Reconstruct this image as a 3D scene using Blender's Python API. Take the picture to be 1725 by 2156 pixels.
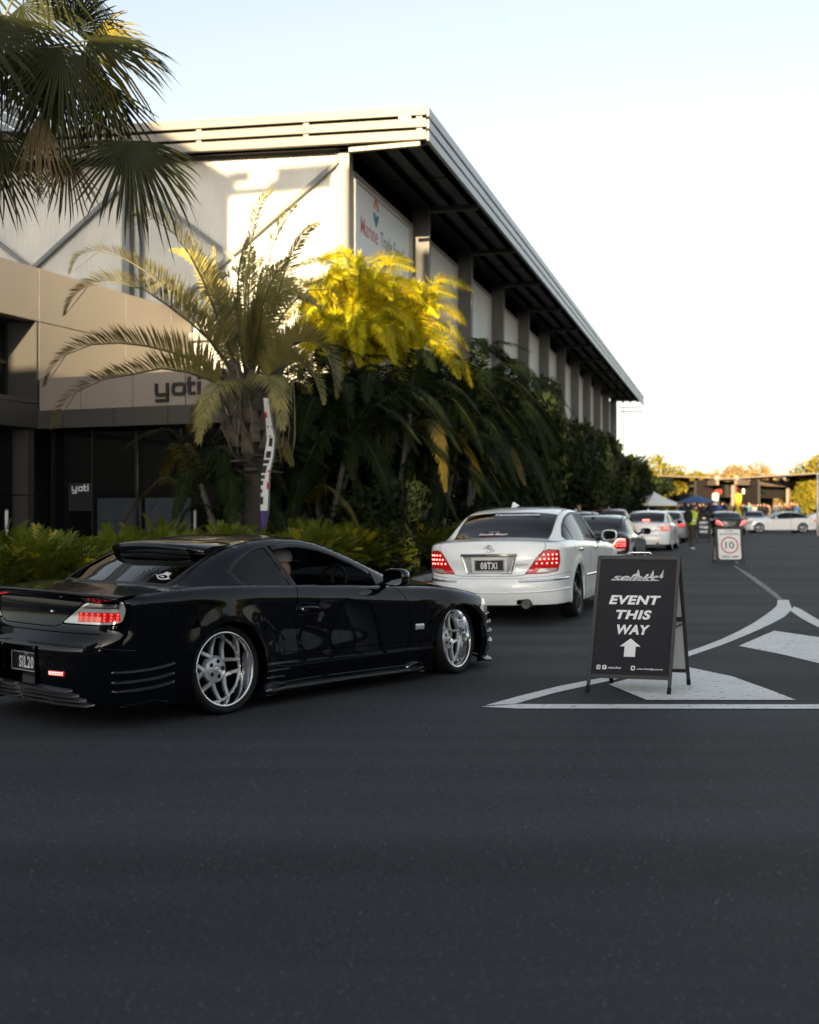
import bpy, bmesh, math, random
import numpy as np
from mathutils import Vector, Matrix
from mathutils.geometry import delaunay_2d_cdt
random.seed(7); RNG = np.random.default_rng(11)
for o in list(bpy.data.objects): bpy.data.objects.remove(o)
SC = bpy.context.scene; COL = SC.collection
# ---------------------------------------------------------------- camera
EYE = 1.38
FPX = 2400.0                       # focal length for a picture 1725 wide
cam_d = bpy.data.cameras.new('camera'); cam = bpy.data.objects.new('camera', cam_d); COL.objects.link(cam)
cam.location = (0, 0, EYE); cam.rotation_euler = (math.pi/2, 0, 0)
cam_d.sensor_fit = 'HORIZONTAL'; cam_d.sensor_width = 24; cam_d.lens = 24*FPX/1725
cam_d.clip_start = 0.05; cam_d.clip_end = 4000
cam_d.dof.use_dof = True; cam_d.dof.focus_distance = 8.9; cam_d.dof.aperture_fstop = 1.6
SC.camera = cam
# ---------------------------------------------------------------- sky, sun, exposure
SUN_EL = math.radians(6.5)
SUN_H = Vector((-0.271, -0.9626, 0)).normalized()          # horizontally, towards the sun
world = bpy.data.worlds.new('World'); SC.world = world; world.use_nodes = True
wn = world.node_tree; wn.nodes.clear()
w_out = wn.nodes.new('ShaderNodeOutputWorld'); w_bg = wn.nodes.new('ShaderNodeBackground')
sky = wn.nodes.new('ShaderNodeTexSky'); sky.sky_type = 'NISHITA'; sky.sun_disc = False
sky.sun_elevation = SUN_EL; sky.sun_rotation = math.atan2(SUN_H.x, SUN_H.y)
sky.air_density = 1.0; sky.dust_density = 1.5; sky.ozone_density = 1.2; sky.altitude = 0
w_bg.inputs['Strength'].default_value = 0.10
hs = wn.nodes.new('ShaderNodeHueSaturation'); hs.inputs['Saturation'].default_value = 0.45
wn.links.new(sky.outputs[0], hs.inputs['Color']); wn.links.new(hs.outputs[0], w_bg.inputs[0]); wn.links.new(w_bg.outputs[0], w_out.inputs[0])
sun_d = bpy.data.lights.new('sun', 'SUN'); sun = bpy.data.objects.new('sun', sun_d); COL.objects.link(sun)
sun_d.energy = 5.0; sun_d.angle = math.radians(0.25); sun_d.color = (1.0, 0.77, 0.44)
S3 = Vector((SUN_H.x*math.cos(SUN_EL), SUN_H.y*math.cos(SUN_EL), math.sin(SUN_EL)))
sun.rotation_euler = S3.to_track_quat('Z', 'Y').to_euler(); sun.location = (-20, -40, 40)
SC.view_settings.view_transform = 'Standard'; SC.view_settings.look = 'None'
SC.view_settings.gamma = 1.0; SC.view_settings.exposure = 2.02
SC.view_settings.use_curve_mapping = False
SC.render.engine = 'CYCLES'; SC.cycles.use_denoising = True
SC.cycles.max_bounces = 8; SC.cycles.transparent_max_bounces = 16
SC.cycles.caustics_reflective = False; SC.cycles.caustics_refractive = False
# ---------------------------------------------------------------- frames
UD = Vector((0.271, 0.9626, 0)); WD = Vector((0.9626, -0.271, 0))      # along the road / to its right
def R(w, u, z=0.0): return WD*w + UD*u + Vector((0, 0, z))
ROAD_ROT = math.atan2(UD.y, UD.x)
def at(px, py, Y): return Vector(((px-862.5)/FPX*Y, Y, EYE-(py-1078)/FPX*Y))
def gnd(px, py, z=0.0):
    Y = (EYE-z)*FPX/(py-1078); return Vector(((px-862.5)/FPX*Y, Y, z))
# ---------------------------------------------------------------- object helpers
def setp(o, label=None, cat=None, group=None, kind=None):
    if label: o['label'] = label
    if cat: o['category'] = cat
    if group: o['group'] = group
    if kind: o['kind'] = kind
    return o
def empty(name, loc=(0,0,0), rot=(0,0,0), label=None, cat=None, group=None):
    o = bpy.data.objects.new(name, None); COL.objects.link(o); o.location = loc; o.rotation_euler = rot
    o.empty_display_size = 0.1
    return setp(o, label, cat, group)
def link(name, me, mats=None, parent=None):
    o = bpy.data.objects.new(name, me); COL.objects.link(o)
    if mats is not None:
        for m in (mats if isinstance(mats, (list, tuple)) else [mats]): me.materials.append(m)
    if parent is not None: o.parent = parent
    return o
def copy_tree(o, parent=None):
    c = o.copy(); COL.objects.link(c)
    if parent is not None: c.parent = parent
    for ch in list(o.children): copy_tree(ch, c)
    return c
class MB:
    """collects faces for one mesh"""
    def __init__(s): s.v = []; s.f = []; s.m = []; s.sm = []
    def add(s, vs, fs, mi=0, smooth=False):
        b = len(s.v); s.v.extend([tuple(p) for p in vs])
        for f in fs: s.f.append(tuple(i+b for i in f)); s.m.append(mi); s.sm.append(smooth)
        return s
    def box(s, c, size, rot=None, mi=0):
        hx, hy, hz = [k/2 for k in size]; c = Vector(c)
        vs = [Vector((x,y,z)) for x in (-hx,hx) for y in (-hy,hy) for z in (-hz,hz)]
        if rot is not None: vs = [rot @ p for p in vs]
        return s.add([p+c for p in vs], [(0,1,3,2),(4,6,7,5),(0,4,5,1),(2,3,7,6),(0,2,6,4),(1,5,7,3)], mi)
    def frame_box(s, o, a, b, c, mi=0):
        """box from corner o spanned by vectors a, b, c"""
        o, a, b, c = Vector(o), Vector(a), Vector(b), Vector(c)
        vs = [o, o+a, o+a+b, o+b, o+c, o+a+c, o+a+b+c, o+b+c]
        return s.add(vs, [(0,3,2,1),(4,5,6,7),(0,1,5,4),(1,2,6,5),(2,3,7,6),(3,0,4,7)], mi)
    def tube(s, pts, rad, n=8, mi=0, caps=True, smooth=True):
        pts = [Vector(p) for p in pts]; rad = rad if hasattr(rad, '__len__') else [rad]*len(pts)
        b = len(s.v); prev = None
        for i, p in enumerate(pts):
            d = (pts[min(i+1, len(pts)-1)]-pts[max(i-1, 0)]).normalized()
            a = d.cross(Vector((0,0,1))) if prev is None else prev - d*prev.dot(d)
            if a.length < 1e-4: a = d.cross(Vector((1,0,0)))
            a.normalize(); prev = a; bb = d.cross(a)
            for k in range(n):
                t = 2*math.pi*k/n; s.v.append(tuple(p + (a*math.cos(t)+bb*math.sin(t))*rad[i]))
        for i in range(len(pts)-1):
            for k in range(n):
                s.f.append((b+i*n+k, b+i*n+(k+1)%n, b+(i+1)*n+(k+1)%n, b+(i+1)*n+k)); s.m.append(mi); s.sm.append(smooth)
        if caps:
            s.f.append(tuple(b+k for k in range(n))[::-1]); s.m.append(mi); s.sm.append(False)
            s.f.append(tuple(b+(len(pts)-1)*n+k for k in range(n))); s.m.append(mi); s.sm.append(False)
        return s
    def lathe(s, prof, n=40, axis='y', c=(0,0,0), mi=0, smooth=True, close=False):
        """prof: list of (radius, offset along axis)"""
        b = len(s.v); c = Vector(c)
        for r, h in prof:
            for k in range(n):
                t = 2*math.pi*k/n; p = (r*math.cos(t), h, r*math.sin(t)) if axis == 'y' else (r*math.cos(t), r*math.sin(t), h)
                s.v.append(tuple(c+Vector(p)))
        for i in range(len(prof)-1):
            for k in range(n):
                s.f.append((b+i*n+k, b+i*n+(k+1)%n, b+(i+1)*n+(k+1)%n, b+(i+1)*n+k)); s.m.append(mi); s.sm.append(smooth)
        return s
    def ball(s, c, r, n=8, m=5, mi=0):
        r = r if hasattr(r, '__len__') else (r, r, r); c = Vector(c); b = len(s.v)
        for i in range(m+1):
            ph = math.pi*i/m
            for k in range(n):
                t = 2*math.pi*k/n
                s.v.append((c.x+r[0]*math.sin(ph)*math.cos(t), c.y+r[1]*math.sin(ph)*math.sin(t), c.z+r[2]*math.cos(ph)))
        for i in range(m):
            for k in range(n):
                s.f.append((b+i*n+k, b+(i+1)*n+k, b+(i+1)*n+(k+1)%n, b+i*n+(k+1)%n)); s.m.append(mi); s.sm.append(True)
        return s
    def prism(s, poly, o, a, b, c, mi=0):
        """polygon (p,q) in plane o+a*p+b*q, extruded by vector c"""
        o, a, b, c = Vector(o), Vector(a), Vector(b), Vector(c); n = len(poly)
        vs = [o+a*p+b*q for p, q in poly]; vs += [v+c for v in vs]
        fs = [tuple(range(n))[::-1], tuple(range(n, 2*n))] + [(i, (i+1)%n, n+(i+1)%n, n+i) for i in range(n)]
        return s.add(vs, fs, mi)
    def mesh(s, name):
        me = bpy.data.meshes.new(name); me.from_pydata(s.v, [], s.f)
        me.polygons.foreach_set('material_index', s.m); me.polygons.foreach_set('use_smooth', s.sm); me.update()
        return me
    def build(s, name, mats, parent=None, fix=False):
        me = s.mesh(name)
        if fix:
            bm = bmesh.new(); bm.from_mesh(me); bmesh.ops.recalc_face_normals(bm, faces=bm.faces); bm.to_mesh(me); bm.free()
        return link(name, me, mats, parent)
def bevel(o, w=0.005, seg=2):
    m = o.modifiers.new('bevel', 'BEVEL'); m.width = w; m.segments = seg; m.limit_method = 'ANGLE'; m.angle_limit = math.radians(40); return o
def np_mesh(name, V, F, smooth=False, mi=None):
    """numpy verts (n,3) and faces (m,k) -> mesh"""
    me = bpy.data.meshes.new(name); V = np.asarray(V, np.float32); F = np.asarray(F, np.int32); k = F.shape[1]
    me.vertices.add(len(V)); me.vertices.foreach_set('co', V.ravel())
    me.loops.add(F.size); me.loops.foreach_set('vertex_index', F.ravel())
    me.polygons.add(len(F)); me.polygons.foreach_set('loop_start', np.arange(0, F.size, k, dtype=np.int32))
    me.polygons.foreach_set('loop_total', np.full(len(F), k, np.int32))
    if smooth: me.polygons.foreach_set('use_smooth', np.ones(len(F), bool))
    if mi is not None: me.polygons.foreach_set('material_index', np.asarray(mi, np.int32))
    me.update(calc_edges=True); return me
# ---------------------------------------------------------------- materials
def mat(name, col, rough=0.5, metal=0.0, spec=0.5, coat=0.0, var=0.0, vscale=6.0, bump=0.0, bscale=40.0, col2=None, emit=None, es=0.0, sheen=0, trans=0.0, coat_rough=0.03):
    m = bpy.data.materials.new(name); m.use_nodes = True; nt = m.node_tree; b = nt.nodes['Principled BSDF']
    b.inputs['Base Color'].default_value = (*col, 1); b.inputs['Roughness'].default_value = rough
    b.inputs['Metallic'].default_value = metal; b.inputs['Specular IOR Level'].default_value = spec
    b.inputs['Coat Weight'].default_value = coat; b.inputs['Coat Roughness'].default_value = coat_rough
    if trans: b.inputs['Transmission Weight'].default_value = trans
    if emit: b.inputs['Emission Color'].default_value = (*emit, 1); b.inputs['Emission Strength'].default_value = es
    if var or bump:
        tc = nt.nodes.new('ShaderNodeTexCoord')
    if var:
        nz = nt.nodes.new('ShaderNodeTexNoise'); nz.inputs['Scale'].default_value = vscale; nz.inputs['Detail'].default_value = 6
        nt.links.new(tc.outputs['Object'], nz.inputs['Vector'])
        mx = nt.nodes.new('ShaderNodeMix'); mx.data_type = 'RGBA'
        c2 = col2 if col2 else tuple(c*(1-var) for c in col)
        mx.inputs[6].default_value = (*col, 1); mx.inputs[7].default_value = (*c2, 1)
        rp = nt.nodes.new('ShaderNodeMapRange'); rp.inputs[1].default_value = 0.35; rp.inputs[2].default_value = 0.65
        nt.links.new(nz.outputs['Fac'], rp.inputs[0]); nt.links.new(rp.outputs[0], mx.inputs[0]); nt.links.new(mx.outputs[2], b.inputs['Base Color'])
    if bump:
        n2 = nt.nodes.new('ShaderNodeTexNoise'); n2.inputs['Scale'].default_value = bscale; n2.inputs['Detail'].default_value = 4
        nt.links.new(tc.outputs['Object'], n2.inputs['Vector'])
        bp = nt.nodes.new('ShaderNodeBump'); bp.inputs['Strength'].default_value = bump; bp.inputs['Distance'].default_value = 0.01
        nt.links.new(n2.outputs['Fac'], bp.inputs['Height']); nt.links.new(bp.outputs['Normal'], b.inputs['Normal'])
    return m
def glass(name, tint=(0.5,0.55,0.55), rough=0.0, ior=1.5):
    """thin pane: tinted transparency under a Fresnel reflection"""
    m = bpy.data.materials.new(name); m.use_nodes = True; nt = m.node_tree; nt.nodes.clear()
    out = nt.nodes.new('ShaderNodeOutputMaterial'); mix = nt.nodes.new('ShaderNodeMixShader')
    fr = nt.nodes.new('ShaderNodeFresnel'); fr.inputs['IOR'].default_value = ior
    tr = nt.nodes.new('ShaderNodeBsdfTransparent'); tr.inputs[0].default_value = (*tint, 1)
    gl = nt.nodes.new('ShaderNodeBsdfGlossy'); gl.inputs['Roughness'].default_value = rough
    nt.links.new(fr.outputs[0], mix.inputs[0]); nt.links.new(tr.outputs[0], mix.inputs[1]); nt.links.new(gl.outputs[0], mix.inputs[2])
    nt.links.new(mix.outputs[0], out.inputs[0]); return m
def leafmat(name, col, col2, rough=0.45, transl=0.35, vscale=2.5, spec=0.4):
    """leaf: diffuse/gloss mixed with light passing through the blade"""
    m = mat(name, col, rough, spec=spec, var=1, vscale=vscale, col2=col2); nt = m.node_tree
    b = nt.nodes['Principled BSDF']; out = nt.nodes['Material Output']
    t = nt.nodes.new('ShaderNodeBsdfTranslucent'); mx = nt.nodes.new('ShaderNodeMixShader'); mx.inputs[0].default_value = transl
    src = b.inputs['Base Color'].links[0].from_socket; nt.links.new(src, t.inputs[0])
    nt.links.new(b.outputs[0], mx.inputs[1]); nt.links.new(t.outputs[0], mx.inputs[2]); nt.links.new(mx.outputs[0], out.inputs[0])
    return m
M = {}
M['black_paint'] = mat('black_paint', (0.0010,0.0016,0.0034), 0.25, spec=0.03, coat=0.75)
M['white_paint'] = mat('white_paint', (0.82,0.83,0.83), 0.28, spec=0.5, coat=0.8)
M['pearl_paint'] = mat('pearl_paint', (0.85,0.865,0.86), 0.28, coat=0.8)
M['silver_paint'] = mat('silver_paint', (0.36,0.38,0.40), 0.3, metal=0.6, coat=0.8)
M['maroon_paint'] = mat('maroon_paint', (0.16,0.012,0.035), 0.3, coat=0.8)
M['dark_paint'] = mat('dark_paint', (0.004,0.005,0.007), 0.25, spec=0.1, coat=1.0)
M['grey_paint'] = mat('grey_paint', (0.10,0.105,0.115), 0.3, coat=0.8)
M['rubber'] = mat('rubber', (0.010,0.010,0.011), 0.75, spec=0.3, var=0.5, vscale=30, bump=0.15, bscale=90)
M['trim'] = mat('trim', (0.006,0.006,0.007), 0.45)
M['gap'] = mat('gap', (0.001,0.001,0.001), 0.9, spec=0.0)
M['cabin'] = mat('cabin', (0.010,0.010,0.011), 0.8, spec=0.2)
M['chrome'] = mat('chrome', (0.80,0.80,0.80), 0.08, metal=1.0)
M['alloy'] = mat('alloy', (0.60,0.61,0.63), 0.32, metal=0.45, var=0.12, vscale=20)
M['fin_sheen'] = mat('fin_sheen', (0.20,0.205,0.215), 0.18, metal=0.8, coat=0.6)  # paler metal paints the sky sheen on the black fins
M['polished'] = mat('polished', (0.85,0.85,0.86), 0.06, metal=1.0)
M['dark_alloy'] = mat('dark_alloy', (0.05,0.05,0.055), 0.3, metal=0.8)
M['steel'] = mat('steel', (0.16,0.155,0.15), 0.45, metal=1.0, var=0.4, vscale=20)
M['black_metal'] = mat('black_metal', (0.012,0.012,0.013), 0.45, spec=0.4, var=0.4, vscale=15)
M['pane_clear'] = glass('pane_clear', (0.62,0.66,0.66))
M['pane_tint'] = glass('pane_tint', (0.10,0.115,0.13))
M['pane_dark'] = glass('pane_dark', (0.012,0.014,0.018))
M['lens_clear'] = mat('lens_clear', (0.55,0.58,0.58), 0.08, coat=1.0, metal=0.35)
M['lens_smoke'] = mat('lens_smoke', (0.05,0.055,0.055), 0.15, coat=1.0)
M['lens_red'] = mat('lens_red', (0.30,0.004,0.006), 0.12, coat=1.0, emit=(1,0.02,0.02), es=0.05)
M['led_red'] = mat('led_red', (0.5,0.02,0.02), 0.3, emit=(1.0,0.035,0.03), es=0.9)
M['led_hot'] = mat('led_hot', (0.6,0.2,0.2), 0.3, emit=(1.0,0.18,0.15), es=1.6)
M['lamp_hot'] = mat('lamp_hot', (0.6,0.1,0.1), 0.3, emit=(1.0,0.12,0.09), es=1.0)
M['plate_black'] = mat('plate_black', (0.008,0.008,0.009), 0.35)
M['letter_white'] = mat('letter_white', (0.84,0.85,0.85), 0.45)
M['letter_silver'] = mat('letter_silver', (0.62,0.63,0.65), 0.4, metal=0.15, var=0.6, vscale=60)
M['sticker_white'] = mat('sticker_white', (0.72,0.73,0.74), 0.5)
M['sticker_red'] = mat('sticker_red', (0.50,0.02,0.03), 0.5)
# ---------------------------------------------------------------- lettering
def text_mesh(txt, size=1.0, ext=0.0, shear=0.0, off=0.0, align='CENTER', space=1.0):
    cu = bpy.data.curves.new('lettering', 'FONT'); cu.body = txt; cu.size = size; cu.extrude = ext; cu.shear = shear; cu.offset = off
    cu.align_x = align; cu.align_y = 'CENTER'; cu.space_character = space; cu.space_line = 0.95; cu.resolution_u = 4
    o = bpy.data.objects.new('lettering', cu); COL.objects.link(o)
    dg = bpy.context.evaluated_depsgraph_get(); me = bpy.data.meshes.new_from_object(o.evaluated_get(dg))
    bpy.data.objects.remove(o); bpy.data.curves.remove(cu); me.materials.clear(); return me
def basis(o, right, up):
    r = Vector(right).normalized(); u = Vector(up); u = (u-r*u.dot(r)).normalized(); n = r.cross(u); o = Vector(o)
    return Matrix(((r.x,u.x,n.x,o.x),(r.y,u.y,n.y,o.y),(r.z,u.z,n.z,o.z),(0,0,0,1)))
def letter(name, txt, o, right, up, size, m, parent=None, xs=1.0, **kw):
    me = text_mesh(txt, size, **kw); ob = link(name, me, m, parent)
    ob.matrix_local = basis(o, right, up) @ Matrix.Diagonal((xs,1,1,1)); return ob
# ================================================================ car shells
def curve(*kn):
    xs = np.array([k[0] for k in kn], float); ys = np.array([k[1] for k in kn], float)
    d = np.diff(ys)/np.diff(xs); m = np.zeros(len(xs)); m[0] = d[0]; m[-1] = d[-1]
    for i in range(1, len(xs)-1):
        m[i] = 0 if d[i-1]*d[i] <= 0 and False else (d[i-1]*(xs[i+1]-xs[i])+d[i]*(xs[i]-xs[i-1]))/(xs[i+1]-xs[i-1])
    def f(x):
        x = np.clip(np.asarray(x, float), xs[0], xs[-1]); i = np.clip(np.searchsorted(xs, x)-1, 0, len(xs)-2)
        h = xs[i+1]-xs[i]; t = (x-xs[i])/h
        return (2*t**3-3*t**2+1)*ys[i]+(t**3-2*t**2+t)*h*m[i]+(-2*t**3+3*t**2)*ys[i+1]+(t**3-t**2)*h*m[i+1]
    return f
def in_poly(P, poly):
    x, y = P[:,0], P[:,1]; q = np.asarray(poly); r = np.zeros(len(P), bool); j = len(q)-1
    for i in range(len(q)):
        xi, yi = q[i]; xj, yj = q[j]
        if yi != yj:
            c = ((yi > y) != (yj > y)) & (x < (xj-xi)*(y-yi)/(yj-yi)+xi); r ^= c
        j = i
    return r
def strip(pts, w):
    p = np.array(pts, float); t = np.gradient(p, axis=0); t /= np.linalg.norm(t, axis=1)[:,None]+1e-9
    n = np.stack([-t[:,1], t[:,0]], 1)*w/2
    return np.vstack([p+n, (p-n)[::-1]]).tolist()
def closed_strip(poly, w):
    """closed line as four overlapping open strips"""
    q = list(poly)+[poly[0]]; return [strip([q[i], q[i+1]], w) for i in range(len(poly))]
def smooth_line(pts, n=24, closed=False):
    p = np.array(pts, float)
    if closed: p = np.vstack([p, p[:1]])
    d = np.concatenate([[0], np.cumsum(np.linalg.norm(np.diff(p, axis=0), axis=1))]); out = []
    m = np.gradient(p, d, axis=0)
    if closed:
        k = (p[1]-p[-2])/(d[1]+d[-1]-d[-2]); m[0] = k; m[-1] = k
    for i in range(len(p)-1):
        h = d[i+1]-d[i]; k = max(2, int(round(n*h/d[-1])))
        for t in np.arange(k)/k:
            out.append((2*t**3-3*t**2+1)*p[i]+(t**3-2*t**2+t)*h*m[i]+(-2*t**3+3*t**2)*p[i+1]+(t**3-t**2)*h*m[i+1])
    if not closed: out.append(p[-1])
    return [tuple(o) for o in out]
def round_poly(pts, r=0.02, n=3):
    out = []; p = [np.array(q, float) for q in pts]; k = len(p)
    for i in range(k):
        a, b, c = p[i-1], p[i], p[(i+1)%k]; u = a-b; v = c-b; lu, lv = np.linalg.norm(u), np.linalg.norm(v)
        rr = min(r, lu*0.45, lv*0.45); s = b+u/lu*rr; e = b+v/lv*rr
        for t in np.linspace(0, 1, n+1): out.append(tuple((1-t)**2*s+2*t*(1-t)*b+t*t*e))
    return out
def cdt_regions(outer, regs, h):
    outer = [tuple(p) for p in outer]; polys = [outer]+[list(map(tuple, r[1])) for r in regs]
    verts = []; edges = []
    for poly in polys:
        b = len(verts); pts = []
        for i in range(len(poly)):
            a = np.array(poly[i]); c = np.array(poly[(i+1)%len(poly)]); L = np.linalg.norm(c-a)
            if L < 1e-7: continue
            k = max(1, int(L/(h*1.2)))
            for t in range(k): pts.append(a+(c-a)*t/k)
        verts += pts; n = len(pts); edges += [(b+i, b+(i+1)%n) for i in range(n)]
    o = np.array(outer); x0, y0 = o.min(0); x1, y1 = o.max(0)
    gx, gy = np.meshgrid(np.arange(x0+h/2, x1, h), np.arange(y0+h/2, y1, h)); G = np.stack([gx.ravel(), gy.ravel()], 1)
    G = G[in_poly(G, o)]; G += RNG.uniform(-1e-4, 1e-4, G.shape)
    allv = [Vector((float(p[0]), float(p[1]))) for p in verts]+[Vector((float(p[0]), float(p[1]))) for p in G]
    v, e, f = delaunay_2d_cdt(allv, edges, [], 0, 1e-6, False)[:3]
    V = np.array([(p.x, p.y) for p in v]); T = np.array([t for t in f if len(t) == 3], int)
    C = V[T].mean(1); lab = np.where(in_poly(C, o), 0, -1)
    for i, r in enumerate(regs):
        lab[in_poly(C, r[1]) & (lab >= 0)] = i+1
    a = V[T[:,1]]-V[T[:,0]]; b = V[T[:,2]]-V[T[:,0]]; cr = a[:,0]*b[:,1]-a[:,1]*b[:,0]; T[cr < 0] = T[cr < 0][:, ::-1]
    names = ['base']+[r[0] for r in regs]; out = {}
    for nm in dict.fromkeys(names):
        sel = np.isin(lab, [i for i, q in enumerate(names) if q == nm])
        if sel.any():
            u, inv = np.unique(T[sel], return_inverse=True); out[nm] = (V[u], inv.reshape(-1, 3))
    return out
def surf_norm(fn, A, B, e=2e-3):
    dp = np.stack(fn(A+e, B), 1)-np.stack(fn(A-e, B), 1); dq = np.stack(fn(A, B+e), 1)-np.stack(fn(A, B-e), 1)
    n = np.cross(dp, dq); return n/(np.linalg.norm(n, axis=1)[:,None]+1e-12)
def patch_arrays(fn, V2, T, off=0.0):
    A, B = V2[:,0], V2[:,1]; N = surf_norm(fn, A, B); P = np.stack(fn(A, B), 1)+N*off; return P, T, N
def skin_mesh(name, parts):
    """parts: list of (P, T, N)"""
    b = 0; Ps = []; Ts = []; Ns = []
    for P, T, N in parts: Ps.append(P); Ts.append(T+b); Ns.append(N); b += len(P)
    me = np_mesh(name, np.vstack(Ps), np.vstack(Ts), True)
    me.normals_split_custom_set_from_vertices(np.vstack(Ns).tolist()); return me
def flip(p):
    P, T, N = p; s = np.array([1,-1,1]); return P*s, T[:, ::-1], N*s
class Body:
    def __init__(s, **k):
        s.__dict__.update(k)
        s.tr = s._tab(s.rcr, s.nr, float(s.Yb(s.xr0+s.rcr))); s.tf = s._tab(s.rcf, s.nf, float(s.Yb(s.xf0-s.rcf)))
        s.xcr = s.xr0+s.rcr; s.xcf = s.xf0-s.rcf; s.smin = s.xcr-s.tr[0][-1]; s.smax = s.xcf+s.tf[0][-1]
        S = np.linspace(s.smin, s.smax, 400); zt = np.full(400, 0.8)
        for _ in range(3):
            X, Y, _z = s._raw(S, zt); zt = s.zdeck(X, np.abs(Y))
        s.tS, s.tZ = S, zt
    def _tab(s, rc, n, Y):
        th = np.linspace(0, math.pi/2, 2000)**1.0; x = rc*(1-np.cos(th)**(2/n)); y = Y*np.sin(th)**(2/n)
        L = np.concatenate([[0], np.cumsum(np.hypot(np.diff(x), np.diff(y)))]); return L, th
    def top(s, S): return np.interp(S, s.tS, s.tZ)
    def _raw(s, S, Z):
        S = np.asarray(S, float); Z = np.asarray(Z, float)
        thr = np.interp(S-s.smin, *s.tr); thf = np.interp(s.smax-S, *s.tf)
        rear = S < s.xcr; fr = S > s.xcf
        xr = s.xr(Z); xf = s.xf(Z)
        X = np.where(rear, xr+(s.xcr-xr)*(1-np.cos(thr)**(2/s.nr)), np.where(fr, xf-(xf-s.xcf)*(1-np.cos(thf)**(2/s.nf)), S))
        fy = np.where(rear, np.sin(thr)**(2/s.nr), np.where(fr, np.sin(thf)**(2/s.nf), 1.0))
        return X, -s.width(X, Z)*fy, Z
    def width(s, X, Z):
        w = s.Yb(X)-s.prof(X, Z)
        for xw, zw, rx, rz, fl, fw in s.arches:
            d = np.sqrt(((X-xw)/rx)**2+((Z-zw)/rz)**2)-1; w = w+fl*np.exp(-(np.maximum(d, 0)*rx/fw)**2)*np.clip((Z-0.1)/0.15, 0, 1)
        return w
    def pos(s, S, Z):
        S = np.asarray(S, float); Z = np.asarray(Z, float); X, Y, _ = s._raw(S, Z); zt = s.top(S)
        t = np.clip((Z-(zt-s.roll))/s.roll, 0, 1); d = s.roll*(1-np.sqrt(np.maximum(1-t*t, 0)))*s.rollk
        thr = np.interp(S-s.smin, *s.tr); thf = np.interp(s.smax-S, *s.tf); rear = S < s.xcr; fr = S > s.xcf
        th = np.where(rear, thr, np.where(fr, thf, math.pi/2)); n = np.where(rear, s.nr, s.nf)
        a = np.cos(th)**(2/n)+1e-9; b = np.sin(th)**(2/n)+1e-9; rc = np.where(rear, s.rcr, s.rcf)
        nx = a**(n-1)/rc; ny = b**(n-1)/0.8; L = np.hypot(nx, ny); nx = nx/L; ny = ny/L
        X = X+np.where(rear, 1, np.where(fr, -1, 0))*nx*d; return X, Y+ny*d, Z
    def s_of_y(s, y, rear=True):
        """perimeter coordinate of a point of the rear face at |y|"""
        if rear:
            L, th = s.tr; Yv = float(s.Yb(s.xcr))*np.sin(th)**(2/s.nr); return s.smin+float(np.interp(abs(y), Yv, L))
        L, th = s.tf; Yv = float(s.Yb(s.xcf))*np.sin(th)**(2/s.nf); return s.smax-float(np.interp(abs(y), Yv, L))
    def lower(s):
        pts = [(s.smin, s.zlow(s.smin))]
        for xw, zw, rx, rz, *_ in sorted(s.arches):
            z0 = float(s.zlow(xw)); a0 = math.asin(max(-1, min(1, (z0-zw)/rz)))
            xa = xw-rx*math.cos(a0)
            x = pts[-1][0]
            while x+0.08 < xa-0.02: x += 0.08; pts.append((x, s.zlow(x)))
            for a in np.linspace(math.pi-a0, a0, 30): pts.append((xw+rx*math.cos(a), zw+rz*math.sin(a)))
        x = pts[-1][0]+0.04
        while x < s.smax-0.02: pts.append((x, s.zlow(x))); x += 0.08
        pts.append((s.smax, s.zlow(s.smax))); return [(float(a), float(b)) for a, b in pts]
    def outer(s):
        lo = s.lower(); S = np.linspace(s.smax, s.smin, 90); return lo+[(float(a), float(b)) for a, b in zip(S, s.top(S))]
    def deck(s, x, y): return x, y, s.zdeck(x, np.abs(y))
    def deck_outer(s):
        S = np.linspace(s.smin+1e-4, s.smax-1e-4, 110); X, Y, Z = s.pos(S, s.top(S)); r = list(zip(X, Y)); return r+[(x, -y) for x, y in r[::-1]][1:-1]
    # greenhouse
    def gt(s, x, z):
        zb = s.zbelt(x); ze = s.ze(x); return np.clip((z-zb)/np.maximum(ze-zb, 0.02), -0.3, 1)
    def gside(s, x, z):
        t = s.gt(x, z); ze = s.ze(x); y = s.Yg(x)+(s.Ye(x)-s.Yg(x))*(0.72*t+0.28*t*np.abs(t))
        q = np.clip((z-(ze-s.groll))/s.groll, 0, 1); y = y-s.groll*0.9*(1-np.sqrt(np.maximum(1-q*q, 0)))*np.clip((ze-s.zbelt(x))/0.2, 0, 1)
        return x, -y, z
    def roof(s, x, y):
        ye = s.Ye(x); return x, y, s.ze(x)+(s.zc(x)-s.ze(x))*(1-np.clip(np.abs(y)/ye, 0, 1.02)**s.rpow)
    def gside_outer(s):
        X = np.linspace(s.gx0, s.gx1, 60); b = [(x, float(s.zbelt(x))-0.012) for x in X]
        return b+[(x, max(float(s.ze(x)), float(s.zbelt(x))-0.008)) for x in X[::-1]]
    def roof_outer(s):
        X = np.linspace(s.gx0, s.gx1, 60); r = [(float(x), float(s.gside(x, s.ze(x))[1])) for x in X]
        # bowed ends
        n = 9; y0 = r[0][1]; y1 = r[-1][1]
        back = [(s.gx0-s.bow0*(1-(t)**2), y0*t) for t in np.linspace(-1, 1, n)][1:-1]; front = [(s.gx1+s.bow1*(1-t**2), y1*t) for t in np.linspace(1, -1, n)][1:-1]
        return r+front+[(x, -y) for x, y in r[::-1]]+back
    def normal(s, S, Z): return surf_norm(s.pos, np.atleast_1d(float(S)), np.atleast_1d(float(Z)))[0]
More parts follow.
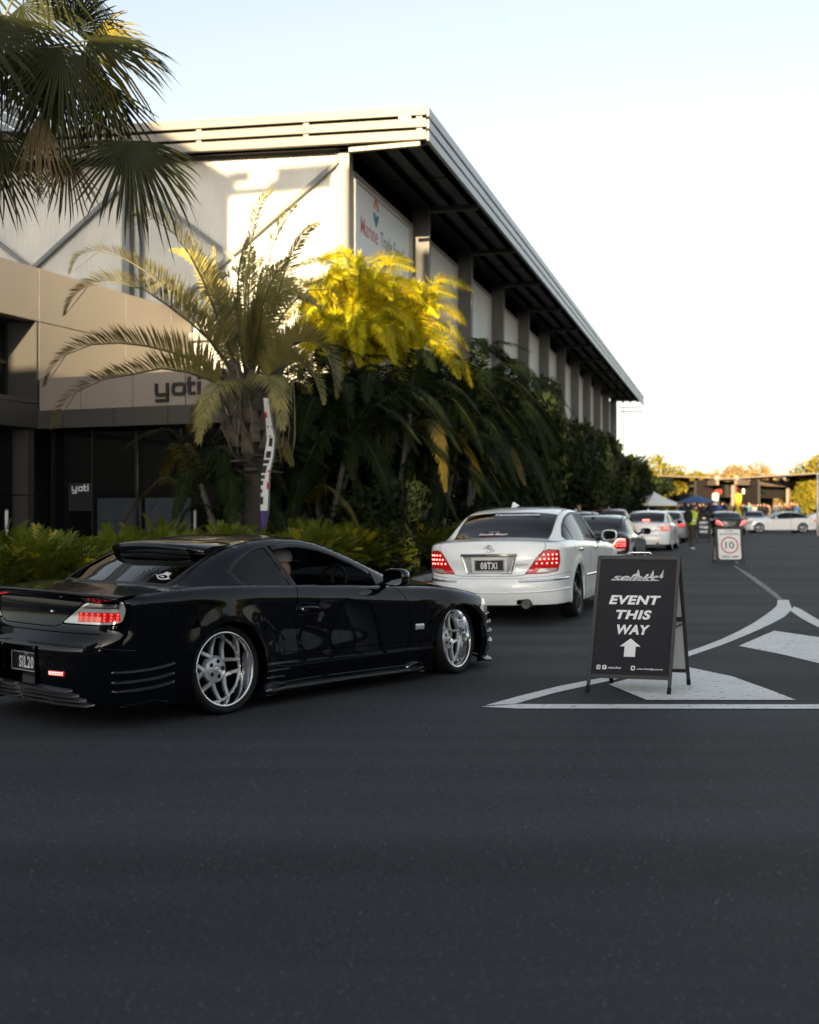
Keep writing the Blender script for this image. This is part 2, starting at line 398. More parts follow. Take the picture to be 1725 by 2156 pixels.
    def P(s, S, Z, off=0.0):
        p = np.array([float(q) for q in s.pos(S, Z)]); return Vector(p+s.normal(S, Z)*off)
def ribbon(mb, fn, pts, w, h, mi=0, mirror=False, taper=True, sink=0.006):
    """raised bar following a surface; pts in its coordinates, w across, h proud of it"""
    if len(pts) < 16: pts = smooth_line(pts, 18)
    p = np.array(pts, float); t = np.gradient(p, axis=0); t /= np.linalg.norm(t, axis=1)[:,None]+1e-9; n = np.stack([-t[:,1], t[:,0]], 1)*w/2
    k = len(p); prof = [(1, -sink), (1, 0.55*h), (0.35, h), (-0.35, h), (-1, 0.55*h), (-1, -sink)]; rings = []
    for a, b in prof:
        q = p+n*a; N = surf_norm(fn, p[:,0], p[:,1]); hh = np.full(k, b)
        if taper and b > 0: hh[0] = hh[-1] = b*0.2
        rings.append(np.stack(fn(q[:,0], q[:,1]), 1)+N*hh[:,None])
    m = len(prof); vs = [rings[j][i] for i in range(k) for j in range(m)]
    fs = [(i*m+j, i*m+j+1, (i+1)*m+j+1, (i+1)*m+j) for i in range(k-1) for j in range(m-1)]+[tuple(range(m))[::-1], tuple((k-1)*m+j for j in range(m))]
    mb.add(vs, [f[::-1] for f in fs])
    if mirror: mb.add([(v[0], -v[1], v[2]) for v in vs], fs)
    return mb
def shell(root, body, h, paint, side=(), cap=(), gs=(), rf=(), mats={}, names={}, offs={}, skip=()):
    """meshes every region of a body; left and right pieces of a label are separate parts except the plain shell"""
    def run(outer, regs, fn, both):
        res = cdt_regions(outer, regs, h)
        for lab, (V, T) in res.items():
            if lab in skip: continue
            p = patch_arrays(fn, V, T, offs.get(lab, -0.004 if lab == 'gap' else 0.0)); yield lab, p, both
    shellp = []; gaps = []; out = {}
    jobs = [(body.outer(), side, body.pos, True), (body.deck_outer(), cap, body.deck, False), (body.gside_outer(), gs, body.gside, True), (body.roof_outer(), rf, body.roof, False)]
    for outer, regs, fn, both in jobs:
        for lab, p, b in run(outer, regs, fn, both):
            tgt = shellp if lab == 'base' else gaps if lab == 'gap' else None
            if tgt is not None:
                tgt.append(p)
                if b: tgt.append(flip(p))
            else:
                nm = names.get(lab, lab)
                for q in ([p, flip(p)] if b else [p]):
                    out.setdefault(lab, []).append(link(nm, skin_mesh(nm, [q]), mats.get(lab, paint), root))
    out['body'] = [link('body', skin_mesh('body', shellp), paint, root)]
    if gaps: out['gap'] = [link('shut_line', skin_mesh('shut_line', gaps), M['gap'], root)]; out['gap'][0]['kind'] = 'stuff'
    return out
def liner(mb, xw, zw, rx, rz, y0, y1, sides=(1, -1)):
    """dark wheel housing, both sides"""
    for sgn in sides:
        n = 20; vs = []; A = np.linspace(-0.25, math.pi+0.25, n)
        for a in A: vs += [(xw+rx*1.02*math.cos(a), sgn*y0, zw+rz*1.02*math.sin(a)), (xw+rx*1.02*math.cos(a), sgn*y1, zw+rz*1.02*math.sin(a))]
        mb.add(vs, [(2*i, 2*i+1, 2*i+3, 2*i+2) for i in range(n-1)])
        mb.add([(xw, sgn*y1, zw)]+[(xw+rx*1.02*math.cos(a), sgn*y1, zw+rz*1.02*math.sin(a)) for a in A], [(0, i+1, i+2) for i in range(n-1)])
def lip(root, body, paint, d=0.035):
    """returned flange round the wheel openings and along the sill"""
    lo = body.lower(); S = np.array([p[0] for p in lo]); Z = np.array([p[1] for p in lo]); N = surf_norm(body.pos, S, Z+0.004)
    P = np.stack(body.pos(S, Z), 1); Q = P-N*d; mb = MB(); k = len(P)
    vs = [p for a in zip(P, Q) for p in a]; fs = [(2*i, 2*i+2, 2*i+3, 2*i+1) for i in range(k-1)]
    mb.add(vs, fs, 0, True); mb.add([(v[0], -v[1], v[2]) for v in vs], [f[::-1] for f in fs], 0, True); return mb.build('body_edge', paint, root)
# ---------------------------------------------------------------- wheels
def wheel(root, loc, r_t, r_r, wdt, style, rim_m, lip_m, side=-1, camber=0.0, steer=0.0, depth=0.09, name='wheel', caliper=False):
    """side -1: outer face towards -y"""
    w = empty(name, loc, (camber*side, 0, steer)); w.parent = root
    o = side; hw = wdt/2; T = MB()
    prof = [(r_r*0.985, hw*0.86), (r_r+0.004, hw*0.98), (r_r+(r_t-r_r)*0.55, hw*1.03), (r_t*0.982, hw*0.93), (r_t, hw*0.72), (r_t, -hw*0.72), (r_t*0.982, -hw*0.93), (r_r, -hw*0.95)]
    T.lathe([(a, b*o) for a, b in prof], 56); ty = T.build('tyre', M['rubber'], w, fix=True)
    # tread grooves
    G = MB()
    for q in (-0.45, -0.15, 0.15, 0.45): G.lathe([(r_t+0.0008, hw*q-0.004), (r_t+0.0008, hw*q+0.004)], 48)
    G.build('tread_groove', M['gap'], w)['kind'] = 'stuff'
    f = hw*0.9; L = MB()
    L.lathe([(r_r*0.93, o*(f-0.004)), (r_r*0.985, o*(f+0.004)), (r_r*1.0, o*(f-0.002)), (r_r*0.97, o*(f-0.016))], 56)
    L.lathe([(r_r*0.93, o*(f-0.004)), (r_r*0.90, o*(f-0.03)), (r_r*0.88, o*(f-depth)), (r_r*0.84, o*(f-depth-0.02)), (r_r*0.83, -o*hw*0.9)], 56)
    L.build('rim_barrel', lip_m, w, fix=True)
    D = MB(); D.lathe([(0.0, o*(f-depth-0.07)), (r_r*0.66, o*(f-depth-0.07)), (r_r*0.66, o*(f-depth-0.09))], 40); D.build('brake_disc', M['steel'], w)
    B = MB(); B.lathe([(0.0, -o*hw*0.55), (r_r*0.85, -o*hw*0.55)], 32); B.build('wheel_back', M['gap'], w)
    fs = f-depth; R0 = r_r*(0.42 if style == 'split5' else 0.30); R1 = r_r*0.865
    def bar(a0, a1, w0, w1, h0, h1, thick=0.03):
        """tapered spoke between hub angle a0 and rim angle a1"""
        m = MB(); p0 = Vector((R0*0.85*math.cos(a0), 0, R0*0.85*math.sin(a0))); p1 = Vector((R1*math.cos(a1), 0, R1*math.sin(a1)))
        d = (p1-p0).normalized(); sd = Vector((-d.z, 0, d.x)); n = 6; ring = []
        for i in range(n+1):
            t = i/n; c = p0.lerp(p1, t); ww = w0+(w1-w0)*t; y = o*(fs+h0+(h1-h0)*t - 0.012*math.sin(t*math.pi))
            ring += [c+sd*ww*0.5+Vector((0,y-o*thick,0)), c+sd*ww*0.5+Vector((0,y-o*0.006,0)), c+sd*ww*0.33+Vector((0,y,0)), c-sd*ww*0.33+Vector((0,y,0)), c-sd*ww*0.5+Vector((0,y-o*0.006,0)), c-sd*ww*0.5+Vector((0,y-o*thick,0))]
        m.add(ring, [(i*6+j, i*6+(j+1)%6, (i+1)*6+(j+1)%6, (i+1)*6+j) for i in range(n) for j in range(6)]); return m
    if style == 'split5':          # five spokes, each opening into a pair, with bolts on the lip
        for k in range(5):
            a = math.pi/2+k*2*math.pi/5+0.35; da = 0.46
            m = bar(a, a+da, 0.030, 0.022, 0.012, 0.002); m2 = bar(a, a-da, 0.030, 0.022, 0.012, 0.002); m.add(m2.v, m2.f); m.build('spoke', rim_m, w, fix=True)
        n_b = 30
        Bt = MB()
        for k in range(n_b):
            a = 2*math.pi*k/n_b; Bt.ball((r_r*0.855*math.cos(a), o*(fs+0.004), r_r*0.855*math.sin(a)), (0.005,0.006,0.005), 6, 4)
        Bt.build('rim_bolts', M['polished'], w)['kind'] = 'stuff'
        Hb = MB(); Hb.lathe([(0.0, o*(fs+0.022)), (r_r*0.28, o*(fs+0.020)), (r_r*0.36, o*(fs+0.006)), (r_r*0.37, o*(fs-0.03))], 30); Hb.build('hub', rim_m, w, fix=True)
        Rg = MB(); Rg.lathe([(R1*0.97, o*(fs-0.012)), (R1*0.985, o*(fs+0.004)), (R1*1.03, o*(fs+0.002)), (R1*1.04, o*(fs-0.02))], 48); Rg.build('spoke_ring', rim_m, w, fix=True)
    else:
        ns = style
        for k in range(ns): bar(math.pi/2+k*2*math.pi/ns, math.pi/2+k*2*math.pi/ns, 0.07 if ns < 7 else 0.045, 0.05 if ns < 7 else 0.03, 0.02, 0.01).build('spoke', rim_m, w, fix=True)
        Hb = MB(); Hb.lathe([(0.0, o*(fs+0.035)), (R0*0.5, o*(fs+0.034)), (R0, o*(fs+0.02)), (R0*1.0, o*(fs-0.03))], 24); Hb.build('hub', rim_m, w, fix=True)
    RL = 0.21*r_r
    for k in range(5):
        a = 2*math.pi*k/5+0.35+math.pi/2+math.pi/5; n = MB(); n.lathe([(0.0, o*(fs+0.028)), (0.010, o*(fs+0.027)), (0.0115, o*(fs+0.005))], 6, c=(RL*math.cos(a), 0, RL*math.sin(a)), smooth=False); n.build('lug_nut', M['black_metal'], w)
        hl = MB(); hl.lathe([(0.0, o*(fs+0.0232)), (0.015, o*(fs+0.0228))], 12, c=(RL*math.cos(a), 0, RL*math.sin(a))); hl.build('lug_recess', M['gap'], w)
    C = MB(); C.lathe([(0.0, o*(fs+0.036)), (r_r*0.10, o*(fs+0.035)), (r_r*0.115, o*(fs+0.02))], 24); C.build('centre_cap', rim_m, w)
    return w
def mirror_part(root, c, size, paint, side=-1, yaw=0.0):
    mb = MB(); n = 14; m = 8; sx, sy, sz = size
    # rounded housing, flat at the back where the glass sits
    vs = []; prof = [(0.0, 0.90), (0.12, 0.98), (0.35, 1.0), (0.6, 0.92), (0.82, 0.66), (0.95, 0.32), (1.0, 0.02)]
    for t, k in prof:
        for i in range(n):
            a = 2*math.pi*i/n; cy = math.copysign(abs(math.cos(a))**0.65, math.cos(a)); cz = math.copysign(abs(math.sin(a))**0.65, math.sin(a))
            vs.append((sx*(t-0.5), sy/2*k*cy, sz/2*k*cz))
    fs = [(i*n+j, i*n+(j+1)%n, (i+1)*n+(j+1)%n, (i+1)*n+j) for i in range(len(prof)-1) for j in range(n)]+[tuple(range(n))]
    mb.add(vs, fs, 0, True); o = mb.build('mirror', paint, root, fix=True); o.location = c; o.rotation_euler = (0, 0, yaw)
    g = MB(); g.add([(sx*-0.505, v[1]*0.9, v[2]*0.9) for v in vs[:n]], [tuple(range(n))]); g.build('mirror_glass', M['mirror'], o)
    st = MB(); st.tube([(sx*0.1, -side*sy*0.3, -sz*0.2), (sx*0.25, -side*sy*0.85, -sz*0.45)], [0.03, 0.022], 8); st.build('mirror_stalk', M['trim'], o); return o
M['mirror'] = mat('mirror', (0.6,0.62,0.64), 0.02, metal=1.0)
def plate(root, c, right, up, txt, w=0.372, h=0.107, sub=None, m='plate_black', lm='letter_white', size=0.098, xs=0.62):
    r = Vector(right).normalized(); u = Vector(up).normalized(); n = r.cross(u); c = Vector(c); mb = MB()
    mb.frame_box(c-r*w/2-u*h/2-n*0.003, r*w, u*h, n*0.006); p = mb.build('number_plate', M[m], root)
    letter('plate_letters', txt, c+n*0.0042-u*h*0.06, r, u, size, M[lm], p, xs=xs, off=0.022*size, ext=0.0006, space=1.16)
    if sub: letter('plate_letters', sub, c+n*0.0042+u*h*0.38, r, u, 0.016, M[lm], p, ext=0.0004, space=1.3)
    if m == 'plate_black':
        b = MB(); t = 0.003
        for a, q in (((-w/2+.006, h/2-.007), (w-.012, t)), ((-w/2+.006, -h/2+.004), (w-.012, t))): b.frame_box(c+r*a[0]+u*a[1]+n*0.0031, r*q[0], u*q[1], n*0.0008)
        for x in (-w/2+.006, w/2-.009): b.frame_box(c+r*x-u*(h/2-.008)+n*0.0031, r*t, u*(h-.016), n*0.0008)
        b.build('plate_border', M[lm], p)
    return p
def seat(root, x, y, z, m):
    s = MB(); s.box((x, y, z+0.10), (0.50, 0.50, 0.16)); s.box((x-0.28, y, z+0.42), (0.14, 0.50, 0.60), Matrix.Rotation(math.radians(-14), 3, 'Y'))
    s.box((x-0.36, y, z+0.76), (0.10, 0.26, 0.16), Matrix.Rotation(math.radians(-10), 3, 'Y')); o = s.build('seat', m, root); bevel(o, 0.04, 3); return o
def half(mb): return [(a, -b, c) for a, b, c in mb.v], [f[::-1] for f in mb.f]
def pair(name, fn, m, root, kind=None):
    """one part each side: fn(mb) builds the near-side piece"""
    mb = MB(); fn(mb); a = mb.build(name, m, root); v, f = half(mb); m2 = MB(); m2.add(v, f); m2.sm = list(mb.sm); b = m2.build(name, m, root)
    if kind: a['kind'] = kind; b['kind'] = kind
    return a, b
# ================================================================ the black coupe
def make_coupe(loc, head):
    root = empty('coupe', loc, (0, 0, head), 'low glossy black two door coupe with rear spoilers and wide silver wheels', 'car')
    zc_ = curve((-1.1,.79),(-.3,.785),(.5,.745),(1.2,.695),(1.9,.640),(2.5,.60),(3.2,.52))
    zedge = curve((-1.1,.832),(-.6,.858),(-.3,.876),(.3,.872),(.67,.856),(1.2,.826),(1.62,.798),(2.0,.775),(2.4,.748),(2.7,.700),(2.95,.645),(3.2,.560))
    zmid = curve((-1.1,.848),(-.6,.875),(-.3,.895),(.3,.90),(1.2,.88),(1.95,.85),(2.2,.835),(2.6,.775),(3.0,.675),(3.3,.565))
    Yb = curve((-1.1,.785),(-.6,.842),(0,.862),(.6,.842),(1.3,.832),(2.0,.842),(2.5,.862),(2.9,.845),(3.3,.76))
    def prof(X, Z):
        zc = zc_(X); zt = zedge(X); up = np.maximum(Z-zc, 0); dn = np.maximum(zc-Z, 0)
        return 0.36*up**2/np.maximum(zt-zc, 0.05)+0.075*dn**2-0.012*np.exp(-((Z-.25)/.10)**2)*np.clip((X+.1)/.2, 0, 1)
    def sill(s):
        s = np.asarray(s, float); return np.where(s < -0.3, 0.15-0.02*np.clip((s+.9)/.3, 0, 1), np.where(s > 2.85, 0.085, 0.075))+0*s
    xr = curve((.10,-1.00),(.17,-1.045),(.24,-1.065),(.42,-1.085),(.53,-1.082),(.575,-1.055),(.62,-1.015),(.68,-.995),(.80,-.985),(.9,-.97))
    xf = curve((.05,3.34),(.2,3.36),(.4,3.36),(.55,3.30),(.65,3.2))
    B = Body(Yb=Yb, prof=prof, zlow=sill, xr=xr, xf=xf, xr0=-1.05, xf0=3.36, rcr=.40, rcf=.55, nr=2.7, nf=2.5, roll=.035, rollk=1.0,
             arches=[(-.01,.295,.335,.345,.022,.10),(2.535,.25,.375,.345,.022,.10)],
             zdeck=lambda x, y: zedge(x)+(zmid(x)-zedge(x))*(1-np.clip(y/.80, 0, 1)**2.2),
             zbelt=lambda x: zedge(x)-0.004, Yg=curve((-.5,.60),(-.34,.705),(0,.775),(.5,.783),(1.2,.77),(1.6,.752),(2.0,.70)),
             Ye=curve((-.5,.56),(-.34,.63),(0,.615),(.5,.588),(1.0,.590),(1.5,.635),(2.0,.695)),
             ze=curve((-.5,.845),(-.36,.872),(-.15,.975),(0,1.045),(.25,1.132),(.5,1.172),(.75,1.180),(1.05,1.150),(1.35,1.055),(1.6,.955),(1.85,.845),(2.02,.775)),
             zc=curve((-.62,.80),(-.5,.865),(-.3,.955),(0,1.085),(.2,1.155),(.4,1.188),(.65,1.206),(.9,1.200),(1.15,1.172),(1.4,1.100),(1.7,.985),(2.0,.855),(2.15,.79)),
             rpow=2.6, groll=.045, gx0=-.36, gx1=1.99, bow0=.12, bow1=.12)
    sy = lambda y: B.s_of_y(y)
    G = lambda pts, w=.006: ('gap', strip(smooth_line(pts, 30) if len(pts) > 2 else pts, w))
    # tail lamp outline on the wall (perimeter coordinate, height)
    tl = round_poly([(sy(.385),.672), (sy(.445),.712), (sy(.56),.795), (sy(.64),.818), (sy(.74),.822), (-.855,.815), (-.832,.76), (-.855,.685), (sy(.74),.668)], .02)
    tlr = [(sy(.52),.682), (sy(.52),.742), (sy(.72),.744), (-.872,.744), (-.868,.69), (sy(.70),.682)]
    tlu = [(sy(.55),.768), (sy(.61),.803), (sy(.72),.806), (-.880,.800), (-.875,.766)]
    fuel = round_poly([(-.487,.772), (-.300,.768), (-.288,.622), (-.470,.626)], .03, 4)
    door = smooth_line([(.672,.90),(.655,.80),(.632,.70),(.628,.58),(.648,.44),(.668,.36),(.700,.255),(.745,.222)], 24)+[(1.2,.212),(1.76,.206)]+smooth_line([(1.80,.215),(1.855,.27),(1.905,.36),(1.915,.50),(1.895,.62),(1.83,.72),(1.745,.80)], 20)+[(1.70,.90)]
    skirt = [(.36,.385),(.66,.372),(1.3,.350),(1.92,.330),(2.12,.322)]
    side = [('door', door+[(1.2,.95)]), G([(-.48,.445),(-.40,.440),(-.335,.430)], .005), ('gap', strip(smooth_line(skirt, 20), .005)),
            ('gap', strip(door, .007))]
    side += [('gap', q) for q in closed_strip(fuel, .005)]+[('fuel_flap', round_poly([(-.482,.768), (-.304,.764), (-.292,.627), (-.466,.631)], .03, 4))]
    side += [('tail_gap', round_poly([(sy(.365),.662), (sy(.43),.716), (sy(.55),.806), (sy(.64),.829), (sy(.74),.832), (-.845,.824), (-.818,.76), (-.843,.675), (sy(.74),.658)], .02)), ('tail_light', tl), ('tail_upper', tlu), ('tail_red', tlr)]
    side += [G([(sy(.70),.610),(sy(.40),.612),(sy(.12),.612),(B.smin,.612)], .006), ('gap', [(sy(.37),.655),(sy(.30),.640),(B.smin,.640),(B.smin,.646),(sy(.30),.646),(sy(.365),.662)])]
    side += [('recess', [(B.smin,.275),(B.smin,.515),(sy(.19),.515),(sy(.215),.47),(sy(.215),.275)])]
    side += [G([(1.745,.80),(1.80,.788),(2.05,.775),(2.45,.735),(2.75,.68),(2.9,.63)], .005)]          # bonnet edge
    side += [G([(2.86,.505),(2.95,.500),(3.1,.49)], .006)]
    side += [('headlight', round_poly([(2.80,.555),(2.93,.638),(3.10,.575),(B.s_of_y(.45,False),.535),(B.s_of_y(.42,False),.480),(3.08,.500),(2.87,.508)], .02))]
    cap = [('bonnet', [(x, y) for x, y in [(2.02,.66),(2.4,.70),(2.8,.66),(3.05,.56),(3.2,.40),(3.2,-.40),(3.05,-.56),(2.8,-.66),(2.4,-.70),(2.02,-.66)]])]
    cap += [('gap', strip(smooth_line([(3.2,.40),(3.05,.56),(2.8,.66),(2.4,.70),(2.02,.66)], 16), .006)), ('gap', strip(smooth_line([(3.2,-.40),(3.05,-.56),(2.8,-.66),(2.4,-.70),(2.02,-.66)], 16), .006)),
            ('gap', strip(smooth_line([(-.92,.70),(-.60,.66),(-.42,.62)], 10), .005)), ('gap', strip(smooth_line([(-.92,-.70),(-.60,-.66),(-.42,-.62)], 10), .005)), ('cowl', [(1.92,-.66),(2.04,-.64),(2.10,0),(2.04,.64),(1.92,.66)])]
    arc = smooth_line([(.545,1.132),(.75,1.146),(1.04,1.112),(1.34,1.012),(1.60,.892),(1.665,.815)], 24)
    dglass = [(.69,.845)]+arc+[(1.66,.78)]
    qglass = smooth_line([(.118,.968),(.16,.905),(.215,.873),(.30,.860)], 10)+[(.630,.845)]+smooth_line([(.512,1.124),(.44,1.114),(.30,1.066),(.19,1.012),(.118,.968)], 12)[:-1]
    qtrim = smooth_line([(.088,.970),(.135,.898),(.20,.858),(.30,.846)], 10)+[(.64,.83)]+smooth_line([(.52,1.142),(.44,1.132),(.29,1.083),(.17,1.025),(.088,.970)], 12)[:-1]
    dtrim = [(.67,.83)]+smooth_line([(.528,1.148),(.75,1.163),(1.045,1.130),(1.35,1.030),(1.63,.905),(1.76,.815)], 24)+[(1.76,.76)]
    gs = [('window_trim', dtrim), ('window_trim', qtrim), ('door_window', dglass), ('quarter_window', qglass), ('sail_panel', [(1.60,.75),(1.585,.905),(1.665,.862),(1.745,.80),(1.745,.75)])]
    ye = lambda x: float(B.Ye(x))
    ws = [(x, ye(x)-.055) for x in np.linspace(1.13,1.97,12)]+[(2.03,.35),(2.06,0),(2.03,-.35)]+[(x, -ye(x)+.055) for x in np.linspace(1.97,1.13,12)]+[(1.16,0)]
    wt = [(x, ye(x)-.035) for x in np.linspace(1.11,1.985,12)]+[(2.05,.35),(2.08,0),(2.05,-.35)]+[(x, -ye(x)+.035) for x in np.linspace(1.985,1.11,12)]+[(1.14,0)]
    rw = [(x, ye(x)-.06) for x in np.linspace(.11,-.33,8)]+[(-.40,.35),(-.43,0),(-.40,-.35)]+[(x, -ye(x)+.06) for x in np.linspace(-.33,.11,8)]
    rt = [(x, ye(x)-.03) for x in np.linspace(.13,-.345,8)]+[(-.43,.35),(-.46,0),(-.43,-.35)]+[(x, -ye(x)+.03) for x in np.linspace(-.345,.13,8)]
    rf = [('windscreen_trim', wt), ('windscreen', ws), ('rear_window_trim', rt), ('rear_window', rw)]
    T = M['trim']
    parts = shell(root, B, .026, M['black_paint'], side, cap, gs, rf,
          mats=dict(tail_gap=M['gap'], tail_light=M['lens_clear'], tail_upper=M['lens_smoke'], tail_red=M['lens_red'], headlight=M['lens_clear'], cowl=T, window_trim=T,
                    door_window=M['pane_clear'], quarter_window=M['pane_tint'], sail_panel=T, windscreen_trim=T, windscreen=M['pane_clear'], rear_window_trim=T, rear_window=M['pane_tint']),
          names=dict(tail_gap='tail_light_seal', tail_upper='reversing_lens', tail_red='brake_lens', sail_panel='mirror_panel', windscreen_trim='windscreen_seal', rear_window_trim='rear_window_seal'),
          offs=dict(door_window=-.012, quarter_window=-.006, windscreen=-.004, rear_window=-.004, tail_light=.001, tail_gap=-.004, tail_red=.002, tail_upper=.002), skip=('recess', 'door_window'))
    lip(root, B, M['black_paint'])
    # the driver's side door glass is wound down; the far one is up
    # tail lamp diodes
    for sgn in (1, -1):
        mb = MB()
        for i in range(7):
            for j in range(3):
                s = sy(.54)+(-.885-sy(.54))*i/6; p = B.P(s, .695+j*.019, .001); mb.ball((p.x, p.y*sgn, p.z), (.0075,.009,.0065), 6, 4)
        mb.build('brake_diodes', M['led_red'], root)['kind'] = 'stuff'
        mb = MB()
        for i in range(9):
            for j in range(2): p = B.P(sy(.375+i*.0145), .350+j*.011, .004); mb.ball((p.x, p.y*sgn, p.z), (.005,.0075,.005), 6, 4)
        mb.build('fog_diodes', M['led_hot'], root)['kind'] = 'stuff'
        mb = MB(); ribbon(mb, B.pos, [(sy(.365),.3555),(sy(.44),.3555),(sy(.508),.3555)], .032, .006, taper=False)
        if sgn < 0: mb.v = [(a, b, c) for a, b, c in mb.v]
        else: mb.v = [(a, -b, c) for a, b, c in mb.v]; mb.f = [f[::-1] for f in mb.f]
        mb.build('fog_light', M['lens_red'], root)
        mb = MB()
        for k in range(4): ribbon(mb, B.pos, [(sy(.575+.01*k),.779+k*.0075),(sy(.66),.780+k*.0075),(-.89,.778+k*.0075)], .002, .003)
        if sgn > 0: mb.v = [(a, -b, c) for a, b, c in mb.v]; mb.f = [f[::-1] for f in mb.f]
        mb.build('lens_rib', M['lens_clear'], root)['kind'] = 'stuff'
    # bumper and skirt fins
    def fin(pts, w=.014, h=.014, name='body_fin', n=10, m='black_paint'):
        pair(name, lambda mb: ribbon(mb, B.pos, pts, w, h), M[m], root)
    for z in (.382,.318,.262,): fin([(sy(.78),z-.012),(-.74,z-.010),(-.54,z+.004),(-.462,z+.018)], .012, .024, m='fin_sheen')
    for z in (.310,.262,.214): fin([(.335,z),(.50,z-.002),(.62-(.31-z),z-.004)], .008, .020, m='fin_sheen')
    for z in (.405,.325,.245): fin([(2.955,z),(3.06,z+.006),(3.17,z+.010)], .012, .024, m='fin_sheen')
    fin([(2.86,.49),(3.0,.487),(3.15,.482)], .012, .014)
    fin([(.40,.160),(.66,.164),(1.3,.156),(2.0,.142)], .010, .010)
    fin([(.345,.118),(.45,.132),(.62,.130),(1.3,.122),(2.08,.108)], .018, .055, 'skirt_blade', 16, 'fin_sheen')
    fin([(.36,.080),(1.2,.078),(2.1,.074)], .014, .022, 'skirt_blade', 14)
    for xa, xb in ((.37,.56),(1.88,2.06)):
        pair('skirt_vent_frame', lambda mb: ribbon(mb, B.pos, [(xa,.128),(xa+.03,.146),(xb-.02,.148),(xb,.134)], .006, .026), M['chrome'], root)
    fin([(sy(.80),.150),(-.76,.150),(-.56,.160),(-.50,.150)], .02, .02, 'rear_spat', 10)
    fin([(sy(.1),.540),(sy(.4),.536),(sy(.74),.520),(-.74,.500)], .012, .008, 'bumper_edge', 20)
    # ribbed lower valance
    for k, z in enumerate((.262,.232,.205,.178)):
        fin([(B.smin,z),(sy(.30),z-.004),(sy(.56+.045*k),z-.014)], .013, .034, 'valance_rib', 14, 'fin_sheen')
    # recess round the number plate
    mb = MB(); xb = -1.005
    mb.frame_box((xb,-.225,.27), (.004,0,0), (0,.45,0), (0,0,.25)); mb.frame_box((xb,-.225,.27), (-.09,0,0), (0,.004,0), (0,0,.25)); mb.frame_box((xb,.221,.27), (-.09,0,0), (0,.004,0), (0,0,.25))
    mb.frame_box((xb,-.22,.512), (-.09,0,0), (0,.44,0), (0,0,.004)); mb.frame_box((xb,-.22,.272), (-.09,0,0), (0,.44,0), (0,0,.004)); mb.build('plate_recess', M['black_paint'], root)
    plate(root, (xb-.012,0,.395), (0,-1,0), (0,0,1), 'SIL20', .372, .130, 'QLD', xs=.66, size=.105)
    # boot lock
    mb = MB(); mb.lathe([(0,-.012),(.010,-.011),(.014,-.004),(.014,0)], 16, 'y'); o = mb.build('boot_lock', M['chrome'], root); o.location = B.P(sy(.26),.735,.0); o.rotation_euler = (0,0,-math.pi/2)
    # duck-tail spoiler on the boot
    mb = MB(); Y = np.linspace(-.79,.79,33); ring = []
    for y in Y:
        k = abs(y)/.79; xe = -.985+.12*k**3.2; t = (1-k**5); zt = float(B.zdeck(xe+.06, abs(y))); xl = xe-.065*t+.0; zl = zt+.022*t-.012*k**4
        ring += [(xe+.16, y, float(B.zdeck(xe+.16, abs(y)))-.004), (xe+.10, y, float(B.zdeck(xe+.10, abs(y)))+.004*t), (xe+.03, y, zt+.012*t), (xl, y, zl), (xl-.004, y, zl-.010), (xl+.02, y, zl-.030*t-.004), (xe+.015, y, zt-.050)]
    mb.add(ring, [(i*7+j, i*7+j+1, (i+1)*7+j+1, (i+1)*7+j) for i in range(32) for j in range(6)], 0, True); mb.build('boot_spoiler', M['black_paint'], root, fix=True)
    # roof spoiler over the rear window
    mb = MB(); Y = np.linspace(-.54,.54,31); ring = []
    for y in Y:
        k = abs(y)/.54; d = .026*k**2; e = .07*k**4; p = [(.34,1.184+.012),(.20,1.182),(.06,1.176),(-.055+e,1.162),(-.085+e,1.150),(-.088+e,1.135),(-.072+e*1.3,1.052),(-.060+e*1.3,1.046),(-.02+e*.6,1.075),(.10,1.118),(.22,1.135)]
        for q, (x, z) in enumerate(p):
            zz = z-d-(.012*k**6 if q < 6 else 0); top = float(B.roof(x, min(abs(y), ye(x)*.985))[2])
            if q in (0, 10): zz = top-.006
            elif q == 1: zz = max(zz, top+.004)
            ring.append((x+.045*k**4, y, zz))
    m_ = 11; mb.add(ring, [(i*m_+j, i*m_+(j+1)%m_, (i+1)*m_+(j+1)%m_, (i+1)*m_+j) for i in range(30) for j in range(m_)], 0, True)
    mb.add([r for r in ring[:m_]], [tuple(range(m_))]); mb.add([r for r in ring[-m_:]], [tuple(range(m_))[::-1]]); mb.build('roof_spoiler', M['black_paint'], root, fix=True)
    # handle, indicator, mirrors
    for sgn in (1, -1):
        mb = MB(); ribbon(mb, B.pos, [(.655,.672),(.70,.676),(.80,.674),(.862,.664)], .036, .022); o = mb.build('door_handle', M['black_paint'], root)
        m2 = MB(); ribbon(m2, B.pos, smooth_line([(.632,.672),(.66,.715),(.76,.712),(.862,.694),(.882,.668),(.86,.643),(.75,.640),(.655,.640)], 24, True), .004, .004, taper=False); o2 = m2.build('handle_surround', M['trim'], root)
        m3 = MB(); ribbon(m3, B.pos, [(1.972,.448),(2.02,.447),(2.068,.446)], .046, .012, taper=False); o3 = m3.build('side_indicator', M['lens_clear'], root)
        m4 = MB(); p = B.P(.675, .675, .023); m4.ball(p, (.010,.006,.010), 8, 6); o4 = m4.build('key_lock', M['chrome'], root)
        if sgn < 0:
            for q in (o, o2, o3, o4): q.scale = (1,-1,1)
        mirror_part(root, (1.66, -sgn*.925, .868), (.15,.215,.145), M['black_paint'], -sgn, 0.12*sgn)
    # underside, wheel housings, cabin
    for sg in (1,-1):
        mb = MB(); liner(mb, -.01,.295,.345,.355,.84,.50,(sg,)); mb.build('wheel_housing', M['gap'], root); mb = MB(); liner(mb, 2.535,.25,.385,.355,.84,.46,(sg,)); mb.build('wheel_housing', M['gap'], root)
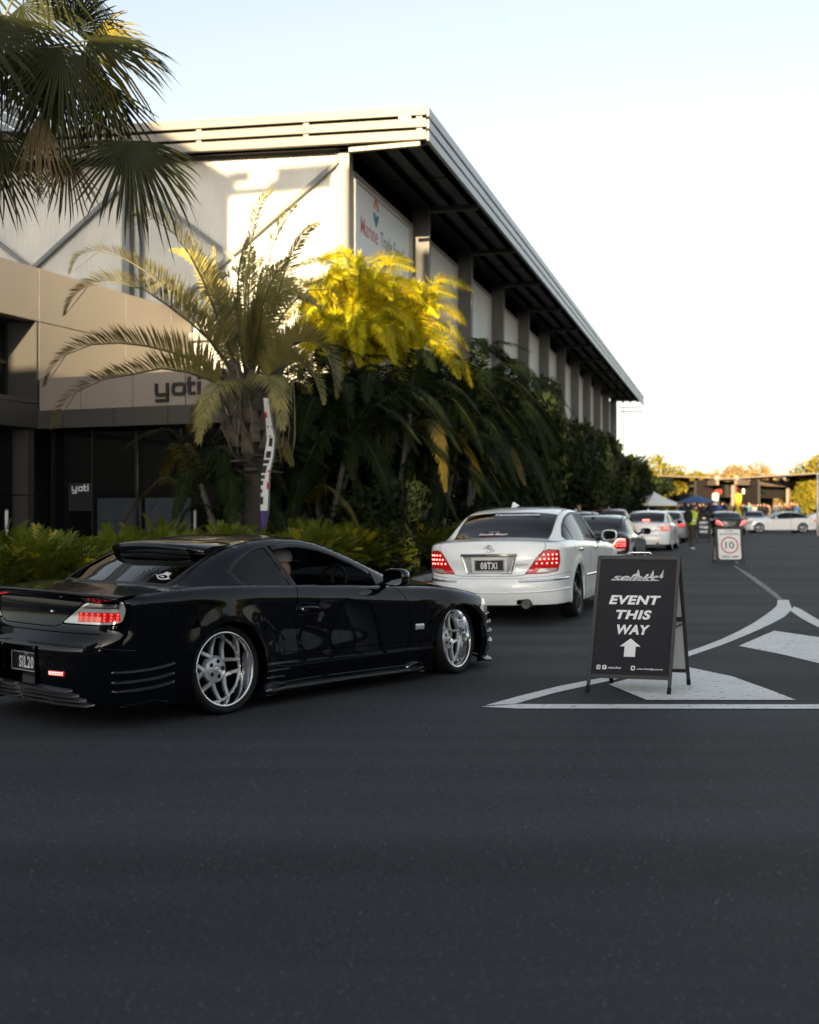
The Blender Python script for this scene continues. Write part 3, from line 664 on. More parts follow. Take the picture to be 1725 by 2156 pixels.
    mb = MB(); mb.box((1.25,0,.19), (3.7,0.9,.06)); mb.box((1.25,0,.20), (1.72,1.5,.10)); mb.box((-.60,0,.32), (.36,1.10,.20)); mb.box((3.08,0,.25), (.3,1.3,.25)); mb.build('underbody', M['cabin'], root)
    mb = MB(); mb.tube([(-.55,.42,.22),(-.9,.42,.20),(-1.12,.42,.19)], [.075,.085,.085], 20, caps=False); mb.tube([(-.90,.42,.20),(-1.10,.42,.19)], [.07,.07], 20); mb.build('exhaust', M['steel'], root)
    mb = MB(); mb.box((1.62,0,.73), (.55,1.40,.16)); mb.box((1.52,-.37,.815), (.30,.40,.06)); 
    o = mb.build('dashboard', M['cabin'], root); bevel(o, .03, 3)
    for nm_, c_, s_ in (('console',(1.30,0,.48),(.8,.24,.24)),('parcel_shelf',(-.1,0,.80),(.55,1.25,.06)),('rear_seat',(.28,0,.55),(.14,1.2,.55))): mb = MB(); mb.box(c_, s_); mb.build(nm_, M['cabin'], root)
    seat(root, 1.00, -.37, .20, M['cabin']); seat(root, .80, .37, .20, M['cabin'])
    mb = MB(); n = 28; c = Vector((1.46,-.37,.79)); ax = Vector((-.92,0,.39)).normalized(); a = Vector((0,1,0)); b = ax.cross(a)
    mb.tube([c+(a*math.cos(t)+b*math.sin(t))*.17 for t in np.linspace(0, 2*math.pi, n)], .014, 8)
    for t in (.3, 2.84, 4.71): mb.tube([c, c+(a*math.cos(t)+b*math.sin(t))*.165], [.03,.012], 6)
    mb.tube([c, c-ax*.25], .03, 8); mb.build('steering_wheel', M['black_metal'], root)
    # door pillar edge and inner skin, seen through the open window
    mb = MB()
    for sgn in (1, -1):
        xs = np.linspace(.70,1.66,14); zb = zedge(xs)-.012; p = [(x, -sgn*(float(B.Yg(x))-.02), z) for x, z in zip(xs, zb)]; q = [(x, -sgn*(float(B.Yg(x))-.06), z-.004) for x, z in zip(xs, zb)]; d = [(x, -sgn*(float(B.Yg(x))-.08), .35) for x in xs]
        k = len(xs); mb.add(p+q+d, [(i, i+1, k+i+1, k+i) for i in range(k-1)]+[(k+i, k+i+1, 2*k+i+1, 2*k+i) for i in range(k-1)])
    mb.build('door_card', M['cabin'], root)
    # clear glass in the far door only
    res = cdt_regions(dglass, [], .05)['base']; p = flip(patch_arrays(B.gside, *res, -.008)); link('door_window', skin_mesh('door_window', [p]), M['pane_clear'], root)
    # weather shield over the near window and wiper arms
    mb = MB(); up = smooth_line([(.575,1.118),(.75,1.132),(1.04,1.098),(1.34,.998),(1.56,.898)], 18); pair('weather_shield', lambda mb: ribbon(mb, B.gside, up, .030, .010), M['trim'], root)
    # small doodle on the rear glass
    mb = MB(); f = lambda a, b_: B.roof(a, b_); c0 = (-.275,-.475)
    ribbon(mb, f, smooth_line([(c0[0]+.026*math.sin(t), c0[1]+.05*math.cos(t)) for t in np.linspace(0, 2*math.pi, 14)[:-1]], 28, True), .007, .002, taper=False)
    for dx in (-.02,0,.02): ribbon(mb, f, [(c0[0]+.028,c0[1]+dx-.008),(c0[0]+.052,c0[1]+dx),(c0[0]+.028,c0[1]+dx+.008)], .005, .002, taper=False)
    for dy in (-.055,.055): ribbon(mb, f, [(c0[0]-.008,c0[1]+dy*.9),(c0[0]+.002,c0[1]+dy*1.35)], .006, .002, taper=False)
    ribbon(mb, f, [(c0[0],c0[1]-.01),(c0[0],c0[1]+.02)], .008, .002); mb.build('window_sticker', M['sticker_white'], root)['kind'] = 'stuff'
    # front lip
    mb = MB(); S = np.linspace(2.98, B.smax, 30); top = []; 
    for s_ in S:
        p = B.P(s_, .082); n = B.normal(s_, .12); nn = Vector((n[0], n[1], 0)).normalized(); ex = .035+.02*math.exp(-((s_-2.98)/.12)**2); top += [p-nn*.08, p+nn*ex, p+nn*ex+Vector((0,0,-.012)), p-nn*.08+Vector((0,0,-.012))]
    fs = [(i*4+j, i*4+(j+1)%4, (i+1)*4+(j+1)%4, (i+1)*4+j) for i in range(29) for j in range(4)]+[(0,1,2,3)]
    mb.add(top, fs); mb.add([(v[0], -v[1], v[2]) for v in top], [f_[::-1] for f_ in fs]); mb.build('front_splitter', M['black_paint'], root)
    # wheels
    wheel(root, (-.01,-.712,.301), .301, .258, .235, 'split5', M['alloy'], M['polished'], -1, math.radians(4.5), 0, .115)
    wheel(root, (-.01,.712,.301), .301, .258, .235, 'split5', M['alloy'], M['polished'], 1, math.radians(4.5), 0, .115)
    wheel(root, (2.535,-.715,.299), .299, .256, .225, 'split5', M['alloy'], M['polished'], -1, math.radians(5), math.radians(9), .10)
    wheel(root, (2.535,.715,.299), .299, .256, .225, 'split5', M['alloy'], M['polished'], 1, math.radians(5), math.radians(9), .10)
    return root, B
COUPE, COUPE_B = make_coupe((-1.868, 8.297, 0), 0.8669)
# ================================================================ saloons
def make_sedan(loc, head, label, paint, tail='tri', h=.06, led='led_red', plate_txt=None, plate_m='plate_black', roll=0.0, hero=False, scale=(1,1,1), wheels='dark_alloy', rear_glass='pane_dark', side_glass='pane_tint', dots=True, group=None, camber=1.5, brake=False, drop=0.0):
    root = empty('saloon_car', loc, (roll, 0, head), label, 'car', group); root.scale = scale
    zedge = curve((-1.2,.955),(-.8,.985),(-.3,1.0),(.4,.985),(1.4,.955),(2.2,.925),(2.9,.865),(3.4,.765),(3.75,.64))
    zmid = curve((-1.2,1.000),(-.8,1.035),(-.4,1.055),(.4,1.05),(1.6,1.03),(2.2,1.005),(2.8,.955),(3.4,.855),(3.8,.72))
    zc_ = curve((-1.2,.90),(-.3,.905),(1,.875),(2.2,.82),(3.2,.72),(3.8,.58))
    def prof(X, Z):
        zc = zc_(X); up = np.maximum(Z-zc, 0); dn = np.maximum(zc-Z, 0)
        return 0.40*up**2/np.maximum(zedge(X)-zc, 0.05)+0.085*dn**2-0.010*np.exp(-((Z-.27)/.08)**2)
    d = drop
    B = Body(Yb=curve((-1.2,.815),(-.6,.872),(0,.895),(1.4,.897),(2.85,.888),(3.3,.85),(3.8,.73)), prof=prof, zlow=lambda s: np.where(np.asarray(s, float) < -.4, .235, np.where(np.asarray(s, float) > 3.2, .20, .205))+0*np.asarray(s, float),
             xr=curve((.15,-1.09),(.24,-1.145),(.40,-1.185),(.50,-1.175),(.575,-1.145),(.62,-1.125),(.80,-1.115),(.93,-1.085),(1.05,-1.04)), xf=curve((.15,3.72),(.45,3.78),(.62,3.72),(.8,3.6)),
             xr0=-1.13, xf0=3.76, rcr=.50, rcf=.65, nr=2.75, nf=2.5, roll=.045, rollk=1.0, arches=[(0,.335,.36,.365,.012,.10),(2.85,.335,.36,.365,.012,.10)],
             zdeck=lambda x, y: zedge(x)+(zmid(x)-zedge(x))*(1-np.clip(y/.82, 0, 1)**2.3), zbelt=lambda x: zedge(x)-.006,
             Yg=curve((-.7,.72),(-.4,.795),(.2,.838),(1.0,.845),(1.6,.825),(2.2,.755)), Ye=curve((-.7,.66),(-.4,.675),(.1,.655),(.7,.635),(1.2,.642),(1.7,.690),(2.2,.745)),
             ze=curve((-.66,.975),(-.45,1.04),(-.15,1.20),(.1,1.305),(.4,1.365),(.8,1.388),(1.15,1.372),(1.45,1.305),(1.8,1.15),(2.1,.985),(2.22,.93)),
             zc=curve((-.80,1.00),(-.66,1.035),(-.4,1.15),(-.1,1.29),(.2,1.385),(.6,1.43),(1.0,1.430),(1.35,1.385),(1.7,1.245),(2.1,1.055),(2.35,.96)),
             rpow=2.6, groll=.05, gx0=-.64, gx1=2.18, bow0=.12, bow1=.13)
    sy = lambda y: B.s_of_y(y)
    side = []
    door1 = [(1.98,.97),(1.96,.86),(1.95,.6),(1.90,.40),(1.80,.30),(1.70,.262),(.86,.262),(.78,.30),(.765,.6),(.79,.97)]
    door2 = [(.78,.97),(.755,.6),(.77,.30),(.70,.262),(.50,.262),(.40,.34),(.33,.50),(.20,.66),(-.10,.80),(-.20,.90),(-.22,.99)]
    side += [('door', door1+[(1.4,1.02)]), ('rear_door', door2+[(.3,1.03)]), ('gap', strip(smooth_line(door1, 40), .006)), ('gap', strip(smooth_line(door2, 40), .006))]
    if tail == 'tri':
        tl = round_poly([(sy(.475),.612), (sy(.67),.875), (sy(.73),.898), (-.865,.885), (-.845,.76), (-.885,.640), (sy(.70),.615)], .02)
        rv = [(sy(.60),.625), (sy(.645),.668), (sy(.76),.675), (-.90,.672), (-.905,.645), (sy(.70),.625)]
    else:
        tl = round_poly([(sy(.42),.742), (sy(.46),.835), (sy(.66),.862), (-.80,.872), (-.66,.850), (-.78,.760), (sy(.70),.728)], .02)
        rv = [(sy(.45),.752), (sy(.47),.795), (sy(.60),.80), (sy(.60),.745)]
    tg = [tuple(np.array(p)+(np.array(p)-np.mean(tl, axis=0))*.045) for p in tl]
    lid_in = [(sy(.46),.600),(sy(.60),.80),(sy(.70),.925),(sy(.725),1.05)] if tail == 'tri' else [(sy(.40),.66),(sy(.41),.75),(sy(.45),.85),(sy(.60),.98)]
    zb = .585 if tail == 'tri' else .66
    lid = smooth_line([(B.smin,zb),(sy(.25),zb+.001),(sy(.40),zb+.006)]+lid_in, 30)
    side += [('gap', strip(lid, .006)), ('tail_seal', tg), ('tail_light', tl), ('reversing_lens', rv), ('gap', strip([(B.smin,.556),(sy(.4),.556),(sy(.72),.575),(-.78,.60),(-.42,.61),(-.34,.56)], .004))]
    if hero:
        side += [('recess', [(B.smin,.618),(B.smin,.838),(sy(.335),.838),(sy(.27),.618)]), ('exhaust_notch', round_poly([(sy(.375),.20),(sy(.375),.300),(sy(.555),.305),(sy(.575),.20)], .03))]
    side += [('headlight', round_poly([(3.05,.70),(3.30,.795),(3.62,.72),(B.s_of_y(.45,False),.665),(B.s_of_y(.42,False),.60),(3.45,.615),(3.15,.655)], .02))]
    cap = [('gap', strip(smooth_line([(2.2,.73),(2.9,.69),(3.5,.56),(3.66,.40)], 12), .006)), ('gap', strip(smooth_line([(2.2,-.73),(2.9,-.69),(3.5,-.56),(3.66,-.40)], 12), .006)),
           ('gap', strip([(-1.06,.70),(-.86,.725),(-.72,.70)], .005)), ('gap', strip([(-1.06,-.70),(-.86,-.725),(-.72,-.70)], .005))]
    top = lambda a, b, off, n=14: [(float(x), float(B.ze(x))-off) for x in np.linspace(a, b, n)]
    w1 = [(.80,.96)]+top(.82,1.93,.055)+[(2.02,.965),(1.95,.93)]; w2 = [(-.28,.98),(-.30,1.04)]+top(-.14,.72,.06,10)+[(.70,.96)]
    tr = [(-.34,.97),(-.36,1.04)]+top(-.16,1.98,.030,20)+[(2.12,.94),(1.95,.91)]
    gs = [('window_trim', tr), ('front_door_window', w1), ('rear_door_window', w2), ('gap', strip([(-.02,.96),(-.03,1.22)], .025))]
    ye = lambda x: float(B.Ye(x))
    def band(a, b, ea, oy, n=10):
        x = np.linspace(a, b, n); return [(q, ye(q)-oy) for q in x]+[(b+ea*.7,.40),(b+ea,0),(b+ea*.7,-.40)]+[(q, -ye(q)+oy) for q in x[::-1]]+[(a+ea*.25,0)]
    rf = [('windscreen_seal', band(1.34,2.14,.085,.03)), ('windscreen', band(1.37,2.12,.07,.06)), ('rear_window_seal', band(.12,-.60,-.075,.05)), ('rear_window', band(.10,-.585,-.06,.075))]
    T = M['trim']; lens = M['lens_red']
    shell(root, B, h, paint, side, cap, gs, rf, mats=dict(tail_seal=M['gap'], tail_light=lens, reversing_lens=M['lens_clear'], headlight=M['lens_clear'], window_trim=T, front_door_window=M['pane_clear'] if hero else M[side_glass], rear_door_window=M[side_glass],
          windscreen_seal=T, windscreen=M['pane_clear'], rear_window_seal=T, rear_window=M[rear_glass], exhaust_notch=M['gap']),
          names=dict(tail_seal='tail_light_seal', front_door_window='door_window', rear_door_window='door_window', rear_door='door'),
          offs=dict(front_door_window=-.006, rear_door_window=-.005, rear_window=-.003, windscreen=-.003, tail_light=.002, tail_seal=-.003, reversing_lens=.004, exhaust_notch=-.012), skip=('recess',)+(('front_door_window',) if hero else ()))
    lip(root, B, paint)
    if hero:
        res = cdt_regions(w1, [], .08)['base']; link('door_window', skin_mesh('door_window', [flip(patch_arrays(B.gside, *res, -.006))]), M['pane_tint'], root)
    # diodes
    if dots and tail == 'tri':
        def f(mb):
            for j, z in enumerate((.735,.785,.838)):
                n = 5 if j < 2 else 4
                for i in range(n):
                    y0 = .605+.045*(j-0)*.85; s0 = sy(y0); s1 = -.91; s = s0+(s1-s0)*i/(n-1); p = B.P(s, z-.012*i/(n-1)*0, .006); mb.ball(p, .0105, 8, 5)
        pair('brake_diodes', f, M[led], root, 'stuff')
        if led == 'led_hot' and not hero:
            pair('tail_strip', lambda mb: ribbon(mb, B.pos, [(sy(.495),.622),(sy(.60),.76),(sy(.68),.875),(sy(.74),.885),(-.90,.875)], .03, .008), M['led_hot'], root)
    elif tail == 'wrap':
        pair('tail_lamp', lambda mb: ribbon(mb, B.pos, [(sy(.66),.80),(sy(.76),.81),(-.82,.812)], .075, .006, taper=False), M['lamp_hot'] if brake else M['led_red'], root)
    if brake:
        mb = MB(); ribbon(mb, B.roof, [(-.52,-.13),(-.52,0),(-.52,.13)], .055, .006, taper=False); mb.build('high_brake_light', M['led_hot'], root)
    # bumper trims, mouldings, handles, mirrors
    pair('bumper_strip', lambda mb: ribbon(mb, B.pos, [(sy(.40),.522),(sy(.60),.527),(sy(.78),.535),(-.70,.540),(-.52,.540)], .026, .012), M['chrome'] if hero or tail == 'tri' else paint, root)
    pair('door_moulding', lambda mb: ribbon(mb, B.pos, [(.44,.520),(1.2,.512),(1.92,.500)], .030, .012), M['chrome'] if hero else paint, root)
    pair('bumper_crease', lambda mb: ribbon(mb, B.pos, [(B.smin,.385),(sy(.45),.388),(sy(.78),.400),(-.60,.412),(-.44,.405)], .020, .010), paint, root)
    for x in (-.02, 1.02): pair('door_handle', lambda mb: ribbon(mb, B.pos, [(x,.868),(x+.03,.872),(x+.16,.868),(x+.20,.862)], .032, .026), M['chrome'] if hero else paint, root)
    for sgn in (-1, 1): mirror_part(root, (1.80, sgn*.985, 1.02), (.17,.225,.155), paint, sgn, -.10*sgn)
    mb = MB(); mb.add([(-.02,-.012,1.36),(.11,-.02,1.385),(.11,.02,1.385),(-.02,.012,1.36),(-.03,0,1.425),(.03,0,1.43)], [(0,1,5,4),(3,4,5,2),(1,2,5),(0,4,3),(0,3,2,1)]); sh = mb.build('roof_aerial', paint, root); sh.location = (.16,0,-.002); sh.scale = (1.2,2.4,1.05)
    # plate, tailpipe, cabin, underside
    if not hero and plate_txt is not None: plate(root, (-1.135,0,.73) if tail == 'tri' else (-1.125,0,.745), (0,-1,0), (.12,0,1), plate_txt, m=plate_m, lm='letter_white' if plate_m == 'plate_black' else 'trim')
    mb = MB(); mb.tube([(-.7,-.46,.255),(-.95,-.46,.25),(-1.16,-.46,.25)], [.05,.062,.065], 18, caps=False); mb.tube([(-1.0,-.46,.25),(-1.15,-.46,.25)], [.055,.055], 18); mb.build('exhaust', M['steel'], root)
    for sg in (1,-1):
        for xw_ in (0, 2.85): mb = MB(); liner(mb, xw_,.335,.37,.375,.87,.52,(sg,)); mb.build('wheel_housing', M['gap'], root)
    mb = MB(); mb.box((1.3,0,.30), (4.6,1.04,.12)); mb.box((1.42,0,.30), (2.0,1.6,.14)); mb.box((-.72,0,.42), (.50,1.16,.22)); mb.box((3.3,0,.38), (.4,1.2,.2)); mb.build('underbody', M['cabin'], root)
    mb = MB(); mb.box((1.85,0,.88), (.6,1.45,.16)); mb.build('dashboard', M['cabin'], root); mb = MB(); mb.box((-.55,0,.96), (.5,1.3,.04)); mb.build('parcel_shelf', M['cabin'], root); mb = MB(); mb.box((.10,0,.72), (.18,1.30,.60), Matrix.Rotation(math.radians(-16),3,'Y')); mb.build('rear_seat', M['cabin'], root)
    for y in (-.38, .38): seat(root, .95, y, .30, M['cabin'])
    wm = M[wheels]
    for x in (0, 2.85):
        for s in (-1, 1): wheel(root, (x, s*.765, .333), .333, .262, .225, 7 if hero else 5, wm, wm if hero else M['alloy'], s, math.radians(camber), 0, .045)
    return root, B
UPHEAD = ROAD_ROT
MAJ, MB_ = make_sedan((1.355, 14.94, .012), math.radians(90-19.5), 'white saloon with red lamp clusters and a black number plate beside the event sign', M['pearl_paint'], 'tri', .030, 'led_hot', hero=True, roll=math.radians(-1.2), camber=2.5)
def dress_white_saloon(root, B):
    sy = lambda y: B.s_of_y(y)
    # number plate panel with chrome surround and clear side lamps
    xb = -1.085; mb = MB()
    mb.add([(xb,-.34,.845),(xb,.34,.845),(xb,.275,.612),(xb,-.275,.612)], [(0,1,2,3)]); mb.build('plate_panel', M['pearl_paint'], root)
    fr = MB()
    for a, b, t in (((-.345,.842),(.345,.842),.036), ((-.28,.615),(.28,.615),.016), ((-.345,.842),(-.28,.615),.014), ((.345,.842),(.28,.615),.014)):
        a = Vector((-1.122-.004*(a[1]>.7), a[0], a[1])); b = Vector((-1.122-.004*(b[1]>.7), b[0], b[1])); d = (b-a).normalized(); n = d.cross(Vector((1,0,0)))*t/2
        fr.frame_box(a-n-d*t*.3+Vector((-.006,0,0)), b-a+d*t*.6, n*2, Vector((.045,0,0)))
    bevel(fr.build('plate_surround', M['chrome'], root, fix=True), .005, 2)
    for s in (1, -1):
        g = MB(); g.add([(-1.105,s*.325,.820),(-1.105,s*.235,.815),(-1.105,s*.215,.632),(-1.105,s*.275,.632)], [(0,1,2,3)] if s < 0 else [(3,2,1,0)])
        for k in range(6):
            z = .65+.028*k; g.frame_box((-1.115, s*.225, z), (.012,0,0), (0,s*.075,0), (0,0,.014))
        g.build('reversing_lamp', M['lens_clear'], root, fix=True)
    plate(root, (-1.108,0,.715), (0,-1,0), (0,0,1), '08TXI', .372, .135, 'QLD', xs=.66, size=.112)
    # badge of three ellipses
    mb = MB(); c = B.P(B.smin+.002, .915, .008)
    def ell(a, b, dz=0, t=.006):
        mb.tube([c+Vector((0, a*math.cos(q), dz+b*math.sin(q))) for q in np.linspace(0, 2*math.pi, 28)], t, 6, caps=False)
    ell(.062,.042); ell(.022,.040); ell(.042,.017,.018); mb.build('badge', M['chrome'], root)
    o = letter('model_lettering', 'MAJESTA', B.P(sy(.425),.722,.004), (0.22,-1,0), (0,0,1), .034, M['letter_silver'], root, xs=1.15, ext=.002, off=.0008)
    # rear glass lettering
    def on_glass(y, x): p = B.roof(np.array(x), np.array(y)); return Vector((float(p[0]), float(p[1]), float(p[2])))
    a = on_glass(0,-.02); b = on_glass(0,-.12); up = (a-b).normalized(); n = Vector((0,-1,0)).cross(up)
    letter('glass_lettering', 'Thouscustomz', on_glass(-.08,-.005)+n*.004, (0,-1,0), up, .082, M['sticker_white'], root, xs=1.25, shear=.25, off=.0035, ext=.0005)
    a = on_glass(0,-.44); b = on_glass(0,-.54); up2 = (a-b).normalized(); n2 = Vector((0,-1,0)).cross(up2)
    letter('glass_lettering', 'South Boyz', on_glass(.10,-.54)+n2*.004, (0,-1,0), up2, .070, M['sticker_white'], root, xs=1.15, shear=.3, off=.002, ext=.0005)
    o = on_glass(.10,-.545)+n2*.0015; mb = MB(); mb.frame_box(o+Vector((0,.17,0))-up2*.020, Vector((0,-.36,0)), up2*.028, n2*.002); mb.build('glass_sticker', M['sticker_red'], root)
    letter('glass_lettering', 'Fraternity', on_glass(.10,-.475)+n2*.004, (0,-1,0), up2, .032, M['sticker_white'], root, xs=1.2, shear=.2)
    # bumper sensors, sunroof, antenna window visor
    pair('parking_sensor', lambda mb: mb.ball(B.P(sy(.62),.46,.0), (.006,.012,.012), 8, 5), M['pearl_paint'], root)
    mb = MB(); mb.box((.88,0,1.431), (.60,.80,.010), Matrix.Rotation(math.radians(.3),3,'Y')); mb.build('sunroof', M['trim'], root)
dress_white_saloon(MAJ, MB_)
def lane(w, u, z=0.0): return tuple(R(w, u, z))
make_sedan(lane(-2.86, 24.6), UPHEAD-math.radians(1), 'black saloon with glowing lamps waiting in front of the white saloon', M['dark_paint'], 'tri', .055, 'led_hot', 'SYD08', scale=(.97,1,.93), rear_glass='pane_dark', wheels='alloy')
make_sedan(lane(-2.88, 42.0), UPHEAD-math.radians(2), 'white saloon with its high brake light lit, next to the hi-vis marshal', M['white_paint'], 'wrap', .06, 'led_red', '482ZKQ', 'white_paint', brake=True, scale=(.93,1,1.0), dots=False)
make_sedan(lane(-2.80, 52.8), UPHEAD, 'silver saloon in the queue just beyond the brake lit white car', M['silver_paint'], 'wrap', .09, 'led_red', '', brake=False, scale=(.95,1,1.0), dots=False)
make_sedan(lane(-2.75, 61.5), UPHEAD, 'dark grey saloon near the head of the queue by the gazebo', M['grey_paint'], 'wrap', .10, 'led_red', '', scale=(.95,1,1.0), dots=False)
make_sedan(lane(-4.35, 33.2), UPHEAD+math.radians(4), 'pale silver saloon pulled to the left beside the dark trees', M['silver_paint'], 'wrap', .09, 'led_red', '', scale=(.93,1,.985), dots=False)
make_sedan(lane(-4.75, 46.5), UPHEAD, 'maroon hatchback style saloon parked left of the brake lit white car', M['maroon_paint'], 'wrap', .09, 'led_red', '', scale=(.86,1,1.06), dots=False)
make_sedan((18.2, 65.2, 0), math.radians(90-4), 'black saloon with lit tail lamps behind the speed limit sign', M['dark_paint'], 'tri', .09, 'led_hot', '', scale=(.98,1.02,.99), wheels='alloy')
make_sedan((25.75, 75.4, 0), math.radians(179), 'white saloon seen side on, crossing behind the black saloon', M['white_paint'], 'wrap', .09, 'led_red', None, scale=(1,1,.99), wheels='silver_paint', drop=.02)
make_sedan((25.2, 83.5, 0), math.radians(78), 'blue grey saloon half hidden behind the side on white saloon', M['silver_paint'], 'wrap', .11, 'led_red', '', scale=(.95,1,1.03), dots=False)
def make_van(loc, head):
    root = empty('van', loc, (0,0,head), 'white box van at the right edge behind the side on white saloon', 'van')
    mb = MB(); prof = [(-2.4,.35),(-2.4,2.14),(-2.3,2.22),(.9,2.22),(1.25,2.08),(1.75,1.32),(2.35,1.12),(2.5,.95),(2.5,.35)]
    mb.prism([(p[0], p[1]) for p in prof], (0,.95,0), (1,0,0), (0,0,1), (0,-1.9,0)); bevel(mb.build('body', M['white_paint'], root, fix=True), .06, 3)
    for s in (1, -1):
        g = MB(); g.prism([(.55,1.32),(.55,2.0),(1.15,2.0),(1.6,1.34)], (0,s*.951,0), (1,0,0), (0,0,1), (0,s*.004,0)); g.build('door_window', M['pane_dark'], root, fix=True)
        l = MB(); l.box((-2.405,s*.82,1.1), (.03,.14,.5)); l.build('tail_light', M['lens_red'], root)
        for x in (-1.5, 1.55): wheel(root, (x, s*.82, .34), .34, .23, .2, 5, M['alloy'], M['alloy'], s, 0, 0, .03)
    g = MB(); g.box((-2.404,0,1.68), (.012,1.5,.55)); g.build('rear_window', M['pane_dark'], root)
    g = MB(); g.add([(1.28,-.85,2.04),(1.28,.85,2.04),(1.752,.88,1.35),(1.752,-.88,1.35)], [(0,3,2,1)]); w = g.build('windscreen', M['pane_dark'], root); w.location = (.012,0,.012)
    return root
make_van((30.9, 81.5, 0), math.radians(172))
# ================================================================ ground
def asphalt(name, c1, c2, c3, rough=.78):
    m = bpy.data.materials.new(name); m.use_nodes = True; nt = m.node_tree; b = nt.nodes['Principled BSDF']; L = nt.links.new
    tc = nt.nodes.new('ShaderNodeTexCoord')
    def noise(s, d=3): n = nt.nodes.new('ShaderNodeTexNoise'); n.inputs['Scale'].default_value = s; n.inputs['Detail'].default_value = d; L(tc.outputs['Object'], n.inputs['Vector']); return n
    def ramp(src, a, b_): r = nt.nodes.new('ShaderNodeMapRange'); r.inputs[1].default_value = a; r.inputs[2].default_value = b_; L(src, r.inputs[0]); return r.outputs[0]
    def mixc(f, a, c): x = nt.nodes.new('ShaderNodeMix'); x.data_type = 'RGBA'; L(f, x.inputs[0]); (L(a, x.inputs[6]) if not isinstance(a, tuple) else setattr(x.inputs[6], 'default_value', (*a,1))); (L(c, x.inputs[7]) if not isinstance(c, tuple) else setattr(x.inputs[7], 'default_value', (*c,1))); return x.outputs[2]
    big = noise(.35, 5); mid = noise(3.0, 5); fine = noise(260, 3); spk = nt.nodes.new('ShaderNodeTexVoronoi'); spk.inputs['Scale'].default_value = 210; L(tc.outputs['Object'], spk.inputs['Vector'])
    col = mixc(ramp(big.outputs[0], .35, .65), c1, c2); col = mixc(ramp(mid.outputs[0], .45, .8), col, tuple(x*.72 for x in c1)); grit = noise(70, 3); col = mixc(ramp(grit.outputs[0], .38, .62), tuple(x*.50 for x in c1), col); col = mixc(ramp(fine.outputs[0], .40, .66), tuple(x*.45 for x in c1), col)
    mp = nt.nodes.new('ShaderNodeMapping'); mp.inputs['Rotation'].default_value = (0,0,-ROAD_ROT); mp.inputs['Scale'].default_value = (.06,1.1,1); L(tc.outputs['Object'], mp.inputs[0]); tk = nt.nodes.new('ShaderNodeTexNoise'); tk.inputs['Scale'].default_value = 1.0; tk.inputs['Detail'].default_value = 4; L(mp.outputs[0], tk.inputs['Vector'])
    tm = nt.nodes.new('ShaderNodeMix'); tm.data_type = 'RGBA'; tm.blend_type = 'MULTIPLY'; tm.inputs[0].default_value = 1; L(col, tm.inputs[6]); tr_ = nt.nodes.new('ShaderNodeMapRange'); tr_.inputs[1].default_value = .35; tr_.inputs[2].default_value = .65; tr_.inputs[3].default_value = .66; tr_.inputs[4].default_value = 1.15; L(tk.outputs[0], tr_.inputs[0]); L(tr_.outputs[0], tm.inputs[7]); col = tm.outputs[2]
    ck = nt.nodes.new('ShaderNodeTexVoronoi'); ck.feature = 'DISTANCE_TO_EDGE'; ck.inputs['Scale'].default_value = .22; wv = noise(1.6, 6); wa = nt.nodes.new('ShaderNodeVectorMath'); wa.operation = 'MULTIPLY_ADD'; wa.inputs[1].default_value = (.9,.9,0); L(wv.outputs['Color'], wa.inputs[0]); L(tc.outputs['Object'], wa.inputs[2]); L(wa.outputs[0], ck.inputs['Vector'])
    cm = nt.nodes.new('ShaderNodeMapRange'); cm.inputs[1].default_value = .0; cm.inputs[2].default_value = .0016; cm.inputs[3].default_value = .78; cm.inputs[4].default_value = 1; L(ck.outputs['Distance'], cm.inputs[0]); c2 = nt.nodes.new('ShaderNodeMix'); c2.data_type = 'RGBA'; c2.blend_type = 'MULTIPLY'; c2.inputs[0].default_value = 1; L(col, c2.inputs[6]); L(cm.outputs[0], c2.inputs[7]); col = c2.outputs[2]
    rnd = nt.nodes.new('ShaderNodeSeparateColor'); L(spk.outputs['Color'], rnd.inputs[0]); sp = nt.nodes.new('ShaderNodeMath'); sp.operation = 'GREATER_THAN'; sp.inputs[1].default_value = .988; L(rnd.outputs[0], sp.inputs[0])
    col = mixc(sp.outputs[0], col, c3); L(col, b.inputs['Base Color']); b.inputs['Roughness'].default_value = rough; b.inputs['Specular IOR Level'].default_value = .16
    bp = nt.nodes.new('ShaderNodeBump'); bp.inputs['Strength'].default_value = .40; bp.inputs['Distance'].default_value = .006; ad = nt.nodes.new('ShaderNodeMath'); L(spk.outputs['Distance'], ad.inputs[0]); L(fine.outputs[0], ad.inputs[1]); L(ad.outputs[0], bp.inputs['Height']); L(bp.outputs[0], b.inputs['Normal'])
    return m
def sheet(name, pts, z, m):
    me = bpy.data.meshes.new(name); me.from_pydata([(p[0], p[1], z) for p in pts], [], [tuple(range(len(pts)))]); me.update()
    if me.polygons[0].normal.z < 0: me.flip_normals()
    o = link(name, me, m); o['kind'] = 'structure'; return o
M['asphalt'] = asphalt('asphalt', (.100,.106,.107), (.080,.086,.087), (.18,.18,.18), .80)
M['asphalt_dark'] = asphalt('asphalt_dark', (.094,.098,.106), (.072,.076,.083), (.19,.19,.19), .80)
M['soil'] = mat('soil', (.030,.024,.018), .95, var=.6, vscale=8, bump=.8, bscale=30)
M['concrete'] = mat('concrete', (.30,.29,.27), .85, var=.3, vscale=3, bump=.2, bscale=60)
M['paving'] = mat('paving', (.13,.125,.12), .8, var=.3, vscale=2)
sheet('road', [(-700,-500),(700,-500),(700,1200),(-700,1200)], 0, M['asphalt'])
EDGE_Y = 15.85
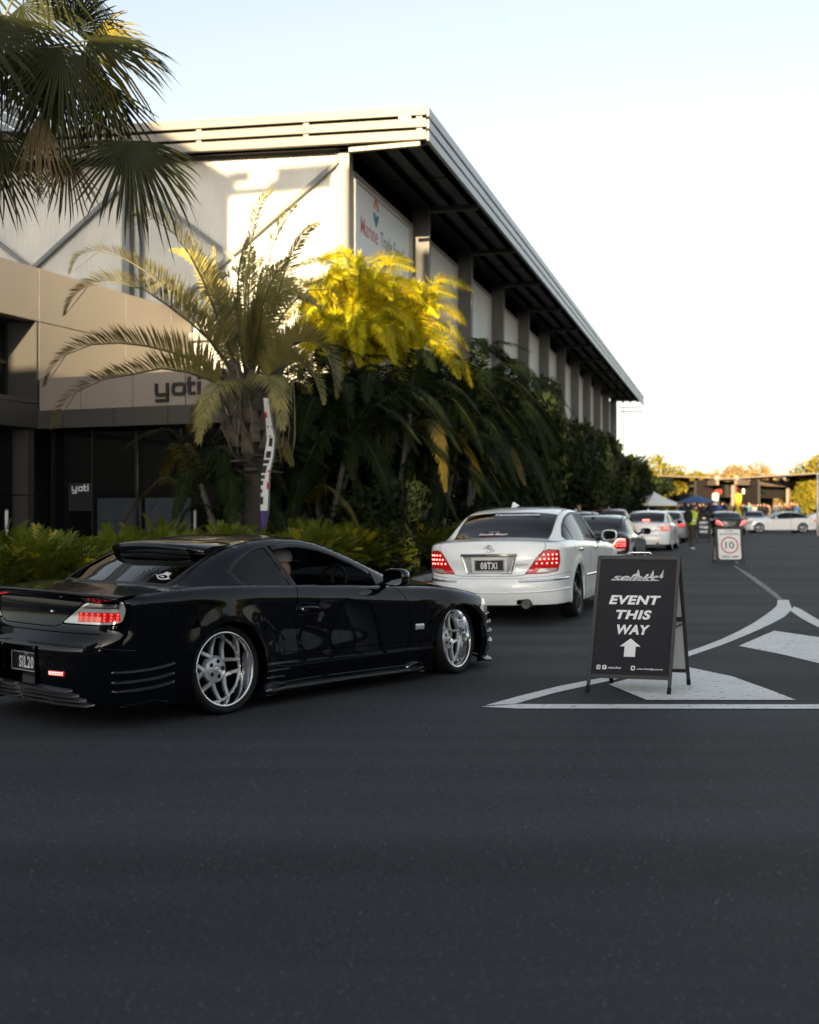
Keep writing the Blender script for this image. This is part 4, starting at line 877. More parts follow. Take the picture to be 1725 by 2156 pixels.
sheet('near_road', [(-60,-60),(60,-60),(60,EDGE_Y+.4),(20,EDGE_Y),(7,EDGE_Y),(4.2,EDGE_Y+.05),(R(-5.5,18)[0],EDGE_Y+.6),(-60,EDGE_Y-4)], .004, M['asphalt_dark'])
# garden bed with its kerb
bed = [R(-5.95,5.5),R(-5.95,97),R(-9.05,97),R(-9.05,20.4),R(-15,20.4),R(-15,5.5)]
sheet('garden_soil', bed, .10, M['soil'])
for i in range(23):
    u0 = 5.5+i*4; mb = MB(); mb.frame_box(R(-5.93,u0+.006), WD*.15, UD*3.988, (0,0,.125)); o = mb.build('kerb', M['concrete']); o['kind'] = 'structure'; bevel(o, .02, 2)
sheet('paving', [R(-9.05,20.4),R(-9.05,27),R(-40,27),R(-40,4),R(-15.1,4),R(-15.1,20.4)], .008, M['paving'])
# ---------------------------------------------------------------- painted markings
def paintmat(name, col, wear):
    m = bpy.data.materials.new(name); m.use_nodes = True; nt = m.node_tree; b = nt.nodes['Principled BSDF']; L = nt.links.new; tc = nt.nodes.new('ShaderNodeTexCoord')
    a = nt.nodes.new('ShaderNodeTexNoise'); a.inputs['Scale'].default_value = 16; a.inputs['Detail'].default_value = 9; a.inputs['Roughness'].default_value = .75; L(tc.outputs['Object'], a.inputs['Vector'])
    r = nt.nodes.new('ShaderNodeMapRange'); r.inputs[1].default_value = wear; r.inputs[2].default_value = wear+.06; L(a.outputs[0], r.inputs[0])
    c = nt.nodes.new('ShaderNodeTexNoise'); c.inputs['Scale'].default_value = 2.2; c.inputs['Detail'].default_value = 5; L(tc.outputs['Object'], c.inputs['Vector'])
    m1 = nt.nodes.new('ShaderNodeMix'); m1.data_type = 'RGBA'; m1.inputs[6].default_value = (*col,1); m1.inputs[7].default_value = (*[x*.72 for x in col],1); L(c.outputs[0], m1.inputs[0])
    m2 = nt.nodes.new('ShaderNodeMix'); m2.data_type = 'RGBA'; m2.inputs[7].default_value = (.05,.05,.05,1); L(m1.outputs[2], m2.inputs[6]); L(r.outputs[0], m2.inputs[0]); L(m2.outputs[2], b.inputs['Base Color'])
    b.inputs['Roughness'].default_value = .65; bp = nt.nodes.new('ShaderNodeBump'); bp.inputs['Strength'].default_value = .3; bp.inputs['Distance'].default_value = .004; n2 = nt.nodes.new('ShaderNodeTexNoise'); n2.inputs['Scale'].default_value = 160; L(tc.outputs['Object'], n2.inputs['Vector']); L(n2.outputs[0], bp.inputs['Height']); L(bp.outputs[0], b.inputs['Normal']); return m
M['line_paint'] = paintmat('line_paint', (.80,.79,.76), .575); M['line_faded'] = paintmat('line_faded', (.30,.30,.29), .47)
q4 = lambda x, y: gnd((1700+x*.46377)*.69, (1650+y*.46377)*.69)
def band(a, b): return [q4(*p) for p in a]+[q4(*p) for p in b[::-1]]
def mark(name, pts, z=.009, m='line_paint'): return sheet(name, pts, z, M[m])
base_y0, base_y1 = gnd(1300,1485.2), gnd(1300,1494.6)
tip = gnd(1013,1490.5)
mark('island_line', [tip, gnd(1090,1494.4), (12.0, base_y1.y-.06, 0), (12.0, base_y0.y-.06, 0), gnd(1150,1485.2), gnd(1090,1484.8)])
up = [gnd(1022,1487.8), gnd(1090,1469), gnd(1173,1448), gnd(1243,1434)]+[q4(*p) for p in ((330,905),(600,835),(855,738),(970,697),(1080,655),(1190,603),(1290,549),(1360,502),(1415,462),(1448,430),(1452,392))]
lo = [gnd(1085,1484.6), gnd(1130,1472), gnd(1173,1460.3), gnd(1240,1445.5)]+[q4(*p) for p in ((350,928),(620,866),(860,770),(975,730),(1090,690),(1215,640),(1330,590),(1420,547),(1500,503),(1548,455),(1525,394))]
mark('island_line', up+lo[::-1], .0095)
mark('island_line', band([(1549,448),(1562,436),(1600,452),(1660,488),(1725,527),(1850,592),(2050,668)],[(1541,468),(1556,478),(1600,509),(1660,543),(1725,575),(1830,622),(2050,705)]))
mark('hatch_stripe', [q4(*p) for p in ((340,952),(590,1055),(1572,1055),(1400,988),(1150,898),(870,840),(760,868),(600,898),(470,915))])
mark('hatch_stripe', [q4(*p) for p in ((1198,697),(1430,597),(1725,640),(2100,700),(2300,760),(2000,878),(1725,812),(1500,757))])
mark('centre_line', band([(1450,386),(1380,330),(1260,240),(1160,165)],[(1490,386),(1420,328),(1300,240),(1172,165)]), .006, 'line_faded')
mark('centre_line', [R(.15,31.5),R(.24,31.5),R(-.6,70),R(-.7,70)], .004, 'line_faded')
# loose chips of stone on the tarmac
def chips(n=2600):
    ang = RNG.uniform(0, 6.28, n); Y = 2.2+11.5*RNG.random(n)**1.3; X = (RNG.random(n)-.5)*Y*.9+.3; s = .0016+.0045*RNG.random(n)**3; V = []; F = []
    base = np.array([(1,0,0),(-.4,.9,0),(-.6,-.8,0),(.1,.05,.9)])
    for i in range(n):
        c, q = math.cos(ang[i]), math.sin(ang[i]); b = base*RNG.uniform(.6,1.3,(4,3)); P = np.stack([b[:,0]*c-b[:,1]*q, b[:,0]*q+b[:,1]*c, b[:,2]], 1)*s[i]+np.array([X[i], Y[i], .004]); V.append(P)
    k = np.arange(n)[:,None]*4; F = np.vstack([k+np.array([[0,1,3]]), k+np.array([[1,2,3]]), k+np.array([[2,0,3]])])
    o = link('loose_gravel', np_mesh('loose_gravel', np.vstack(V), F), mat('chip', (.22,.22,.21), .7, var=.7, vscale=3)); o['kind'] = 'stuff'; o['label'] = 'tiny loose stone chips scattered over the near tarmac'
chips()
# ================================================================ signs
M['sign_black'] = mat('sign_black', (.020,.021,.026), .6, spec=.18); M['sign_frame'] = mat('sign_frame', (.032,.032,.033), .5, metal=.2, var=.2, vscale=30)
M['sign_white'] = mat('sign_white', (.66,.68,.69), .5); M['sign_red'] = mat('sign_red', (.42,.035,.03), .5); M['board_grey'] = mat('board_grey', (.46,.48,.46), .6)
M['ink'] = mat('ink', (.02,.022,.025), .5)
def fit_text(name, txt, rect, z, m, parent, **kw):
    """lettering stretched to a rectangle (x0, x1, y0, y1) of the parent's local plane"""
    me = text_mesh(txt, 1.0, **kw); co = np.empty(len(me.vertices)*3); me.vertices.foreach_get('co', co); co = co.reshape(-1, 3); a = co.min(0); b = co.max(0)
    x0, x1, y0, y1 = rect; co[:,0] = x0+(co[:,0]-a[0])/(b[0]-a[0])*(x1-x0); co[:,1] = y0+(co[:,1]-a[1])/(b[1]-a[1])*(y1-y0); co[:,2] = z+(co[:,2]-a[2])*.0006/max(b[2]-a[2], 1e-6)
    me.vertices.foreach_set('co', co.ravel()); me.update(); return link(name, me, m, parent)
def event_board(parent, W, Hh):
    """the printed face: local x across, y up from the bottom edge, z out of the face"""
    X = lambda p: (p-.5)*W; Yq = lambda q: (1-q)*Hh; wm = M['letter_white']; z = .0006
    def T(txt, x0, x1, q0, q1, shear=.22, off=.035, name='lettering', m=wm): return fit_text(name, txt, (X(x0), X(x1), Yq(q1), Yq(q0)), z, m, parent, shear=shear, off=off, ext=.01, space=1.10)
    T('EVENT', .135, .845, .316, .396, .2, .042); T('THIS', .245, .735, .443, .524, .2, .042); T('WAY', .275, .73, .571, .655, .2, .042)
    a = MB(); a.prism([(X(.478),Yq(.688)),(X(.622),Yq(.757)),(X(.555),Yq(.757)),(X(.555),Yq(.845)),(X(.402),Yq(.845)),(X(.402),Yq(.757)),(X(.336),Yq(.757))], (0,0,z), (1,0,0), (0,1,0), (0,0,.0006)); a.build('arrow', wm, parent, fix=True)
    for x0 in (.040, .120, .512):
        b = MB(); r = round_poly([(X(x0),Yq(.959)),(X(x0+.056),Yq(.959)),(X(x0+.056),Yq(.921)),(X(x0),Yq(.921))], .008, 3); b.prism(r, (0,0,z), (1,0,0), (0,1,0), (0,0,.0006)); b.build('icon', wm, parent, fix=True)
    ib = MB(); c = Vector((X(.068), Yq(.940), z+.0012))
    for rr in (.0085, .0042): ib.tube([c+Vector((math.cos(t)*rr, math.sin(t)*rr, 0)) for t in np.linspace(0, 6.283, 18)], .0008, 4, caps=False)
    sq = round_poly([(-.010,-.010),(.010,-.010),(.010,.010),(-.010,.010)], .004, 3); ib.tube([c+Vector((p[0], p[1], 0)) for p in sq+sq[:1]], .0008, 4, caps=False); ib.build('icon_mark', M['sign_black'], parent)
    T('f', .138, .158, .924, .957, 0, .04, 'icon_mark', M['sign_black']).location.z = .0008
    e = MB(); e.prism([(X(.525),Yq(.949)),(X(.555),Yq(.949)),(X(.555),Yq(.931)),(X(.525),Yq(.931))], (0,0,.0013), (1,0,0), (0,1,0), (0,0,.0004)); e.build('icon_mark', M['sign_black'], parent, fix=True)
    T('selekt.official', .195, .375, .932, .950, .2, .02); T('selekt.official@gmail.com', .595, .945, .938, .956, .2, .02)
    # spiked chrome word mark
    lg = fit_text('logo', 'selekt', (X(.145), X(.80), Yq(.186), Yq(.128)), z, M['letter_silver'], parent, shear=.45, off=.025, ext=.01)
    sp = MB()
    for (xa, xb, qb), (xt, qt) in (((.46,.53,.145),(.505,.086)), ((.665,.725,.155),(.712,.088)), ((.80,.855,.150),(.858,.084))):
        sp.prism([(X(xa),Yq(qb)),(X((xa+xb)/2),Yq(qb+.016)),(X(xb),Yq(qb)),(X(xb-.004),Yq((qb+qt)/2)),(X(xt),Yq(qt)),(X((xa+xt)/2),Yq((qb+qt)/2+.004))], (0,0,z+.0004), (1,0,0), (0,1,0), (0,0,.0006))
    o = sp.build('logo_spike', M['letter_silver'], parent, fix=True); o['kind'] = 'stuff'
    u = MB(); u.prism([(X(.135),Yq(.187)),(X(.80),Yq(.187)),(X(.806),Yq(.180)),(X(.141),Yq(.180))], (0,0,z+.0002), (1,0,0), (0,1,0), (0,0,.0004)); u.build('logo_bar', M['letter_silver'], parent, fix=True)
def a_frame(loc, rz, label, W=.60, Hh=.92, spread=.50, z0=.105, face=None, fm='sign_frame', pm='sign_black', bar=.028, leg=True, back='board_grey', skew=0.0):
    D = Vector((skew*spread, spread, 0))
    root = empty('a_frame_sign', loc, (0,0,rz), label, 'sign')
    Ht = z0+Hh; L = math.hypot(spread/2, Ht); tilt = math.atan2(spread/2, Ht)
    for s, nm in ((-1, 'front_panel'), (1, 'back_panel')):
        foot = D*(s/2); up = (Vector((0,0,Ht))-foot); kk = up.length/L; up = up/L; n = Vector((0, s*math.cos(tilt), math.sin(tilt))); x = Vector((1,0,0))
        top = foot+up*L; b0 = foot+up*(z0/math.cos(tilt)); pan = MB(); pan.frame_box(b0-x*(W/2-bar*.5)+n*.004-n*.008, x*(W-bar), up*((L-z0/math.cos(tilt))-bar*.4), n*.008)
        p = pan.build(nm, M[pm if s < 0 else back], root)
        for sx in (-1, 1):
            f = MB(); f.frame_box(foot*(1 if leg else 1)+x*(sx*W/2-bar/2)-n*.012+(up*0 if leg else up*z0), x*bar, up*(L-(0 if leg else z0)), n*.024); bevel(f.build('frame_post', M[fm], root), .003, 2)
            if leg: g = MB(); g.frame_box(foot+x*(sx*W/2-bar/2-.002)-n*.014, x*(bar+.004), up*.05, n*.028); g.build('leg_foot', M['rubber'], root)
        for d in (0, L-z0/math.cos(tilt)-bar): f = MB(); f.frame_box(b0+up*d-x*(W/2-bar/2-.001)-n*.0115, x*(W-bar-.002), up*bar, n*.023); f.build('frame_rail', M[fm], root)
        if s > 0: f = MB(); f.frame_box(b0+up*(Hh*.47)-x*(W/2-bar/2-.001)-n*.03, x*(W-bar-.002), up*.03, n*.02); f.build('frame_rail', M[fm], root)
        if s < 0 and face:
            r = Vector((1,0,0)); h = (L-z0/math.cos(tilt))-2*bar; o = b0+up*bar+n*.0045
            e = empty('printed_face'); e.parent = root; e.matrix_local = basis(o, r, up); face(e, W-2*bar, h)
            if skew:
                for ch in e.children:
                    for v in ch.data.vertices: v.co.x += v.co.y*up.x/math.hypot(up.y, up.z)
    hd = MB(); hd.tube([(-.09,0,Ht-.005),(-.088,0,Ht+.022),(-.08,0,Ht+.028),(.08,0,Ht+.028),(.088,0,Ht+.022),(.09,0,Ht-.005)], .006, 8); hd.build('carry_handle', M['chrome'], root)
    st = MB(); st.tube([Vector((W/2-.02,0,Ht*.47))-D*.26,Vector((W/2-.02,0,Ht*.47+.01))+D*.25], .006, 6); st.build('spreader', M['black_metal'], root); return root
a_frame((1.790,8.880,.006), math.radians(-13.5), 'black a-frame board reading event this way with a white arrow', W=.605, Hh=.925, spread=.52, face=event_board, skew=.286)
def limit_board(parent, W, Hh):
    X = lambda p: (p-.5)*W; Yq = lambda q: (1-q)*Hh; b = MB(); c = .045
    b.prism([(X(.07)+c,Yq(.965)),(X(.93)-c,Yq(.965)),(X(.93),Yq(.965)+c),(X(.93),Yq(.56)),(X(.91),Yq(.545)),(X(.91),Yq(.525)),(X(.93),Yq(.51)),(X(.93),Yq(.06)+0*c),(X(.07),Yq(.06)),(X(.07),Yq(.51)),(X(.09),Yq(.525)),(X(.09),Yq(.545)),(X(.07),Yq(.56)),(X(.07),Yq(.965)+c)], (0,0,.001), (1,0,0), (0,1,0), (0,0,.003)); b.build('white_panel', M['sign_white'], parent, fix=True)
    def T(t, x0, x1, q0, q1, m='ink', off=.01): fit_text('lettering', t, (X(x0),X(x1),Yq(q1),Yq(q0)), .0045, M[m], parent, off=off, ext=.01)
    T('PLEASE', .36, .66, .085, .135, 'ink', 0); T('SLOW DOWN', .15, .86, .17, .235, 'ink', .02); T('10', .34, .68, .435, .645, 'ink', .012); T('SPEED LIMIT', .18, .84, .855, .92, 'ink', .02)
    g = MB(); ctr = Vector((X(.505), Yq(.54), .005)); n = 48; ro, ri = W*.335, W*.285
    vs = [ctr+Vector((r*math.cos(t), r*math.sin(t), 0)) for t in np.linspace(0, 2*math.pi, n, endpoint=False) for r in (ro, ri)]; g.add(vs, [(2*i, 2*((i+1)%n), 2*((i+1)%n)+1, 2*i+1) for i in range(n)]); g.build('red_ring', M['sign_red'], parent)
s10 = gnd(1539,1185.6); a_frame((s10.x, s10.y+.22, 0), math.radians(-2), 'white ten speed limit a-frame sign standing alone on the open tarmac', W=.74, Hh=.93, spread=.44, z0=.05, face=limit_board, fm='black_metal', pm='black_metal', bar=.02, leg=True)
def far_board(parent, W, Hh):
    X = lambda p: (p-.5)*W; Yq = lambda q: (1-q)*Hh
    for t, q in (('EVENT', .10), ('THIS', .33), ('WAY', .56)): fit_text('lettering', t, (X(.15),X(.85),Yq(q+.13),Yq(q)), .001, M['letter_white'], parent, shear=.2, off=.04, ext=.01)
sf = gnd(1484,1141); a_frame((sf.x, sf.y+.2, 0), math.radians(-4), 'distant dark a-frame board with white words beside the hi-vis marshal', W=.62, Hh=.95, spread=.42, face=far_board, fm='black_metal')

def litter(n=700):
    w = -5.75-RNG.exponential(.22, n)+.10*RNG.normal(size=n)+np.where(RNG.random(n) < .35, .45*RNG.random(n), 0); u = RNG.uniform(12, 34, n); a = RNG.uniform(0, 6.28, n); s = RNG.uniform(.012, .04, n); V = []
    for i in range(n):
        p = R(w[i], u[i], .013 if w[i] > -5.78 else .135 if w[i] > -5.93 else .112); d = Vector((math.cos(a[i]), math.sin(a[i]), RNG.uniform(-.2,.2)))*s[i]; e = Vector((-d.y, d.x, 0))*.45; V += [p-d, p+e, p+d+Vector((0,0,s[i]*.3)), p-e]
    i = np.arange(n)[:,None]*4; o = link('leaf_litter', np_mesh('leaf_litter', np.array([tuple(v) for v in V]), np.vstack([i+[[0,1,2]], i+[[0,2,3]]])), mat('litter', (.12,.075,.035), .8, var=.6, vscale=2)); o['kind'] = 'stuff'; o['label'] = 'dry fallen leaves along the kerb and garden soil'
litter()
# ================================================================ the warehouse
M['cladding'] = mat('cladding', (.60,.60,.57), .5, spec=.4, var=.2, vscale=.7); M['panel_white'] = mat('panel_white', (.60,.59,.55), .6, var=.12, vscale=.6)
M['fascia'] = mat('fascia', (.19,.175,.155), .5, var=.1, vscale=.8); M['fascia_sky'] = mat('fascia_sky', (.48,.51,.53), .4, var=.1, vscale=.5); M['steel_grey'] = mat('steel_grey', (.075,.076,.078), .55, var=.25, vscale=1.5); M['brace_grey'] = mat('brace_grey', (.13,.14,.15), .5)  # side fascia rails painted with the bluish tone of reflected sky
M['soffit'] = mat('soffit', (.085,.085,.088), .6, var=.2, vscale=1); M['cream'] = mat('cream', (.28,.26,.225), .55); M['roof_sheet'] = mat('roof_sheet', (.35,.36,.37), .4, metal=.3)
WW, UW = -9.11, 26.85            # corner of the walls
rise = lambda w: (-7.0-w)*.036   # the roof climbs gently to the left
def warehouse():
    root = empty('warehouse', R(WW, UW), (0,0,ROAD_ROT-math.pi/2), 'tall pale corrugated warehouse with a deep dark eave and grey columns', 'building')
    # local axes: x = to the road (W), y = along the road (U)
    P = lambda w, u, z: Vector((w-WW, u-UW, z)); pitch = 5.83
    def part(name, m, fn, bv=0): mb = MB(); fn(mb); o = mb.build(name, M[m], root, fix=True); return bevel(o, bv, 2) if bv else o
    # front cladding, bay by bay
    w1 = WW-.27
    for k in range(5):
        w0 = w1-5.8; mb = MB(); n = int(5.8/.0745); xs = []; p = 5.8/n
        for i in range(n): x = w1-i*p; xs += [(x,0), (x-p*.28,0), (x-p*.42,.018), (x-p*.86,.018)]
        xs.append((w0,0)); hi = 10.32+rise((w0+w1)/2)*.9; vs = []
        for x, d in xs: vs += [P(x,UW+.06-d*1.0,0), P(x,UW+.06-d,hi)]
        mb.add(vs, [(2*i, 2*i+1, 2*i+3, 2*i+2) for i in range(len(xs)-1)]); mb.build('wall_panel', M['cladding'], root)
        # cross braces, post and beam standing in front of the sheeting
        for a, b in (((w1,10.1),(w0,5.75)), ((w0,10.1),(w1,5.75))):
            A = P(a[0], UW-.12-(.0 if a[0] == w1 else .115), a[1]); Bv = P(b[0], UW-.12-(.0 if a[0] == w1 else .115), b[1]); d = (Bv-A); up = d.cross(Vector((0,1,0))).normalized()*.055
            part('brace', 'brace_grey', lambda m: m.frame_box(A-up, d, up*2, Vector((0,.10,0))))
        part('front_post', 'brace_grey', lambda m: m.frame_box(P(w0-.11,UW-.26,0), (.22,0,0), (0,.24,0), (0,0,10.35)))
        part('front_beam', 'brace_grey', lambda m: m.frame_box(P(w0+.12,UW-.22,5.78), (5.56,0,0), (0,.16,0), (0,0,.20)))
        part('downpipe', 'brace_grey', lambda m: m.tube([P(w0+.35,UW-.07,0), P(w0+.35,UW-.07,10.2), P(w0+.35,UW-.3,10.32)], .05, 8))
        w1 = w0
    part('corner_post', 'cream', lambda m: m.frame_box(P(WW-.26,UW-.06,0), (.27,0,0), (0,.30,0), (0,0,10.33)), .01)
    part('corner_flashing', 'brace_grey', lambda m: m.frame_box(P(WW-.33,UW-.03,0), (.065,0,0), (0,.2,0), (0,0,10.33)))
    # side wall panels between the columns
    us = [UW+.25]+[32.95+pitch*k for k in range(11)]
    for i in range(len(us)-1):
        a, b = us[i], us[i+1]
        part('wall_panel', 'panel_white', lambda m: m.frame_box(P(WW-.15,a+.06,0), (.13,0,0), (0,b-a-.12,0), (0,0,9.85)))
        part('clerestory', 'gap', lambda m: m.frame_box(P(WW-.45,a+.02,9.86), (.2,0,0), (0,b-a-.04,0), (0,0,.9)))
        part('top_trim', 'cream', lambda m: m.frame_box(P(WW-.16,a+.06,9.852), (.17,0,0), (0,b-a-.12,0), (0,0,.10)))
    for u in us[1:]:
        part('column', 'steel_grey', lambda m: (m.frame_box(P(WW-.02,u-.14,0), (.47,0,0), (0,.012,0), (0,0,10.45)), m.frame_box(P(WW+.44,u-.14,0), (.014,0,0), (0,.28,0), (0,0,10.45)), m.frame_box(P(WW-.04,u-.14,0), (.014,0,0), (0,.28,0), (0,0,10.45))))
        part('outrigger', 'steel_grey', lambda m: m.frame_box(P(WW+.46,u-.10,10.30), (1.50,0,0), (0,.15,0), (0,0,.17)), .01)
        part('column_lit_edge', 'fascia', lambda m: m.frame_box(P(WW+.455,u-.155,0), (.02,0,0), (0,.014,0), (0,0,10.4)))  # paler strip paints the sunlit sliver along the column flange
        part('outrigger_edge', 'fascia', lambda m: m.frame_box(P(WW+.46,u-.12,10.28), (1.50,0,0), (0,.018,0), (0,0,.06)))
    part('lit_outrigger', 'cream', lambda m: m.frame_box(P(WW+.15,UW-.50,10.17), (1.80,0,0), (0,.12,0), (0,0,.10)))
    part('sunlit_patch', 'panel_white', lambda m: m.frame_box(P(WW+1.45,UW-.60,10.80), (.30,0,0), (0,.06,0), (0,0,.13)))  # white box stands in for a sunlit patch on the fascia
    # roof, soffit, purlins
    L = 97.2-26.25
    def roofslab(m):
        a = [P(-7.02,26.27,10.98), P(-36,26.27,10.98+rise(-36)), P(-36,97.1,10.98+rise(-36)), P(-7.02,97.1,10.98)]; m.add(a+[p+Vector((0,0,.06)) for p in a], [(0,1,2,3),(4,7,6,5),(0,4,5,1),(1,5,6,2),(2,6,7,3),(3,7,4,0)])
    part('roof', 'roof_sheet', roofslab)
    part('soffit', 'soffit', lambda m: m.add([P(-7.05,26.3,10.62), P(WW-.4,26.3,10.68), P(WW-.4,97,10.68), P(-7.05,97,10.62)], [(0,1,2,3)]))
    for w in (-7.45,-8.05,-8.65): part('purlin', 'gap', lambda m: m.frame_box(P(w,26.45,10.50), (.08,0,0), (0,L-.6,0), (0,0,.11)))
    for k in range(24): part('soffit_seam', 'steel_grey', lambda m: m.frame_box(P(WW-.3,27.6+2.92*k,10.585), (2.3,0,0), (0,.05,0), (0,0,.03)))
    # three-rail fascias, front and side, with their posts
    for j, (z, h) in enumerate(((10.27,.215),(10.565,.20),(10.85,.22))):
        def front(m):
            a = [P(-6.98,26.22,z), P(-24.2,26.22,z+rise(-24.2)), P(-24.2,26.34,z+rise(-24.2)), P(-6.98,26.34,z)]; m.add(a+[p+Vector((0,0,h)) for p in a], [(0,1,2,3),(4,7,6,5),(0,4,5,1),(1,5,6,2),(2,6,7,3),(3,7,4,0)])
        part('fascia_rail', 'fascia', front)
        part('fascia_rail', 'fascia_sky', lambda m: m.frame_box(P(-7.03,26.345,z), (.09,0,0), (0,97.1-26.345,0), (0,0,h)))
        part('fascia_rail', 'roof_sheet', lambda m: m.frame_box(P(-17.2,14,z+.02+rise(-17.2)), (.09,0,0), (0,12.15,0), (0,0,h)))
    for k in range(9):
        w = -7.16-2.95*k*.98; part('fascia_post', 'cream', lambda m: m.frame_box(P(w-.07,26.30,10.30+rise(w)), (.14,0,0), (0,.06,0), (0,0,.72)))
    part('fascia_back', 'gap', lambda m: m.add([P(-7.1,26.50,10.25), P(-24.2,26.50,10.25+rise(-24.2)), P(-24.2,26.50,11.0+rise(-24.2)), P(-7.1,26.50,11.0)], [(0,1,2,3)]))
    part('fascia_back', 'gap', lambda m: m.add([P(-7.14,26.6,10.4), P(-7.14,97,10.4), P(-7.14,97,11.0), P(-7.14,26.6,11.0)], [(0,1,2,3)]))
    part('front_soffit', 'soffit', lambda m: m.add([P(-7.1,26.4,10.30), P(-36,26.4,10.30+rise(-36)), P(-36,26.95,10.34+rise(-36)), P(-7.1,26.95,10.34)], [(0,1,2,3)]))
    part('far_bracket', 'steel_grey', lambda m: (m.frame_box(P(WW+.1,96.6,10.1), (2.0,0,0), (0,.1,0), (0,0,.08)), m.frame_box(P(WW+.1,96.6,9.75), (2.0,0,0), (0,.1,0), (0,0,.08)), m.frame_box(P(WW+.5,96.6,0), (.06,0,0), (0,.06,0), (0,0,10.1))))
    part('far_wall', 'panel_white', lambda m: m.frame_box(P(-36,92.6,0), (26.8,0,0), (0,.2,0), (0,0,10.3)))
    return root
warehouse()
def trade_sign():
    root = empty('trade_sign', R(WW+.01, 29.6, 8.5), (0,0,ROAD_ROT), 'white board reading marine trade supplies high on the warehouse side wall', 'sign')
    # local x = along the road, y = away from the wall towards the left... facing -y
    mb = MB(); mb.frame_box((-2.45,-.05,-2.2), (4.95,0,0), (0,.05,0), (0,0,3.45)); bevel(mb.build('board', M['sign_white'], root), .01, 2)
    mb = MB()
    mb.frame_box((-2.40,-.058,1.17), (4.85,0,0), (0,.008,0), (0,0,.045)); mb.build('board_edge', M['brace_grey'], root)
    for name, t, x0, x1, m in (('red_lettering','Marine',-2.05,-.58,'sign_pink'), ('grey_lettering','Trade Supplies',-.36,2.35,'sign_ink')):
        o = fit_text(name, t, (x0, x1, -.10 if t == 'Trade Supplies' else 0, .44), .0, M[m], root, off=.004, ext=.01); o.matrix_local = basis((0,-.056,-.02), (1,0,0), (0,0,1))
    for s, m in ((1, 'sign_pink'), (-1, 'sign_blue')):
        n = 14; out = [(.30*math.sin(math.pi*i/n)*(1 if i <= n else -1), s*(.06+.33*(i/n if False else 0))) for i in range(0)]
        p = [(-.24,.05*s),(-.19,.20*s),(-.09,.33*s),(0,.42*s),(.09,.33*s),(.19,.20*s),(.24,.05*s)]+([(.10,.05*s),(.07,.16*s),(0,.24*s),(-.07,.16*s),(-.10,.05*s)] if s > 0 else [(.12,.06*s),(.0,.15*s),(-.06,.05*s)])
        g = MB(); g.prism(p, (-.75,-.052,.83), (1,0,0), (0,0,1), (0,-.006,0)); g.build('emblem', M[m], root, fix=True)
M['sign_pink'] = mat('sign_pink', (.55,.16,.16), .6); M['sign_ink'] = mat('sign_ink', (.16,.19,.23), .6); M['sign_blue'] = mat('sign_blue', (.04,.13,.24), .6)
trade_sign()
# ================================================================ the low showroom in front
M['composite'] = mat('composite', (.30,.26,.225), .42, spec=.5, metal=.25, var=.05, vscale=.4); M['composite_dark'] = mat('composite_dark', (.060,.058,.056), .42, metal=.2, var=.1, vscale=.5)
M['shop_glass'] = mat('shop_glass', (.004,.005,.006), .06, spec=.22); M['frame_black'] = mat('frame_black', (.010,.010,.011), .4)
M['poster_blue'] = mat('poster_blue', (.016,.030,.045), .5); M['poster_edge'] = mat('poster_edge', (.032,.037,.040), .5); M['sign_letter_dark'] = mat('sign_letter_dark', (.010,.010,.011), .35)
def stroke_word(root, name, o, right, up, n, h, m, depth=.03):
    """square rounded letters y-o-t-i, x-height h"""
    t = h*.24; w = h*1.25; r = Vector(right); u = Vector(up); nn = Vector(n); x = 0
    def piece(nm, strokes):
        mb = MB()
        for k, pl in enumerate(strokes):
            pl = smooth_line(pl, 3) if False else pl; q = strip(pl, t) if len(pl) > 1 else pl
            mb.prism(q, o+nn*(.0006*k), r, u, nn*depth)
        mb.build(nm, m, root, fix=True)
    rp = lambda a, b, c, d: round_poly([(a,b),(c,b),(c,d),(a,d)], h*.35, 4)
    def ring(mb, a, b, c, d):
        po = round_poly([(a,b),(c,b),(c,d),(a,d)], h*.36, 4); pi = round_poly([(a+t,b+t),(c-t,b+t),(c-t,d-t),(a+t,d-t)], h*.18, 4); k = len(po)
        vs = [o+r*p[0]+u*p[1] for p in po]+[o+r*p[0]+u*p[1] for p in pi]; vs += [v+nn*depth for v in vs]
        mb.add(vs, [(2*k+i, 2*k+(i+1)%k, 3*k+(i+1)%k, 3*k+i) for i in range(k)]+[(i, (i+1)%k, 2*k+(i+1)%k, 2*k+i) for i in range(k)]+[(k+i, 3*k+i, 3*k+(i+1)%k, k+(i+1)%k) for i in range(k)])
    bx = lambda mb, a, b, c, d, e=0: mb.frame_box(o+r*a+u*b+nn*e, r*(c-a), u*(d-b), nn*(depth+.001*e))
    y = MB(); bx(y,0,h*.18,t,h); bx(y,w-t,-h*.42,w,h,.0008); bx(y,h*.08,0,w-t*.9,t,.0016); bx(y,h*.05,-h*.46,w-t*.6,-h*.46+t,.0024); y.build('letter_y', m, root)
    x = w+h*.28; q = MB(); ring(q, x, 0, x+w, h); q.build('letter_o', m, root, fix=True)
    x += w+h*.20; q = MB(); bx(q,x,h*.12,x+t,h*1.38); bx(q,x-h*.10,h-t,x+h*.62,h,.0008); bx(q,x+t*.4,0,x+h*.62,t,.0016); q.build('letter_t', m, root)
    x += h*.86; q = MB(); bx(q,x,0,x+t,h); bx(q,x,h*1.14,x+t,h*1.38); q.build('letter_i', m, root)
